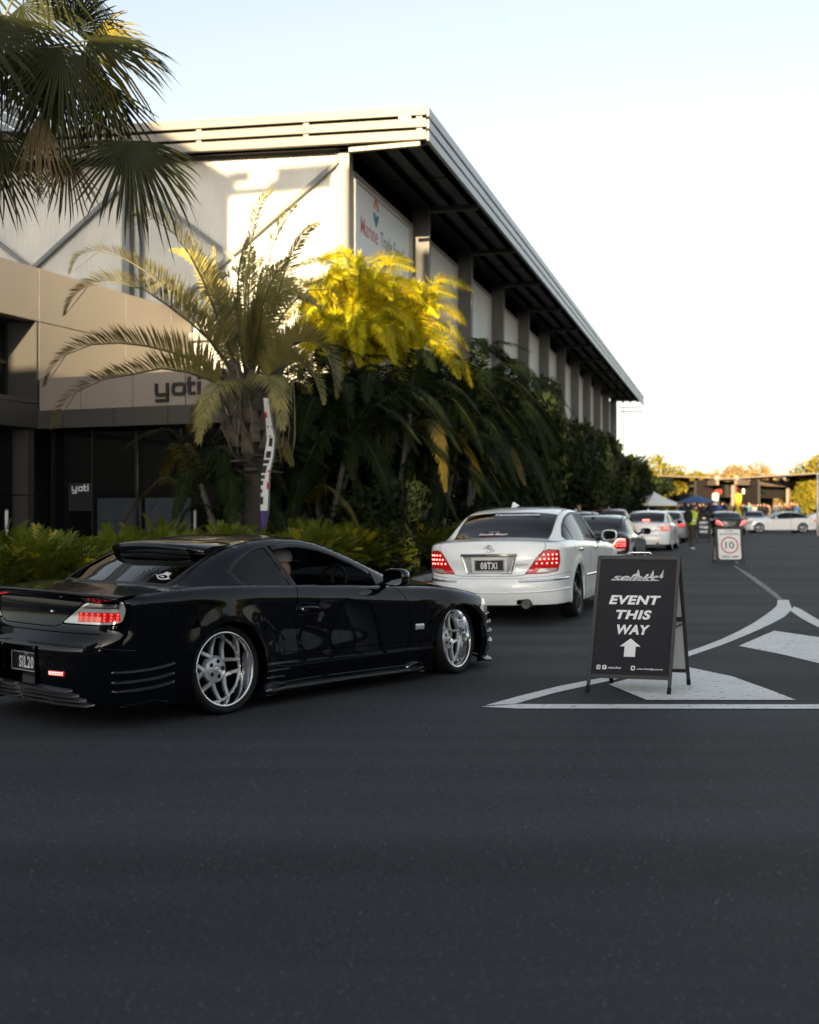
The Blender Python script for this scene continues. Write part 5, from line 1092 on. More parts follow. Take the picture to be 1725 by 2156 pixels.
def showroom():
    root = empty('showroom', R(-14.03, 21.0), (0,0,ROAD_ROT-math.pi/2-math.radians(6.5)), 'low grey panelled showroom with dark glass and the word yoti on its porch band', 'building')
    P = lambda w, u, z: Vector((w+14.03, u-21.0, z))
    def part(name, m, fn, bv=0): mb = MB(); fn(mb); o = mb.build(name, M[m], root, fix=True); return bevel(o, bv, 2) if bv else o
    # panelled side wall (faces the road), upper course and the course below
    seams = [9.0,12.0,15.0,18.0,21.0,24.0,25.85,26.80]
    for a, b in zip(seams[:-1], seams[1:]):
        part('facade_panel', 'composite', lambda m: m.frame_box(P(-14.33,a+.008,5.40), (.30,0,0), (0,b-a-.016,0), (0,0,1.12)), .006)
        if a >= 21: part('facade_panel', 'composite', lambda m: m.frame_box(P(-14.33,a+.008,4.15), (.30,0,0), (0,b-a-.016,0), (0,0,1.235)), .006)
        else:
            part('facade_panel', 'composite_dark', lambda m: m.frame_box(P(-14.33,a+.008,3.14), (.30,0,0), (0,b-a-.016,0), (0,0,.50)), .006)
            part('facade_panel', 'composite_dark', lambda m: m.frame_box(P(-14.33,a+.008,3.655), (.30,0,0), (0,b-a-.016,0), (0,0,.10)), .004)
    part('core_wall', 'frame_black', lambda m: m.frame_box(P(-22,9,0), (7.1,0,0), (0,17.8,0), (0,0,6.3)))
    # window in the side wall: deep jamb, mullions, panes
    part('window_jamb', 'composite_dark', lambda m: m.frame_box(P(-14.9,20.93,3.76), (.87,0,0), (0,.06,0), (0,0,1.63)))
    for k, (a, b) in enumerate(((12.1,15.0),(15.06,17.95),(18.01,20.9))):
        for z0, z1 in ((3.78,4.52),(4.60,5.38)): part('window_pane', 'shop_glass', lambda m: m.frame_box(P(-14.86,a,z0), (.02,0,0), (0,b-a,0), (0,0,z1-z0)))
        part('window_frame', 'frame_black', lambda m: (m.frame_box(P(-14.87,b,3.76), (.08,0,0), (0,.06,0), (0,0,1.63)), m.frame_box(P(-14.87,a,4.52), (.08,0,0), (0,b-a,0), (0,0,.08))))
    # porch: sign band over a darker band
    ws = [-14.02,-12.95,-11.66,-10.4,-9.5]
    for a, b in zip(ws[:-1], ws[1:]): part('porch_panel', 'composite', lambda m: m.frame_box(P(a+.008,21.0,3.51), (b-a-.016,0,0), (0,.12,0), (0,0,.68)), .005)
    wl = [-14.3,-13.4,-12.1,-10.8,-9.5]
    for a, b in zip(wl[:-1], wl[1:]): part('porch_band', 'composite_dark', lambda m: m.frame_box(P(a+.008,20.97,3.13), (b-a-.016,0,0), (0,.12,0), (0,0,.372)), .005)
    part('porch_roof', 'composite_dark', lambda m: m.frame_box(P(-14.0,21.13,3.15), (4.5,0,0), (0,5.55,0), (0,0,1.0)))
    part('porch_end', 'composite', lambda m: m.frame_box(P(-9.49,21.0,3.14), (.06,0,0), (0,5.7,0), (0,0,1.04)))
    # shopfront
    part('pillar', 'composite_dark', lambda m: m.frame_box(P(-14.62,20.75,0), (.50,0,0), (0,.22,0), (0,0,1.72)), .006); part('pillar', 'composite_dark', lambda m: m.frame_box(P(-14.62,20.75,1.74), (.50,0,0), (0,.22,0), (0,0,1.38)), .006)
    for a, b in zip([-14.0,-12.95,-11.85,-10.75], [-13.0,-11.9,-10.8,-9.55]): part('shop_window', 'shop_glass', lambda m: m.frame_box(P(a,21.45,.05), (b-a,0,0), (0,.02,0), (0,0,3.02)))
    for w in (-14.02,-12.97,-11.87,-10.77,-9.55): part('mullion', 'frame_black', lambda m: m.frame_box(P(w-.02,21.40,0), (.045,0,0), (0,.10,0), (0,0,3.1)))
    part('door_pull', 'steel', lambda m: m.tube([P(-11.80,21.37,1.0), P(-11.80,21.37,2.9)], .012, 6))
    for a, b in ((9.2,12),(12.05,15),(15.05,18),(18.05,20.7)): part('shop_window', 'shop_glass', lambda m: m.frame_box(P(-14.5,a,.05), (.02,0,0), (0,b-a,0), (0,0,3.05)))
    stroke_word(root, 'sign', P(-11.10,20.985,3.70), (1,0,0), (0,0,1), (0,-1,0), .26, M['sign_letter_dark'])
    return root
showroom()
SHOP_ROT = ROAD_ROT-math.pi/2-math.radians(6.5)
def shop_at(x, y, z): return R(-14.03, 21.0)+Matrix.Rotation(SHOP_ROT, 3, 'Z') @ Vector((x, y, z))
def shop_poster():
    root = empty('shop_poster', shop_at(.74, .43, 1.70), (0,0,SHOP_ROT), 'square black poster with the white word yoti hung in the showroom glass', 'poster')
    mb = MB(); mb.frame_box((-.29,-.012,-.29), (.58,0,0), (0,.010,0), (0,0,.58)); mb.build('sheet', M['sign_black'], root)
    for a, s in (((-.29,-.29),(.58,.012)), ((-.29,.278),(.58,.012)), ((-.29,-.278),(.012,.556)), ((.278,-.278),(.012,.556))): b = MB(); b.frame_box((a[0],-.015,a[1]), (s[0],0,0), (0,.003,0), (0,0,s[1])); b.build('edge_line', M['poster_edge'], root)
    stroke_word(root, 'word', Vector((-.215,-.0125,.12)), (1,0,0), (0,0,1), (0,-1,0), .105, M['letter_white'], .004)
    for t, z in (('Superyacht', -.02), ('Services', -.07), ('Open', -.14), ('Monday to Friday', -.18)):
        o = fit_text('small_print', t, (-.25, -.25+.030*len(t), -.014, .014), 0, M['poster_edge'], root, ext=.01); o.matrix_local = basis((0,-.0125,z), (1,0,0), (0,0,1))
shop_poster()
def display_board(w, label):
    root = empty('display_board', shop_at(w, .565, .55), (0,0,SHOP_ROT), label, 'display'); mb = MB(); mb.frame_box((-.55,-.13,0), (1.1,0,0), (0,.02,0), (0,0,1.12)); mb.build('backing', M['poster_edge'], root)
    for i in (0,1):
        for j in (0,1): b = MB(); b.frame_box((-.52+.53*i,-.136,.04+.54*j), (.51,0,0), (0,.006,0), (0,0,.51)); b.build('print', M['poster_blue'], root)
    for i in (0,1): b = MB(); b.prism([(0,0),(.24,0),(.20,.30),(.06,.30)], (-.42+.53*i,-.138,.66), (1,0,0), (0,0,1), (0,-.003,0)); b.build('picture', M['poster_edge'], root, fix=True)
display_board(1.72, 'blue display panel in the showroom window left of the door pull'); display_board(2.92, 'blue display panel in the showroom window close to the shaggy palm')
# ================================================================ plants
M['frond_grey'] = leafmat('frond_grey', (.36,.31,.11), (.19,.18,.065), .5, .32, spec=.2); M['frond_rib'] = mat('frond_rib', (.13,.12,.06), .5, var=.3, vscale=5)
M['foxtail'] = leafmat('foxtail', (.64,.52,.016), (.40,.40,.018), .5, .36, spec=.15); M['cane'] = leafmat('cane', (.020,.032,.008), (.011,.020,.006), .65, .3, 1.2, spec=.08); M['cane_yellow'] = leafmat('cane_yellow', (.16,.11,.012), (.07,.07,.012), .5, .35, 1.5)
M['fan'] = leafmat('fan', (.038,.042,.012), (.020,.026,.009), .45, .25, 2.0, spec=.15); M['fan_sunlit'] = leafmat('fan_sunlit', (.26,.20,.022), (.12,.11,.018), .45, .3, 2.5, spec=.2); M['fan_dry'] = leafmat('fan_dry', (.15,.10,.035), (.09,.07,.02), .6, .3)  # golden copy of the fan leaf paints the sunlit blades
M['xanadu'] = leafmat('xanadu', (.135,.155,.014), (.060,.085,.010), .5, .22, 3.0, spec=.15); M['xanadu_yellow'] = leafmat('xanadu_yellow', (.36,.28,.012), (.24,.22,.014), .4, .35, 4.0)
M['bark'] = mat('bark', (.040,.034,.029), .9, var=.5, vscale=6, bump=.7, bscale=25); M['bark_pale'] = mat('bark_pale', (.13,.12,.105), .85, var=.5, vscale=10, bump=.5, bscale=30); M['boot'] = mat('boot', (.12,.105,.085), .85, var=.55, vscale=7, bump=.6, bscale=30)
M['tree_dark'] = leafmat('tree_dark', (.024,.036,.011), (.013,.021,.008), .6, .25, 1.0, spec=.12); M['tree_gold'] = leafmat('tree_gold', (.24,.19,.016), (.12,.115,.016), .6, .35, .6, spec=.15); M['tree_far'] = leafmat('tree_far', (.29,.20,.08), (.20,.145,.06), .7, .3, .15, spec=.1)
M['dry_strand'] = leafmat('dry_strand', (.24,.22,.16), (.14,.12,.08), .7, .3)
def bez(pts, n):
    """smooth curve through control points"""
    P = np.array([tuple(p) for p in pts], float); d = np.concatenate([[0], np.cumsum(np.linalg.norm(np.diff(P, axis=0), axis=1))]); m = np.gradient(P, d, axis=0); t = np.linspace(0, d[-1], n)
    i = np.clip(np.searchsorted(d, t)-1, 0, len(P)-2); h = (d[i+1]-d[i])[:,None]; s = ((t-d[i])[:,None])/h
    return (2*s**3-3*s**2+1)*P[i]+(s**3-2*s**2+s)*h*m[i]+(-2*s**3+3*s**2)*P[i+1]+(s**3-s**2)*h*m[i+1]
def frond_mesh(name, pts, nl=60, ll=.55, lw=.03, vee=.5, droop=.35, start=.14, rows=1, rr=.02, seed=0, fwd=.55, ragged=.12, tipw=.35, roll=0.0):
    """a feather leaf: rib along pts, leaflets either side; returns mesh with slots rib, leaflet"""
    rg = np.random.default_rng(seed); C = bez(pts, 26); mb = MB(); k = 9; idx = np.linspace(0, 25, k).astype(int)
    mb.tube([C[i] for i in idx], [rr*(1-.88*i/25) for i in idx], 5, 0)
    T = np.gradient(C, axis=0); T /= np.linalg.norm(T, axis=1)[:,None]; up0 = np.array([0,0,1.])
    V = list(map(tuple, mb.v)); F = []; MI = []
    for f, m in zip(mb.f, mb.m):
        for j in range(1, len(f)-1): F.append((f[0], f[j], f[j+1])); MI.append(0)
    for r in range(rows):
        ang = vee if rows == 1 else vee+(r-(rows-1)/2)*1.1
        for s in (-1, 1):
            for i in range(nl):
                t = start+(1-start)*(i+rg.uniform(-.3,.3)+.5)/nl; t = min(max(t, start), .999); q = t*25; a = int(q); b = min(a+1, 25); fq = q-a
                p = C[a]*(1-fq)+C[b]*fq; tg = T[a]*(1-fq)+T[b]*fq; sd = np.cross(tg, up0); sd /= np.linalg.norm(sd)+1e-6; up = np.cross(sd, tg); sd, up = sd*math.cos(roll)+up*math.sin(roll), up*math.cos(roll)-sd*math.sin(roll)
                L = ll*(math.sin(math.pi*min(1, .18+.80*t)**.9)**.6)*(1-.35*t)*rg.uniform(1-ragged, 1+ragged*.5)
                if rg.random() < ragged*.12: continue
                al = ang+rg.uniform(-.12,.12); f = fwd+.5*t+rg.uniform(-.1,.1)
                d = sd*s*math.cos(al)+up*math.sin(al); d = d*math.cos(f)+tg*math.sin(f); d /= np.linalg.norm(d)
                wv = np.cross(d, up+sd*.01); wv /= np.linalg.norm(wv)+1e-6; w = lw*rg.uniform(.8,1.15)
                g = np.array([0,0,-1.])*L*droop*rg.uniform(.6,1.5); p1 = p+d*L*.5+g*.22; p2 = p+d*L+g
                n0 = len(V); V += [tuple(p-wv*w*.25), tuple(p+wv*w*.25), tuple(p1-wv*w*.5), tuple(p1+wv*w*.5), tuple(p2)]
                F += [(n0,n0+1,n0+3), (n0,n0+3,n0+2), (n0+2,n0+3,n0+4)]; MI += [1,1,1]
    return np_mesh(name, V, F, False, MI)
def fan_mesh(name, ax, nr, rad=.98, nseg=40, spread=4.7, droop=.3, seed=0, cut=.36, cup=.15):
    """a fan leaf with its hub at the origin: pleated segments fused near the hub, long free tips bending down under their own weight"""
    rg = np.random.default_rng(seed); ax = np.array(ax, float); ax /= np.linalg.norm(ax); nr = np.array(nr, float); nr -= ax*nr.dot(ax); nr /= np.linalg.norm(nr); x = np.cross(ax, nr); V = [(0,0,0)]; F = []; g = np.array([0,0,-1.])
    for i in range(nseg):
        a0 = -spread/2+spread*i/nseg; da = spread/nseg; am = a0+da/2; L = rad*(1-.20*(abs(am)/(spread/2))**2)*rg.uniform(.88,1.06); c = cut*rg.uniform(.8,1.25); dr = droop*rg.uniform(.5,1.5); tw = rg.uniform(-.05,.05)
        def pt(a, r, lift=0.0): q = r/rad; return tuple(x*math.sin(a)*r+ax*math.cos(a)*r+nr*(lift-cup*q*q*rad)+g*dr*rad*max(0, q-.25)**2*1.6)
        n = len(V); r1 = L*c; V += [pt(a0, r1), pt(am, r1, .018), pt(a0+da, r1)]; F += [(0,n,n+1), (0,n+1,n+2)]
        pw = .34; prev = (n, n+1, n+2)
        for r, k in ((.62, .30), (.84, .17)):
            m = len(V); V += [pt(am+tw*r-da*k, L*r), pt(am+tw*r, L*r, .012), pt(am+tw*r+da*k, L*r)]; p0, p1, p2 = prev; F += [(p0,m,p1), (p1,m,m+1), (p1,m+1,p2), (p2,m+1,m+2)]; prev = (m, m+1, m+2)
        m = len(V); V += [pt(am+tw+rg.uniform(-.03,.03), L)]; F += [(prev[0],m,prev[1]), (prev[1],m,prev[2])]
    return np_mesh(name, V, F)
# ---------------------------------------------------------------- the big shaggy feather palm
def shaggy_palm():
    Y0 = 19.4; base = gnd(533, 1078+1.28*FPX/Y0, .10); base = Vector((base.x, Y0, .10)); top = at(520, 815, Y0)
    root = empty('feather_palm', base, (0,0,0), 'shaggy grey green palm with arching fronds standing over the low hedge', 'palm')
    def loc(px, py, dy=0.0): return at(px, py, Y0+dy)-base
    hz = (top-base).z; mb = MB(); n = 16; rings = []
    for i in range(17): z = hz*i/16*.80; rings.append((z, .185+.02*math.sin(i*2.1)+(.05 if i < 2 else 0)))
    mb.tube([(0.02*math.sin(z), 0, z) for z, r in rings], [r for z, r in rings], 16); mb.build('trunk', M['bark'], root)
    rg = random.Random(4)
    # old leaf bases wrapping the swollen crown
    for i in range(64):
        a = i*2.399; z = hz*(.56+.46*(i/64)); r = .19+.24*math.sin(min(1, (z/hz-.55)/.35)*math.pi*.62); up = rg.uniform(.30,.52); out = .20 if i > 12 else .32
        d = Vector((math.cos(a), math.sin(a), 0)); s = Vector((-math.sin(a), math.cos(a), 0)); p = d*r+Vector((0,0,z)); droopy = -.10 if i < 14 else 0
        b = MB(); w = rg.uniform(.10,.16); q = [p-s*w, p+s*w, p+s*w*.8+d*out*.5+Vector((0,0,up*.5+droopy)), p-s*w*.8+d*out*.5+Vector((0,0,up*.5+droopy)), p+s*w*.35+d*out+Vector((0,0,up+droopy*3)), p-s*w*.35+d*out+Vector((0,0,up+droopy*3))]
        q2 = [v-d*.03-Vector((0,0,.02)) for v in q]; b.add(q+q2, [(0,1,2,3),(3,2,4,5),(6,9,8,7),(9,11,10,8),(0,3,9,6),(1,7,8,2),(3,5,11,9),(2,8,10,4),(4,10,11,5)]); b.build('leaf_base', M['boot'], root, fix=True)
    c = (520, 812)
    F = [ # control points in the picture (px, py, depth offset); all in one crown about 6 m across
        [(505,790,0),(455,660,-.3),(395,530,-.6),(330,462,-.8),(285,455,-.9),(262,480,-1.0)],
        [(500,800,0),(440,715,.3),(370,625,.6),(290,560,.8),(210,528,.9),(165,540,.9),(148,575,.9)],
        [(500,800,0),(450,725,-.5),(370,655,-.9),(280,600,-1.2),(205,595,-1.3),(155,625,-1.4),(138,662,-1.4)],
        [(495,815,0),(430,770,-.5),(340,735,-1.0),(240,722,-1.4),(160,735,-1.7),(115,770,-1.9),(95,812,-1.9)],
        [(498,830,0),(430,795,-1.0),(350,775,-1.6),(270,790,-2.0),(190,808,-2.4),(135,850,-2.6),(112,902,-2.6)],
        [(525,800,0),(540,690,.5),(560,590,.7),(580,500,.9),(610,445,1.0),(625,430,1.0)],
        [(520,800,0),(515,690,.4),(520,580,.8),(535,480,1.0),(550,420,1.0),(575,398,1.0)],
        [(530,800,0),(560,690,-.5),(595,590,-.8),(620,520,-1.0),(650,480,-1.2),(672,470,-1.3)],
        [(535,805,0),(575,700,0),(625,630,.2),(670,605,.3),(705,620,.3),(718,650,.3)],
        [(535,815,0),(590,745,-.6),(640,715,-1.0),(680,730,-1.2),(702,785,-1.3),(706,835,-1.3)],
        [(540,820,0),(595,770,-1.2),(635,765,-1.8),(665,800,-2.2),(680,850,-2.4)],
        [(510,800,0),(490,700,1.0),(470,620,1.6),(455,560,2.0),(450,520,2.1)],
        [(512,800,0),(480,690,1.4),(450,600,2.2),(405,540,2.7),(360,525,3.0)],
        [(525,800,0),(550,700,1.5),(590,640,2.4),(640,620,3.0),(680,650,3.3)],
        [(530,820,0),(560,790,-1.2),(580,800,-2.0),(590,850,-2.4),(595,900,-2.5)],
        [(512,825,0),(480,800,-1.4),(450,820,-2.0),(430,870,-2.4),(420,930,-2.5)],
        [(508,830,0),(460,830,.6),(430,850,.9),(418,890,1.1),(415,925,1.1)],
        [(520,800,0),(505,700,-.8),(500,610,-1.3),(510,540,-1.6),(522,500,-1.8)],
        [(528,800,0),(545,700,-.9),(560,620,-1.5),(590,560,-1.9),(610,545,-2.1)],
        [(535,820,0),(570,770,1.2),(600,760,2.0),(640,800,2.6),(650,860,2.8)]]
    SPARSE = (5,6,7,8,11,14,15,16,17,18,19)+tuple(range(20,31))
    UPR = (5,6,7,11,12,13,17,18)+tuple(range(20,31))
    for k in range(11): a = -95+19*k; d = 1.6*math.sin(k*2.4); F.append([(520,805,0),(522+a*.25,700,d*.5),(525+a*.62,600+abs(a)*.25,d*.9),(530+a*.95,535+abs(a)*.75,d),(532+a*1.12,520+abs(a)*1.15,d)])
    for i, f in enumerate(F):
        pts = [loc(*p) for p in f]; me = frond_mesh('frond', pts, 118 if i not in SPARSE else 88, .60 if i not in SPARSE else .54, .036 if i not in SPARSE else .024, (.40 if i in UPR else 1.12) if i < 14 else .25, .10 if i < 14 or i in UPR else .55, .16, 1, .030, i, .42, .22, roll=(1.25+.25*math.sin(i*2.0)) if i in UPR else 0.0); link('frond', me, [M['frond_rib'], M['frond_grey']], root)
    # dry threads hanging from the crown
    mb = MB()
    for i in range(46):
        a = rg.uniform(0, 6.28); r = rg.uniform(.15,.75); p = Vector((math.cos(a)*r, math.sin(a)*r, hz+rg.uniform(-.35,.35))); L = rg.uniform(.35,1.2); q = p+Vector((rg.uniform(-.12,.12), rg.uniform(-.1,.1), -L)); m_ = p.lerp(q,.5)+Vector((rg.uniform(-.1,.1),0,.05)); w = Vector((.010,0,0))
        mb.add([p-w,p+w,m_+w,m_-w,q], [(0,1,2,3),(3,2,4)])
    o = mb.build('dry_strand', M['dry_strand'], root); o['kind'] = 'stuff'
shaggy_palm()
# ---------------------------------------------------------------- foxtail palms catching the sun
def arch(L, h, drop, az, lean=0.0):
    d = Vector((math.cos(az), math.sin(az), 0)); return [Vector((0,0,0)), d*L*.22+Vector((0,0,h*.6)), d*L*.50+Vector((0,0,h)), d*L*.78+Vector((0,0,h-drop*.35)), d*L+Vector((0,0,h-drop))]
fox_me = [frond_mesh('frond', arch(1.35, 1.22-.34*k, .25+.24*k, 0), 62, .40, .024, .0, .14, .10, 4, .022, 40+k, .22, .35) for k in range(4)]
fox_dn = [frond_mesh('frond', arch(1.3, .3, 1.0, 0), 62, .40, .024, .0, .05, .10, 4, .026, 50, .30, .15)]
for me in fox_me+fox_dn: me.materials.append(M['frond_rib']); me.materials.append(M['foxtail'])
def ringed_trunk(root, h, r, m, n=12, bulge=0.0):
    mb = MB(); k = int(h/.16); mb.tube([(.05*math.sin(i*.35), .03*math.sin(i*.5), h*i/k) for i in range(k+1)], [r*(1+.06*(i%2))*(1.15-.3*i/k) for i in range(k+1)], n); return mb.build('trunk', M[m], root)
def foxtail(w, u, h, n, label, seed, sc=1.0):
    rg = random.Random(seed); root = empty('foxtail_palm', R(w,u,.1), (0,0,0), label, 'palm', 'sunlit foxtail palms'); ringed_trunk(root, h, .13, 'bark_pale')
    cs = MB(); cs.tube([(0,0,h-.05),(0,0,h+.35),(0,0,h+.75)], [.13,.12,.05], 10); cs.build('crownshaft', M['cane'], root)
    for i in range(n):
        a = i*2.399+rg.uniform(-.2,.2); el = i/n; me = fox_me[min(3, int(el*4))] if el < .85 else fox_dn[0]; o = link('frond', me, None, root); o.location = (0,0,h+.62-.35*el); o.rotation_euler = (rg.uniform(-.12,.12), rg.uniform(-.35,.05)*(1-el), a); s = sc*rg.uniform(.88,1.1); o.scale = (s,s,s)
foxtail(-7.75, 23.4, 4.75, 24, 'foxtail palm glowing yellow at the warehouse corner, left of the trade sign', 3, 1.05)
foxtail(-8.45, 23.9, 4.55, 22, 'foxtail palm glowing yellow, half behind the shaggy palm crown', 11)
foxtail(-7.15, 25.2, 4.6, 24, 'foxtail palm glowing yellow nearest the first dark warehouse column', 5, 1.05)
foxtail(-8.1, 25.0, 4.55, 22, 'taller foxtail palm glowing in front of the marine trade supplies board', 8)
# ---------------------------------------------------------------- dark cane palms below
cane_me = [frond_mesh('frond', arch(1.75, 1.05-.25*k, .6+.35*k, 0), 66, .46, .034, .10, .45, .12, 1, .022, 60+k, .45, .15) for k in range(4)]
M['cane_rib'] = mat('cane_rib', (.035,.036,.014), .6, spec=.2)
for me in cane_me: me.materials.append(M['cane_rib']); me.materials.append(M['cane'])
cane_y = [me.copy() for me in cane_me]
for me in cane_y: me.materials[1] = M['cane_yellow']
def cane_palm(w, u, h, n, label, seed, sc=1.0, yel=.06):
    rg = random.Random(seed); root = empty('cane_palm', R(w,u,.1), (0,0,0), label, 'palm', 'dark cane palms along the warehouse')
    for k in range(5):
        a = rg.uniform(0,6.28); r = .15+.35*rg.random(); hh = h*rg.uniform(.62,1.0); x, y = math.cos(a)*r, math.sin(a)*r; lx, ly = x*rg.uniform(1.5,2.6), y*rg.uniform(1.5,2.6)
        mb = MB(); m_ = 14; mb.tube([(x+(lx-x)*(i/m_)**1.5, y+(ly-y)*(i/m_)**1.5, hh*i/m_) for i in range(m_+1)], [.055*(1+.10*(i%2)) for i in range(m_+1)], 8); mb.build('trunk', M['bark_pale'], root)
        for i in range(n):
            aa = i*2.399+k*1.3; el = i/n; me = (cane_y if rg.random() < yel else cane_me)[min(3, int(el*4))]; o = link('frond', me, None, root); o.location = (lx,ly,hh-.30*el); o.rotation_euler = (rg.uniform(-.15,.15), rg.uniform(-.45,.25), aa); s = sc*rg.uniform(.8,1.15); o.scale = (s,s,s)
lab = ['between the shaggy palm and the yellow palms', 'directly below the glowing yellow palms', 'right below the yellow palms beside the white saloon', 'behind the white saloon roof', 'furthest back before the leafy trees begin', 'low in the gloom left of the white saloon','tucked behind the shaggy palm trunk','under the leftmost glowing foxtail palm']
for i, (w, u, h, n, sc) in enumerate([(-7.9,20.9,3.0,9,1.0),(-7.2,23.0,3.5,10,1.0),(-7.1,26.4,4.3,10,1.05),(-7.2,29.6,4.7,10,1.1),(-7.2,33.2,4.9,10,1.15),(-6.9,24.6,2.2,9,.9),(-8.3,18.6,1.9,7,.85),(-8.3,22.0,3.4,9,1.0)]):
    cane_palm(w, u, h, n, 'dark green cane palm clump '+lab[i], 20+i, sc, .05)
# ---------------------------------------------------------------- the fan palm leaning in at the upper left
def fan_palm():
    Y0 = 12.6; hub = at(-40, 150, Y0); base = Vector((hub.x, hub.y, .1)); root = empty('fan_palm', base, (0,0,0), 'tall fan palm whose dark pleated leaves hang in from the upper left', 'palm')
    H = hub.z-base.z; mb = MB(); k = 40; mb.tube([(.04*math.sin(i*.3), 0, (H+.1)*i/k) for i in range(k+1)], [.15*(1+.05*(i%2)) for i in range(k+1)], 12); mb.build('trunk', M['bark'], root)
    cnt = [0]
    def leaf(px, py, dy, tip, roll=0.0, face=-.6, up=.5, rad=.98, spread=4.4, droop=.32, nseg=40, m='fan', stalk=True):
        """hub at a point of the crown, blade axis along tip (picture direction, plus depth)"""
        cnt[0] += 1; h = at(px, py, Y0+dy)-base; me = fan_mesh('fan_leaf', (tip[0], tip[2] if len(tip) > 2 else 0, -tip[1]), (roll, face, up), rad, nseg, spread, droop, 70+cnt[0]); o = link('fan_leaf', me, M[m], root); o.location = h
        s0 = Vector((0,0,H-.1)); mid = s0.lerp(h,.5)+Vector((0,0,.12)); pb = MB(); pts = bez([s0, mid, h], 7); pb.tube([tuple(p) for p in pts], [.020,.018,.016,.014,.012,.011,.010], 6); pb.build('leaf_stalk', M['frond_rib'], root)
    leaf(187,85,-.2,(1,-.15,.2),.1,-.5,.8,.98,3.4,.30); leaf(180,95,.2,(.85,.45,-.1),-.3,-.9,.3,.95,3.0,.42,40,'fan_sunlit'); leaf(130,98,-.6,(.15,1,-.2),.5,-.8,.1,1.02,2.6,.2,34); leaf(160,60,.5,(.50,-.85,.3),.5,-.9,.3,.80,3.6,.25)
    leaf(45,10,-.3,(.80,.55,.0),-.3,-.7,.6,1.0,3.2,.40); leaf(5,30,-.7,(.30,1,0),.4,-.9,.1,1.0,2.6,.2,34); leaf(70,-80,.2,(.95,.25,.2),0,-.4,.9,1.1,3.6,.45); leaf(274,297,-.4,(.10,1,-.2),.3,-.9,.25,.92,3.2,.2,36); leaf(270,296,-.1,(.60,.70,.05),.0,-.8,.7,.88,2.2,.45,26)
    leaf(140,322,.1,(.03,1,.0),.2,-.9,.1,.74,1.5,.1,20,'fan_dry'); leaf(105,130,.3,(-.25,1,0),-.3,-.9,.2,.95,2.4,.2,30,'fan_sunlit'); leaf(112,150,-.2,(.02,1,0),.5,-.8,.1,1.15,1.2,.1,18); leaf(0,275,-.2,(.35,.85,-.2),.2,-.9,.3,.82,2.6,.3,32); leaf(-30,300,.3,(.15,1,0),.3,-.9,.1,.9,2.2,.2,28)
    leaf(180,150,.6,(.30,1,.2),-.5,-.8,.1,1.0,1.6,.12,22); leaf(60,100,.8,(.4,.9,.3),.2,-.9,.3,.85,2.8,.3,32); leaf(-60,-40,.9,(.5,-.8,.3),0,-.6,.7); leaf(-120,60,.5,(-1,.1,.2)); leaf(-150,200,-.3,(-.7,.8,0)); leaf(20,-120,-.6,(.4,-.9,-.3)); leaf(-80,60,-1.2,(-.2,.7,-.8))
    leaf(215,165,.3,(.35,1,.1),.2,-.9,.1,.92,1.5,.1,20); leaf(85,235,-.6,(-.02,1,-.1),-.2,-.9,.1,.9,1.1,.1,16,'fan_dry'); leaf(120,105,-.3,(-.55,.8,.1),.2,-.8,.3,.85,2.4,.3,30,'fan_dry')
fan_palm()
# ---------------------------------------------------------------- low hedge of lobed leaves
def lobed(name, L=.34, n=7, seed=0):
    rg = np.random.default_rng(seed); V = []; F = []
    for i in range(14): t = i/13; V.append((0,t*L,.10*L*math.sin(t*2.6)-.16*L*t*t))
    P = np.array(V); mid = P.copy()
    V = []; w = .012
    for i in range(14): V += [(mid[i][0]-w*(1-i/15), mid[i][1], mid[i][2]), (mid[i][0]+w*(1-i/15), mid[i][1], mid[i][2])]
    for i in range(13): F += [(2*i,2*i+1,2*i+3), (2*i,2*i+3,2*i+2)]
    for s in (-1,1):
        for j in range(n):
            t = .22+.72*j/(n-1); b = np.array([0,t*L,np.interp(t, np.linspace(0,1,14), mid[:,2])]); ll = L*.46*math.sin(math.pi*(.22+.66*(1-t)))*rg.uniform(.88,1.08); a = .35+.75*t; d = np.array([s*math.cos(a), math.sin(a), 0]); pr = np.array([-d[1], d[0], 0])*s
            hw = L*.040; k = len(V); m1 = b+d*ll*.6+np.array([0,0,.03*L]); tip = b+d*ll+np.array([0,0,-.08*L])
            V += [tuple(b-pr*hw*1.15), tuple(b+pr*hw*1.15), tuple(m1-pr*hw), tuple(m1+pr*hw), tuple(tip)]; F += [(k,k+1,k+3),(k,k+3,k+2),(k+2,k+3,k+4)]
    return np_mesh(name, V, F)
leaf_me = [lobed('leaf', .34, 7, s) for s in range(3)]
for me in leaf_me: me.materials.append(M['xanadu'])
leaf_y = [me.copy() for me in leaf_me]
for me in leaf_y: me.materials[0] = M['xanadu_yellow']
LV = [np.array([v.co[:] for v in me.vertices]) for me in leaf_me]; LF = [np.array([p.vertices[:] for p in me.polygons]) for me in leaf_me]
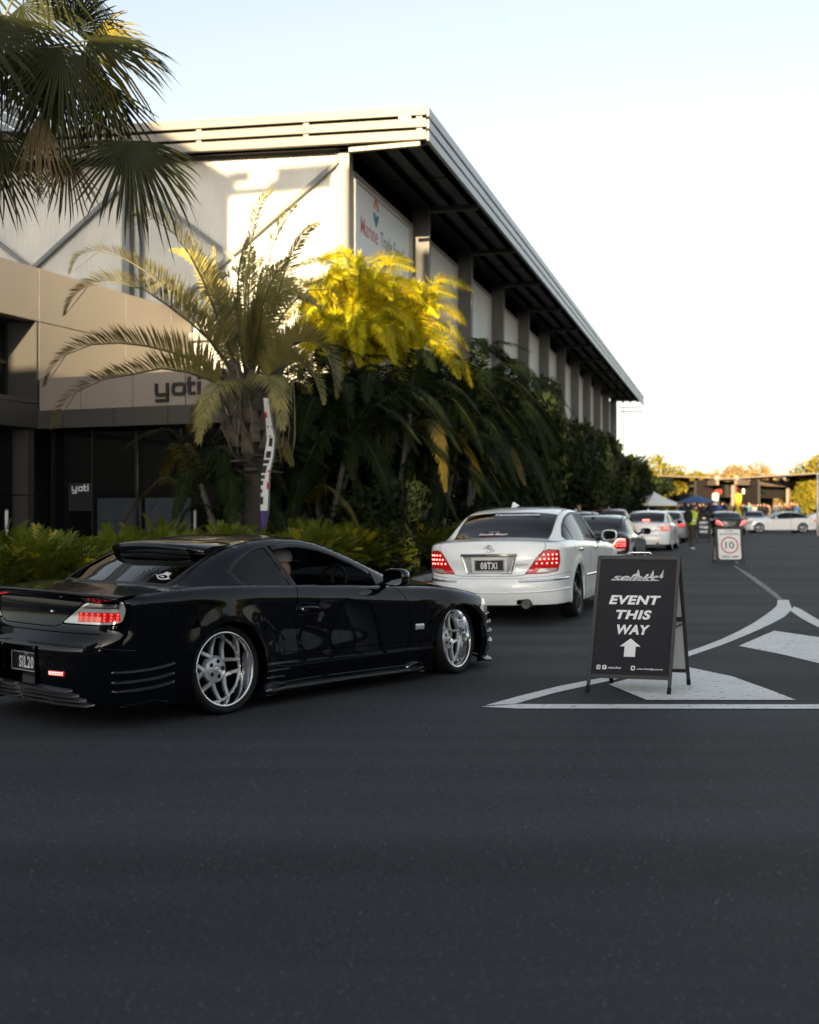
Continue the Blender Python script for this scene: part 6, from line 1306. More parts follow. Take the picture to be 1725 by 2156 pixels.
def hedge_plant(w, u, h, r, label, seed, nl=13, nf=150, yel=.06):
    rg = random.Random(seed); root = empty('hedge_plant', R(w,u,.1), (0,0,0), label, 'shrub', 'lobed leaf shrubs of the low hedge')
    st = MB()
    for i in range(7): a = rg.uniform(0,6.28); st.tube([(0,0,0),(.25*r*math.cos(a),.25*r*math.sin(a),h*.4),(.5*r*math.cos(a),.5*r*math.sin(a),h*.65)], [.018,.012,.008], 5)
    st.build('stems', M['cane'], root)
    V = []; F = []; b = 0
    for i in range(nf+nl):
        a = rg.uniform(0,6.28); ph = math.acos(rg.uniform(-.15,1)); rr = rg.uniform(.62,1.06)
        if i < nl: a = rg.uniform(-2.6,-.3); ph = math.acos(rg.uniform(.1,.95)); rr = rg.uniform(.95,1.1)
        p = Vector((math.cos(a)*math.sin(ph)*r*rr, math.sin(a)*math.sin(ph)*r*rr, h*.42+math.cos(ph)*h*.58*rr)); d = Vector((p.x, p.y, (p.z-h*.35)*.9+.12)).normalized()
        x = d.cross(Vector((0,0,1))).normalized(); z = x.cross(d); tw = rg.uniform(-.5,.5); x2 = x*math.cos(tw)+z*math.sin(tw); z2 = d.cross(x2)*-1; z2 = x2.cross(d); s = rg.uniform(.48,.90); k = rg.randrange(3)
        Mx = Matrix(((x2.x,d.x,z2.x,p.x),(x2.y,d.y,z2.y,p.y),(x2.z,d.z,z2.z,p.z),(0,0,0,1))) @ Matrix.Scale(s, 4) @ Matrix.Translation((0,-.17,0))
        if i < nl: o = link('leaf', (leaf_y if rg.random() < yel*2.2 else leaf_me)[k], None, root); o.matrix_local = Mx
        else:
            A = np.array(Mx); v = LV[k] @ A[:3,:3].T+A[:3,3]; V.append(v); F.append(LF[k]+b); b += len(v)
    nfaces = [len(f) for f in F]; mi = np.concatenate([np.full(c, 1 if rg.random() < yel else 0) for c in nfaces]); o = link('foliage', np_mesh('foliage', np.vstack(V), np.vstack(F), False, mi), [M['xanadu'], M['xanadu_yellow']], root); o['kind'] = 'stuff'
HEDGE_MARKS = [(-9999,-60,'beyond the left edge of view'),(-60,40,'at the left edge of view'),(40,95,'before the grey showroom pillar'),(95,150,'below the left side of the yoti poster'),(150,205,'below the right side of the yoti poster'),(205,260,'below the left display panel'),(260,320,'below the right display panel'),(320,380,'left of the thin pale marker post'),(380,440,'at the thin pale marker post'),(440,500,'left of the shaggy palm trunk'),(500,560,'at the foot of the shaggy palm'),(560,610,'just right of the feather flag'),(610,650,'above the coupe side window'),(650,690,'above the coupe windscreen'),(690,725,'right of the coupe windscreen'),(725,760,'above the coupe mirror'),(760,800,'over the coupe bonnet'),(800,840,'between coupe and white saloon'),(840,870,'nearest the left lamp of the white saloon'),(870,9999,'hidden by the white saloon')]
HSEEN = {}
def hedge_label(w, u):
    p = R(w, u); px = 862.5+p.x/p.y*FPX; mk = [t for a, b, t in HEDGE_MARKS if a <= px < b][0]; k = (w > -7, mk); HSEEN[k] = HSEEN.get(k, 0)+1; mk += ['', ', further along', ', furthest along'][min(2, HSEEN[k]-1)]; return ('lobed shrub, front hedge row, ' if w > -7 else 'lobed shrub, back hedge row, ')+mk
ORD = 'first second third fourth fifth sixth seventh eighth ninth tenth eleventh twelfth thirteenth fourteenth fifteenth sixteenth seventeenth eighteenth nineteenth twentieth twenty-first twenty-second twenty-third twenty-fourth twenty-fifth twenty-sixth twenty-seventh twenty-eighth twenty-ninth thirtieth thirty-first thirty-second thirty-third thirty-fourth thirty-fifth thirty-sixth thirty-seventh thirty-eighth thirty-ninth fortieth'.split()
hp = []
for i in range(21):
    u = 8.6+i*.98; hp.append((-6.55+.18*math.sin(i*1.7), u, 0.93+.08*math.sin(i*2.3)-(.06 if i > 15 else 0), .66))
for i in range(9): hp.append((-7.6+.2*math.sin(i*2.9), 9.2+i*1.35, 0.98+.1*math.sin(i*1.9), .75))
for i, (w, u, h, r) in enumerate(hp):
    hedge_plant(w, u, h, r, hedge_label(w, u), 100+i, 10, 310, .12 if i in (4,5,6,22,23,24) else .09)
# ---------------------------------------------------------------- leafy trees
def crown_mesh(name, rx, rz, n, ls, seed, lumps=14):
    rg = np.random.default_rng(seed); ctr = rg.normal(size=(lumps,3)); ctr /= np.linalg.norm(ctr, axis=1)[:,None]; ctr *= rg.uniform(.25,.80,(lumps,1)); rad = rg.uniform(.26,.48,lumps)
    k = rg.integers(0, lumps, n); d = rg.normal(size=(n,3)); d /= np.linalg.norm(d, axis=1)[:,None]; P = (ctr[k]+d*rad[k][:,None]*rg.uniform(.55,1.12,(n,1)))*np.array([rx,rx,rz])
    a = rg.normal(size=(n,3)); a /= np.linalg.norm(a, axis=1)[:,None]; b = np.cross(a, rg.normal(size=(n,3))); b /= np.linalg.norm(b, axis=1)[:,None]; s = ls*rg.uniform(.6,1.3,(n,1))
    V = np.stack([P-a*s, P+b*s*.35, P+a*s, P-b*s*.35], 1).reshape(-1,3); i = np.arange(n)[:,None]*4; return np_mesh(name, V, np.vstack([i+[[0,1,2]], i+[[0,2,3]]]))
crown_d = [crown_mesh('crown', 1.0, 1.0, 5200, .085, 200+i) for i in range(3)]; crown_g = [crown_mesh('crown', 1.0, 1.0, 3000, .10, 210+i, 10) for i in range(3)]; crown_f = [crown_mesh('crown', 1.0, 1.0, 2200, .12, 220+i, 9) for i in range(2)]
for L_, m in ((crown_d,'tree_dark'),(crown_g,'tree_gold'),(crown_f,'tree_far')):
    for me in L_: me.materials.append(M[m])
def tree(pos, h, rx, me, label, group, seed, low=.25, bark='bark'):
    rg = random.Random(seed); root = empty('leafy_tree', pos, (0,0,0), label, 'tree', group); mb = MB(); zc = h*(1+low)/2
    mb.tube([(0,0,0),(.06,.03,h*.3),(.0,.08,h*.6)], [.16*h/7,.12*h/7,.05*h/7], 8)
    for i in range(5): a = i*1.26+rg.random(); mb.tube([(0,.03,h*(.25+.06*i)),(rx*.35*math.cos(a),rx*.35*math.sin(a),h*(.45+.06*i)),(rx*.6*math.cos(a),rx*.6*math.sin(a),h*(.58+.06*i))], [.07*h/7,.045*h/7,.02*h/7], 6)
    mb.build('trunk', M[bark], root); o = link('crown', me, None, root); o.location = (0,0,zc); o.scale = (rx, rx, h*(1-low)/2*1.06); o.rotation_euler = (0,0,rg.uniform(0,6.28))
tl = ['where the cane palms end','second after the cane palms','in front of the fourth warehouse column','with a yellow tinged side','mid way along the warehouse','behind the maroon car','above the brake lit white saloon','closer to the far warehouse end','next to last in the row','last in the row by the gazebo']
for i, (w, u, h, rx) in enumerate([(-7.4,36.5,5.9,1.7),(-7.2,40.5,6.6,2.0),(-7.3,45,6.4,2.0),(-7.1,50,5.9,2.1),(-7.2,55.5,5.7,2.2),(-7.0,61.5,5.6,2.4),(-7.0,68,5.5,2.5),(-6.9,75,5.2,2.6),(-6.8,82,5.0,2.7),(-6.6,89.5,4.7,2.6)]):
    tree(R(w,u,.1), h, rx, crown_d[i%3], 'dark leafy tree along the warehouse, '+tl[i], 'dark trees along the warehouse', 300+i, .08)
for i in range(26): # undergrowth filling the dark foot of the row
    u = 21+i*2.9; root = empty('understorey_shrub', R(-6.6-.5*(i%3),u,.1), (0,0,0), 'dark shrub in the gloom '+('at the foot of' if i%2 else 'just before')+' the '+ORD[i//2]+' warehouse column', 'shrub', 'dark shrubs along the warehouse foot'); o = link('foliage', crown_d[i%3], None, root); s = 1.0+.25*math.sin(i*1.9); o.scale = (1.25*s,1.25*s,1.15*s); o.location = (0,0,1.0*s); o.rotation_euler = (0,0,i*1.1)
gl = ['golden tree rising behind the gazebo','golden tree right of the dark row end','small golden tree left of the open hall','sunlit tree peeping over the hall roof left end','bright yellow tree right of the hall','bright yellow tree behind the white van','tall yellow tree at the right edge of view']
for i, (px, Y, h, rx) in enumerate([(1352,88,5.2,2.2),(1378,100,5.6,2.6),(1402,110,5.3,2.4),(1440,125,6.2,3.4),(1688,104,5.1,2.6),(1715,98,5.6,2.3),(1760,100,6.8,3.0)]):
    tree(((px-862.5)/FPX*Y, Y, 0), h, rx, crown_g[i%3], gl[i], 'sunlit trees beyond the car park', 330+i, .12)
for i in range(15):
    px = 1395+i*26; Y = 190+8*math.sin(i*2.1); h = 7.0+1.8*math.sin(i*1.13+.6)+(2.2 if i in (5,6,7,8) else 0); tree(((px-862.5)/FPX*Y, Y, 0), h, 5.2, crown_f[i%2], 'hazy golden tree on the skyline behind the hall, '+ORD[i]+' from the left', 'skyline trees behind the hall', 350+i, .02)
# ================================================================ people
M['skin'] = mat('skin', (.36,.20,.13), .55); M['hair'] = mat('hair', (.02,.014,.010), .6); M['hivis'] = mat('hivis', (.42,.55,.03), .6); M['hivis_band'] = mat('hivis_band', (.62,.64,.62), .4)
cloth = {}
for n_, c_ in (('black',(.012,.012,.014)),('navy',(.015,.022,.05)),('grey',(.10,.10,.105)),('white',(.55,.55,.53)),('red',(.30,.03,.03)),('blue',(.04,.10,.24)),('brown',(.045,.032,.022)),('tan',(.28,.21,.13)),('teal',(.03,.16,.24)),('yellow',(.55,.42,.03)),('pink',(.40,.14,.18))): cloth[n_] = mat('cloth_'+n_, c_, .85)
def person_mesh(name, arms='down', stride=.0, lean=.0, bow=.0):
    """one continuous body grown over a posed skeleton; height 1.72 m; slots: skin, shirt, trousers, shoes, hair"""
    J = {'pelvis':(0,0,.94),'waist':(0,.01,1.08),'chest':(0,-lean*.5,1.28),'neck':(0,-lean,1.46),'head0':(0,-lean-.03-bow*.6,1.545-bow*.3),'head1':(0,-lean-.015-bow,1.63-bow*.5),'crown':(0,-lean-.005-bow,1.695-bow*.5)}
    for s, k in ((-1,'r'),(1,'l')):
        J['sh'+k] = (s*.175,-lean*.8,1.40); d = s*stride
        if arms == 'down': J['el'+k] = (s*.235,-lean*.6+.03,1.13); J['wr'+k] = (s*.235,-lean-.06,.88); J['ha'+k] = (s*.225,-lean-.09,.79)
        elif arms == 'front': J['el'+k] = (s*.25,-lean-.05,1.14); J['wr'+k] = (s*.10,-lean-.26,1.13); J['ha'+k] = (s*.04,-lean-.32,1.16)
        else: J['el'+k] = (s*.25,-lean*.4+.05,1.13); J['wr'+k] = (s*.17,-lean-.16,1.02) if s < 0 else (s*.26,-lean-.02,.88); J['ha'+k] = (s*.12,-lean-.24,1.03) if s < 0 else (s*.25,-lean-.05,.79)
        J['hip'+k] = (s*.095,0,.90); J['kn'+k] = (s*.105,-.03-d*.5,.50); J['an'+k] = (s*.11,.03-d,.09); J['to'+k] = (s*.125,-.16-d,.035)
    Rr = dict(pelvis=.155,waist=.135,chest=.165,neck=.058,head0=.074,head1=.090,crown=.055); 
    for k in 'rl': Rr.update({'sh'+k:.075,'el'+k:.047,'wr'+k:.034,'ha'+k:.036,'hip'+k:.095,'kn'+k:.062,'an'+k:.046,'to'+k:.038})
    E_ = [('pelvis','waist'),('waist','chest'),('chest','neck'),('neck','head0'),('head0','head1'),('head1','crown')]
    for k in 'rl': E_ += [('chest','sh'+k),('sh'+k,'el'+k),('el'+k,'wr'+k),('wr'+k,'ha'+k),('pelvis','hip'+k),('hip'+k,'kn'+k),('kn'+k,'an'+k),('an'+k,'to'+k)]
    nm = list(J); me = bpy.data.meshes.new('skeleton'); me.from_pydata([J[n] for n in nm], [(nm.index(a), nm.index(b)) for a, b in E_], []); o = bpy.data.objects.new('skeleton', me); COL.objects.link(o)
    sk = o.modifiers.new('skin', 'SKIN'); su = o.modifiers.new('smooth', 'SUBSURF'); su.levels = su.render_levels = 1; sk.use_smooth_shade = True
    lay = me.skin_vertices[0].data
    for i, n in enumerate(nm): r = Rr[n]; lay[i].radius = (r*(1.05 if n in ('chest','pelvis','waist') else 1), r*(.68 if n in ('chest','pelvis','waist') else 1)) ; lay[i].use_root = n == 'pelvis'
    dg = bpy.context.evaluated_depsgraph_get(); out = bpy.data.meshes.new_from_object(o.evaluated_get(dg)); out.name = name; bpy.data.objects.remove(o); bpy.data.meshes.remove(me); out.materials.clear()
    hd = Vector(J['head1']); wl = Vector(J['wrl']); wr_ = Vector(J['wrr'])
    for p in out.polygons:
        c = p.center; near_hand = min((c-wl).length, (c-wr_).length, (c-Vector(J['hal'])).length, (c-Vector(J['har'])).length)
        p.use_smooth = True
        p.material_index = 4 if c.z > hd.z-.02 and (c.y > hd.y-.035 or c.z > hd.z+.045) else 0 if c.z > 1.475-bow*.3 or near_hand < .085 else 3 if c.z < .085 else 2 if c.z < .93 and abs(c.x) < .20 else 1
    return out
P_ME = [person_mesh('body','down',.0), person_mesh('body','front',.10,.02), person_mesh('body','one',.16,.0), person_mesh('body','down',.22,.03)]
def person(pos, rz, label, shirt, trousers, me=0, sc=1.0, hair='hair', shoes='black', group=None, hat=None):
    root = empty('person', pos, (0,0,rz), label, 'person', group); root.scale = (sc,sc,sc); m = P_ME[me] if isinstance(me, int) else me; o = link('body', m, None, root)
    if len(m.materials) < 5:
        for k in range(5): m.materials.append(M['skin'])
    for i, mm in enumerate((M['skin'], cloth.get(shirt, M.get(shirt)), cloth[trousers], cloth[shoes], M[hair])): o.material_slots[i].link = 'OBJECT'; o.material_slots[i].material = mm
    return root
# the hi-vis marshal, leaning over, back half turned
mp = gnd(1456,1157.5); MAR = person_mesh('body','front',.12,.16,.05)
mr = person((mp.x,mp.y,0), math.radians(120), 'marshal in a yellow hi-vis vest and dark trousers leaning beside the queue', 'black', 'brown', MAR, 1.0, shoes='white')
def vest(root, bow=.16):
    mb = MB(); n = 16; rows = [(.92,.205,.150,0),(1.08,.190,.140,-.02),(1.25,.225,.150,-.07),(1.38,.235,.135,-.12),(1.45,.13,.09,-.15)]
    vs = [(rx*math.cos(2*math.pi*i/n), yo+ry*math.sin(2*math.pi*i/n), z) for z, rx, ry, yo in rows for i in range(n)]
    mb.add(vs, [(r*n+i, r*n+(i+1)%n, (r+1)*n+(i+1)%n, (r+1)*n+i) for r in range(4) for i in range(n)], 0, True); mb.build('vest', M['hivis'], root)
    b = MB(); z0 = 1.06; b.add([(rx*1.03*math.cos(2*math.pi*i/n), yo+ry*1.03*math.sin(2*math.pi*i/n), z) for z, rx, ry, yo in ((1.04,.194,.143,-.012),(1.10,.194,.143,-.022)) for i in range(n)], [(i,(i+1)%n,n+(i+1)%n,n+i) for i in range(n)], 0, True); b.build('reflective_band', M['hivis_band'], root)
vest(mr)
bg = MB(); bg.ball((-.05,.20,1.20), (.20,.13,.26), 12, 8); bg.build('backpack', cloth['black'], mr)
v2 = R(-4.9,38.5); m2 = person(v2, math.radians(200), 'second marshal in hi-vis showing over the black saloon roof', 'black', 'black', 0, .98); vest(m2, 0)
# the crowd in front of the hall
rg = random.Random(12); tops = ['black','black','navy','grey','white','black','blue','navy','red','black','teal','grey','brown','pink','black','tan']; legs = ['black','navy','grey','black','tan','black']
slots = [(1436,1448,80),(1452,1466,72),(1468,1484,76),(1484,1500,80),(1498,1512,86),(1512,1528,84)]
k = -1; XS = []
for i in range(40):
    px = 1430+i*6.4+.4*rg.uniform(-3,3); Y = rg.uniform(84,92) if px > 1545 else rg.uniform(70,90); XS.append((px, Y))
seen = {}
for px, Y in XS:
    k += 1; sh = tops[rg.randrange(len(tops))]; tr_ = legs[rg.randrange(len(legs))]; key = (sh, tr_); q = ['under the hall roof','near the yellow banner','left of the roof post','right of the roof post','by the blue umbrella','near the hall right end'][0 if px < 1470 else 4 if px < 1495 else 2 if px < 1531 else 3 if px < 1552 else 1 if px < 1600 else 5]
    person(((px-862.5)/FPX*Y, Y, .32), rg.uniform(0,6.28), '%s top and %s trousers %s, %s person from the left' % (sh, tr_, q, ORD[k]), sh, tr_, rg.randrange(4), rg.uniform(.94,1.08), group='people gathered before the hall')
# driver of the coupe
def driver():
    root = empty('person', (0,0,0), (0,0,0), 'driver in a white cap at the wheel of the black coupe', 'person'); base = COUPE.matrix_basis.copy() if False else Matrix.Translation(COUPE.location) @ Matrix.Rotation(COUPE.rotation_euler.z, 4, 'Z')
    root.matrix_basis = base @ Matrix.Translation((1.02,-.37,.14))
    J = {'pelvis':(0,0,.16),'waist':(-.10,0,.32),'chest':(-.16,0,.52),'neck':(-.17,0,.68),'head0':(-.13,0,.755),'head1':(-.12,0,.835),'crown':(-.125,0,.90),'nose':(-.02,0,.80),
         'shr':(-.15,-.18,.61),'elr':(.04,-.25,.42),'wrr':(.27,-.19,.52),'har':(.36,-.17,.56),'shl':(-.15,.18,.61),'ell':(.05,.25,.42),'wrl':(.28,.19,.52),'hal':(.37,.17,.56),
         'hipr':(.02,-.09,.14),'knr':(.46,-.12,.26),'anr':(.82,-.12,.08),'hipl':(.02,.09,.14),'knl':(.46,.12,.26),'anl':(.82,.12,.08)}
    Rr = dict(pelvis=.15,waist=.135,chest=.15,neck=.058,head0=.072,head1=.092,crown=.055,nose=.014)
    for q in 'rl': Rr.update({'sh'+q:.07,'el'+q:.045,'wr'+q:.033,'ha'+q:.038,'hip'+q:.09,'kn'+q:.06,'an'+q:.045})
    E_ = [('pelvis','waist'),('waist','chest'),('chest','neck'),('neck','head0'),('head0','head1'),('head1','crown'),('head0','nose')]
    for q in 'rl': E_ += [('chest','sh'+q),('sh'+q,'el'+q),('el'+q,'wr'+q),('wr'+q,'ha'+q),('pelvis','hip'+q),('hip'+q,'kn'+q),('kn'+q,'an'+q)]
    nm = list(J); me = bpy.data.meshes.new('skeleton'); me.from_pydata([J[n] for n in nm], [(nm.index(a), nm.index(b)) for a, b in E_], []); o = bpy.data.objects.new('skeleton', me); COL.objects.link(o); o.modifiers.new('skin','SKIN').use_smooth_shade = True; su = o.modifiers.new('s','SUBSURF'); su.levels = su.render_levels = 2
    for i, n in enumerate(nm): me.skin_vertices[0].data[i].radius = (Rr[n], Rr[n]); me.skin_vertices[0].data[i].use_root = n == 'pelvis'
    dg = bpy.context.evaluated_depsgraph_get(); out = bpy.data.meshes.new_from_object(o.evaluated_get(dg)); bpy.data.objects.remove(o); out.materials.clear()
    for m in (M['skin'], cloth['black'], M['hair']): out.materials.append(m)
    for p in out.polygons: c = p.center; p.use_smooth = True; p.material_index = 2 if c.z > .70 and c.x < -.16 else 0 if c.z > .69 or c.x > .24 and c.z > .45 else 1
    b = link('body', out, None, root)
    cp = MB(); n = 18; rows = [(.100,.0),(.104,.035),(.092,.072),(.055,.098),(.0,.106)]; vs = [(-.125+r*1.08*math.cos(2*math.pi*i/n), r*math.sin(2*math.pi*i/n), .862+z) for r, z in rows for i in range(n)]; cp.add(vs, [(r*n+i, r*n+(i+1)%n, (r+1)*n+(i+1)%n, (r+1)*n+i) for r in range(4) for i in range(n)], 0, True)
    c = cp.build('cap', mat('cap_grey', (.22,.22,.21), .8), root); pk = MB(); pk.add([(-.03,-.075,.868),(-.03,.075,.868),(.06,.06,.852),(.085,0,.848),(.06,-.06,.852)]+[(-.03,-.075,.876),(-.03,.075,.876),(.06,.06,.860),(.085,0,.856),(.06,-.06,.860)], [(4,3,2,1,0),(5,6,7,8,9),(0,1,6,5),(1,2,7,6),(2,3,8,7),(3,4,9,8),(4,0,5,9)]); pk.build('cap_peak', cloth['black'], c)
driver()
# ================================================================ the hall and things at the far end
M['hall_dark'] = mat('hall_dark', (.014,.012,.011), .7); M['hall_roof'] = mat('hall_roof', (.15,.115,.09), .6, var=.1, vscale=.3); M['hall_post'] = mat('hall_post', (.20,.165,.135), .6); M['red_glow'] = mat('red_glow', (.36,.05,.03), .5, emit=(1,.14,.07), es=.22)  # red lettering is given a glow so it shows under the roof
def hall():
    Y = 93.0; c = Vector(((1531-862.5)/FPX*Y, Y, 0)); root = empty('event_hall', c, (0,0,0), 'low dark open fronted hall with a brown roof at the end of the road', 'building')
    u_ = lambda v: v.normalized()
    L = Vector(((1398-862.5)/FPX*112, 112, 0))-c; Rr = Vector(((1668-862.5)/FPX*103, 103, 0))-c; zt, zb = 4.10, 3.58
    for d, nm in ((L,'l'),(Rr,'r')):
        n = 6 if d is Rr else 7; u = d.normalized(); nn = Vector((-u.y,u.x,0)); 
        if nn.y < 0: nn = -nn
        for i in range(n):
            p, q = d*(i/n), d*((i+1)/n); mb = MB(); mb.frame_box(p-nn*.9+Vector((0,0,zb)), (q-p)*.985, nn*.25, Vector((0,0,zt-zb))); mb.build('fascia_panel', M['hall_roof'], root)
            rb = MB(); rb.frame_box(p-nn*.95+Vector((0,0,zt-.12)), u*.22, nn*.3, Vector((0,0,.34))); rb.build('roof_cap', M['cream'], root)
            if (d is Rr and i in (0, n-1)) or (d is L and i == n-1): pm = MB(); pm.frame_box(d*(i/n)+u*.1-nn*.6, u*.26, nn*.26, Vector((0,0,zb))); pm.build('post', M['hall_post'], root)
        rf = MB(); a = [-nn*.9+Vector((0,0,zt)), d-nn*.9+Vector((0,0,zt)), d+nn*14+Vector((0,0,zt+.9)), nn*14+Vector((0,0,zt+.9))]; rf.add(a+[v-Vector((0,0,.1)) for v in a], [(0,1,2,3),(7,6,5,4),(0,4,5,1),(1,5,6,2),(2,6,7,3),(3,7,4,0)]); rf.build('roof', M['hall_roof'], root, fix=True)
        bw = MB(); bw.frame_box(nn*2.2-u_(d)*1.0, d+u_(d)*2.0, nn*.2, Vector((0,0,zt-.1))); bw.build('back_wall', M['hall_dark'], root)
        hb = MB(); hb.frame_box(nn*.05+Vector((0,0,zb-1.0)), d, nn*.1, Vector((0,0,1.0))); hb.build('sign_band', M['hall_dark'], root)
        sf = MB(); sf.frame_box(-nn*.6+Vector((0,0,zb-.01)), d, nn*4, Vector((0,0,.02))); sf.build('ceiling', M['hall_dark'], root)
    for d, t, f0, f1, m in ((L,'Garage',.10,.62,'red_glow'),(Rr,'25',.07,.24,'red_glow')):
        u = d.normalized(); nn = Vector((-u.y,u.x,0)); nn = nn if nn.y > 0 else -nn; x = u if u.x > 0 else -u; w = abs(f1-f0)*d.length*.62; o = fit_text('lettering', t, (-w/2,w/2,-.42,.42), 0, M[m], root, shear=.15, off=.03, ext=.01); o.matrix_local = basis(d*((f0+f1)/2*.62)-nn*.02+Vector((0,0,zb-.52)), x, (0,0,1))
    u = Rr.normalized(); nn = Vector((-u.y,u.x,0)); nn = nn if nn.y > 0 else -nn; g = MB()
    for i in range(7): g.ball(u*(3.1+.28*(i%4))+Vector((0,0,zb-.35-.22*(i//4)))-nn*.05, (.16,.08,.14), 8, 5)
    e = g.build('mascot_board', M['sign_white'], root, fix=True); e['kind'] = 'stuff'
    fl = sheet('hall_floor', [c+L*1.05+Vector((-3,-1,0)), c+Vector((-2,-9,0)), c+Rr*1.1+Vector((3,-5,0)), c+Rr+Vector((0,20,0)), c+L+Vector((0,20,0))], .31, M['paving'])
hall()
# floor edge under the crowd
def terrace(): mb = MB(); mb.frame_box((15.5,68.5,0), (18.0,3,0), (-3,26,0), (0,0,.30)); o = mb.build('terrace', M['paving']); o['kind'] = 'structure'
def gazebo():
    p = Vector(((1377-862.5)/FPX*74, 74, 0)); root = empty('gazebo', p, (0,0,.35), 'white peaked gazebo standing by the end of the dark trees', 'gazebo'); mb = MB(); w = 1.08; z = 1.98
    e = [(-w,-w,z),(w,-w,z),(w,w,z),(-w,w,z)]; b = [(x,y,z-.2) for x,y,_ in e]; m_ = [(x*.5,y*.5,z+.30) for x,y,_ in e]
    mb.add(e+m_+[(0,0,z+.72)], [(0,1,5,4),(1,2,6,5),(2,3,7,6),(3,0,4,7),(4,5,8),(5,6,8),(6,7,8),(7,4,8)]); mb.build('canopy', M['sign_white'], root); v = MB(); v.add(e+b, [(i,(i+1)%4,4+(i+1)%4,4+i) for i in range(4)]); v.build('valance', M['sign_white'], root)
    for x, y in ((-w,-w),(w,-w),(w,w),(-w,w)): l = MB(); l.tube([(x,y,0),(x,y,z)], .03, 6); l.build('leg', M['brace_grey'], root)
gazebo()
def parasol():
    p = Vector(((1468-862.5)/FPX*78, 78, 0)); root = empty('parasol', p, (0,0,0), 'wide blue parasol over the crowd left of the hall', 'parasol'); mb = MB(); n = 8; vs = [(0,0,2.55)]+[(1.6*math.cos(2*math.pi*i/n),1.6*math.sin(2*math.pi*i/n),2.0) for i in range(n)]; mb.add(vs, [(0,i+1,(i+1)%n+1) for i in range(n)]); mb.build('canopy', cloth['blue'], root); q = MB(); q.tube([(0,0,0),(0,0,2.55)], .03, 8); q.build('pole', M['brace_grey'], root)
parasol()
def flag_banner():
    Y = 17.6; base = gnd(554, 1078+1.28*FPX/Y, .1); base = Vector(((552-862.5)/FPX*Y, Y, .1)); root = empty('feather_flag', base, (0,0,0), 'narrow white feather flag with dark letters and a purple foot beside the shaggy palm', 'flag'); S = Y/FPX
    pts = [(552,1132,6),(556,1075,22),(558,1000,24),(566,960,26),(570,925,24),(566,890,17),(562,860,16),(560,838,15)]
    pts = [(x,y,w*.68) for x,y,w in pts]
    L = [at(x-w*.5,y,Y)-base for x,y,w in pts]; Rg = [at(x+w*.5,y,Y-.12)-base for x,y,w in pts]; n = len(pts); mb = MB()
    th = Vector((0,.006,0)); vs = []
    for a, b in zip(L, Rg): vs += [a, b, b+th, a+th]
    mb.add(vs, [(i*4+j, i*4+(j+1)%4, (i+1)*4+(j+1)%4, (i+1)*4+j) for i in range(n-1) for j in range(4)], 0); mb.m = [1 if f < 4 else 0 for f in range(len(mb.f))]; mb.build('cloth', [M['sign_white'], mat('purple', (.06,.035,.17), .7)], root)
    def patch(nm, m, ya, yb, fa, fb):
        q = []; 
        for y in (ya, yb):
            i = [k for k in range(n-1) if pts[k][1] >= y >= pts[k+1][1]][0]; t = (pts[i][1]-y)/(pts[i][1]-pts[i+1][1]); l = L[i].lerp(L[i+1],t); r = Rg[i].lerp(Rg[i+1],t); q += [l.lerp(r,fa)-th*.6, l.lerp(r,fb)-th*.6]
        g = MB(); g.add([q[0],q[1],q[3],q[2]]+[v+th*.3 for v in (q[0],q[1],q[3],q[2])], [(0,1,2,3),(7,6,5,4),(0,4,5,1),(1,5,6,2),(2,6,7,3),(3,7,4,0)]); g.build(nm, M[m], root, fix=True)
    for ya, yb, fa, fb in ((1062,1046,.0,.35),(1038,1030,.0,.22),(1022,1012,.0,.30),(1008,1000,.0,.5),(996,980,.0,.55),(976,968,.0,.7),(964,950,.15,.75),(940,922,.35,.8),(920,912,.1,.6),(902,896,.2,.95)): patch('lettering', 'ink', ya, yb, fa, fb)
    patch('red_stripe', 'sticker_red', 1030, 990, .75, 1.0); patch('red_stripe', 'sticker_red', 880, 868, .0, .4)
    pl = MB(); pl.tube([tuple(v+Vector((.01,.05,0))) for v in Rg], .012, 6); pl.build('pole', M['brace_grey'], root)
flag_banner()
def tall_banner(px, Y, col, label, h, w=.75):
    root = empty('tall_banner', ((px-862.5)/FPX*Y, Y, .3), (0,0,0), label, 'banner'); mb = MB(); p = [(-.3*w,.5),(.3*w,.5),(.38*w,h*.45),(.2*w,h*.55),(.42*w,h*.75),(.3*w,h),(-.25*w,h),(-.42*w,h*.78),(-.2*w,h*.55),(-.4*w,h*.42)]; mb.prism(smooth_line(p, 30, True), (0,0,0), (1,0,0), (0,0,1), (0,.25,0)); mb.build('inflated_body', cloth[col] if col in cloth else M[col], root, fix=True); f = MB(); f.box((0,.12,.25), (.5,.4,.5)); f.build('blower', cloth['black'], root)
tall_banner(1555, 82, 'yellow', 'yellow inflatable figure standing in the crowd right of the roof post', 2.40, .55); tall_banner(1507, 82, 'white', 'pale inflatable banner standing in the crowd left of the roof post', 2.45, .5)
def lamp_post():
    p = Vector(((1722-862.5)/FPX*66, 66, 0)); root = empty('lamp_post', p, (0,0,0), 'thin pale lamp post at the right edge', 'lamp post'); mb = MB(); mb.tube([(0,0,0),(0,0,3.6)], [.07,.05], 10); mb.build('pole', M['sign_white'], root); h = MB(); h.box((.12,0,3.7), (.5,.2,.10)); h.build('lamp_head', M['brace_grey'], root)
lamp_post()
def bollard(px, Y, label): root = empty('bollard', ((px-862.5)/FPX*Y, Y, .1), (0,0,0), label, 'bollard'); mb = MB(); mb.tube([(0,0,0),(0,0,1.30)], .028, 8); mb.build('post', M['board_grey'], root); c = MB(); c.ball((0,0,1.30), .029, 8, 5); c.build('cap', M['brace_grey'], root)
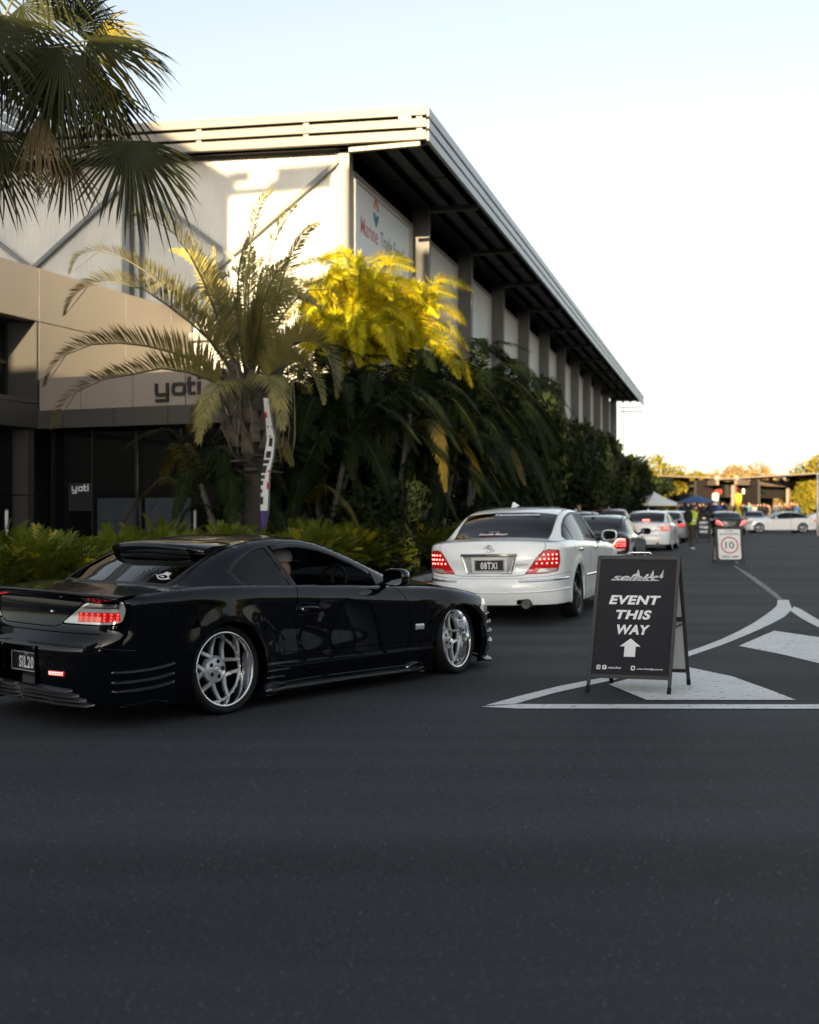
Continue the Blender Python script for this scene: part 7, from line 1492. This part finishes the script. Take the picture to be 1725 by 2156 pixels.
bollard(14, 18.5, 'thin pale marker post at the left edge behind the hedge'); bollard(411, 20.2, 'thin pale marker post behind the hedge left of the shaggy palm')
# ================================================================ sun blockers added behind the camera, and what stands across the road
M['brick_far'] = mat('brick_far', (.20,.15,.12), .85, var=.3, vscale=1); M['wall_far'] = mat('wall_far', (.34,.32,.29), .7)
E1 = Vector((SUN_H.y, -SUN_H.x, 0))   # sideways to the sun
def block(name, label, centre, along, size, z0, m='wall_far', cat='building'):
    root = empty(name, centre, (0,0,math.atan2(along.y, along.x)), label, cat); mb = MB(); mb.box((0,0,(z0+size[2])/2), (size[0], size[1], size[2]-z0)); mb.build('walls', M[m], root); r = MB(); r.box((0,0,size[2]+.08), (size[0]+.6,size[1]+.6,.16)); r.build('roof', M['roof_sheet'], root)
    n = max(2, int(size[0]/4))
    for i in range(n):
        for sgn in (-1,1): w = MB(); w.box((-size[0]/2+(i+.5)*size[0]/n, sgn*(size[1]/2+.02), z0+1.6), (size[0]/n*.55,.06,1.4)); w.build('window', M['shop_glass'], root)
    return root
SR = WD.copy()                # to the right, square to the sun
def shade_caster():
    """unseen shed added behind the camera, its outline cut to throw the wanted shade"""
    S0 = 32.0; DZ = 7*math.tan(SUN_EL); o = SUN_H*S0; root = empty('shade_shed', o, (0,0,math.atan2(SR.y, SR.x)), 'big stepped shed added behind the camera to shape the shade', 'building')
    def blk(name, a0, a1, z0, z1, m='wall_far', d=.5, y=0.0): mb = MB(); mb.frame_box((a0,y,z0+DZ), (a1-a0,0,0), (0,-d,0), (0,0,z1-z0)); return mb.build(name, M[m], root, fix=True)
    blk('wall', -24, -8.4, -DZ, 9.65, d=10); blk('wall', -8.4, -5.8, -DZ, 10.6, d=10)
    blk('shade_wall', -24, -14.7, 9.65, 17.6)
    mb = MB(); mb.prism([(-14.7,12.3),(-12.38,12.3),(-12.38,15.95),(-14.7,17.4)], (0,0,DZ), (1,0,0), (0,0,1), (0,-.4,0)); mb.build('shade_wall', M['wall_far'], root, fix=True)
    q = -9.55; blk('rail', -12.38, q, 15.38, 15.60, d=.2); blk('rail', -12.38, q, 15.98, 16.05, d=.2)  # added rails spaced to throw light slits onto the warehouse wall
    for a0, a1, z0, z1 in ((-12.38,-12.2,15.60,15.78),(-11.3,q,15.60,15.74),(-12.38,-11.8,15.80,15.98),(-11.1,q,15.74,15.98),(-12.2,-11.8,15.72,15.80),(-11.8,-11.3,15.74,15.82)): blk('rail_panel', a0, a1, z0, z1, d=.2)
    blk('shade_wall', -8.9, -5.8, 13.2, 15.75, d=.4)
    for a in (-12.55,-9.2,-6.0): blk('post', a, a+.2, 9.6, 15.9, 'steel_grey', .25, -.1)
    for i in range(4): blk('roller_door', -23+3.6*i, -20+3.6*i, .05-DZ, 4.6-DZ, 'composite_dark', .06, .06)
    return root
shade_caster()
def shade_awning():  # unseen roof added to darken the tarmac near the camera
    root = empty('shade_awning', (0,0,0), (0,0,0), 'flat roof added over the camera to darken the near tarmac', 'shade_awning'); mb = MB(); mb.frame_box((-4.4,-6,1.98), (8.8,0,0), (0,7.25,0), (0,0,.10)); mb.build('roof', M['soffit'], root); w = MB(); w.frame_box((-4.4,-6.2,0), (8.8,0,0), (0,.19,0), (0,0,2.08)); w.build('back_wall', M['soffit'], root)
    for x in (-4.3,4.3):
        for y in (-5.8,1.1): p = MB(); p.frame_box((x-.06,y-.06,0), (.12,0,0), (0,.12,0), (0,0,1.98)); p.build('post', M['steel_grey'], root)
shade_awning()
# low sunlit buildings and trees across the road to the right
block('far_shop', 'low tan shop across the road to the right', (47,4,0), Vector((.25,1,0)), (22,9,4.6), 0, 'cream'); block('far_shop', 'low brick workshop across the road further right', (52,34,0), Vector((.25,1,0)), (18,9,5.4), 0, 'brick_far'); block('far_shop', 'pale workshop across the road behind to the right', (40,-22,0), Vector((.25,1,0)), (20,9,4.2), 0)
for i in range(11): tree((36+3*math.sin(i*2.2), -26+i*7.5, 0), 6.2+1.6*math.sin(i*1.7), 2.6, crown_g[i%3], ORD[i]+' street tree out of view across the road to the right', 'street trees to the right', 380+i, .22)
tree(tuple(SUN_H*5+SR*(-7.2)), 7.1, 1.7, crown_d[1], 'tall dark tree added behind the camera to dapple the fan palm', None, 399, .42)  # unseen tree put in to dapple shade on the fan palm

def ridge():  # unseen hill added on the sun side
    """unseen rise added far behind the camera, below the low sun"""
    s0 = 260; hw = [(-60,0),(-34,7),(-14,10),(0,13),(12,12),(26,13),(40,9),(60,7),(80,4),(110,0)]; V = []; n = len(hw)
    for d, k in ((0,1.0),(25,1.0),(120,.0),(-110,.0)):
        for a, z in hw: p = SUN_H*(s0+d)+SR*(a*(1 if d in (0,25) else 1.6)); V.append((p.x, p.y, z*k-.1))
    F = []
    for r0, r1 in ((3,0),(0,1),(1,2)): F += [(r0*n+i, r0*n+i+1, r1*n+i+1, r1*n+i) for i in range(n-1)]
    me = bpy.data.meshes.new('added_hill'); me.from_pydata(V, [], F); o = link('added_hill', me, mat('added_hill', (.05,.055,.03), .9, var=.4, vscale=.05)); o['kind'] = 'structure'
ridge()

def tower():  # unseen block added so its shadow covers the far cars and gazebo
    o = SUN_H*258; root = empty('shade_tower', (o.x, o.y, 0), (0,0,math.atan2(SR.y, SR.x)), 'unseen tall block added far behind the camera to shade the far cars', 'building'); a0, a1, H = -5.6, 17.0, 41.5
    mb = MB(); mb.frame_box((a0,0,0), (a1-a0,0,0), (0,-16,0), (0,0,H)); mb.build('wall', M['wall_far'], root)
    for f in range(12):
        for k in range(5): w = MB(); w.frame_box((a0+1.0+4.3*k,.02,2.2+3.25*f), (3.2,0,0), (0,.12,0), (0,0,1.7)); w.build('window', M['shop_glass'], root)
tower()
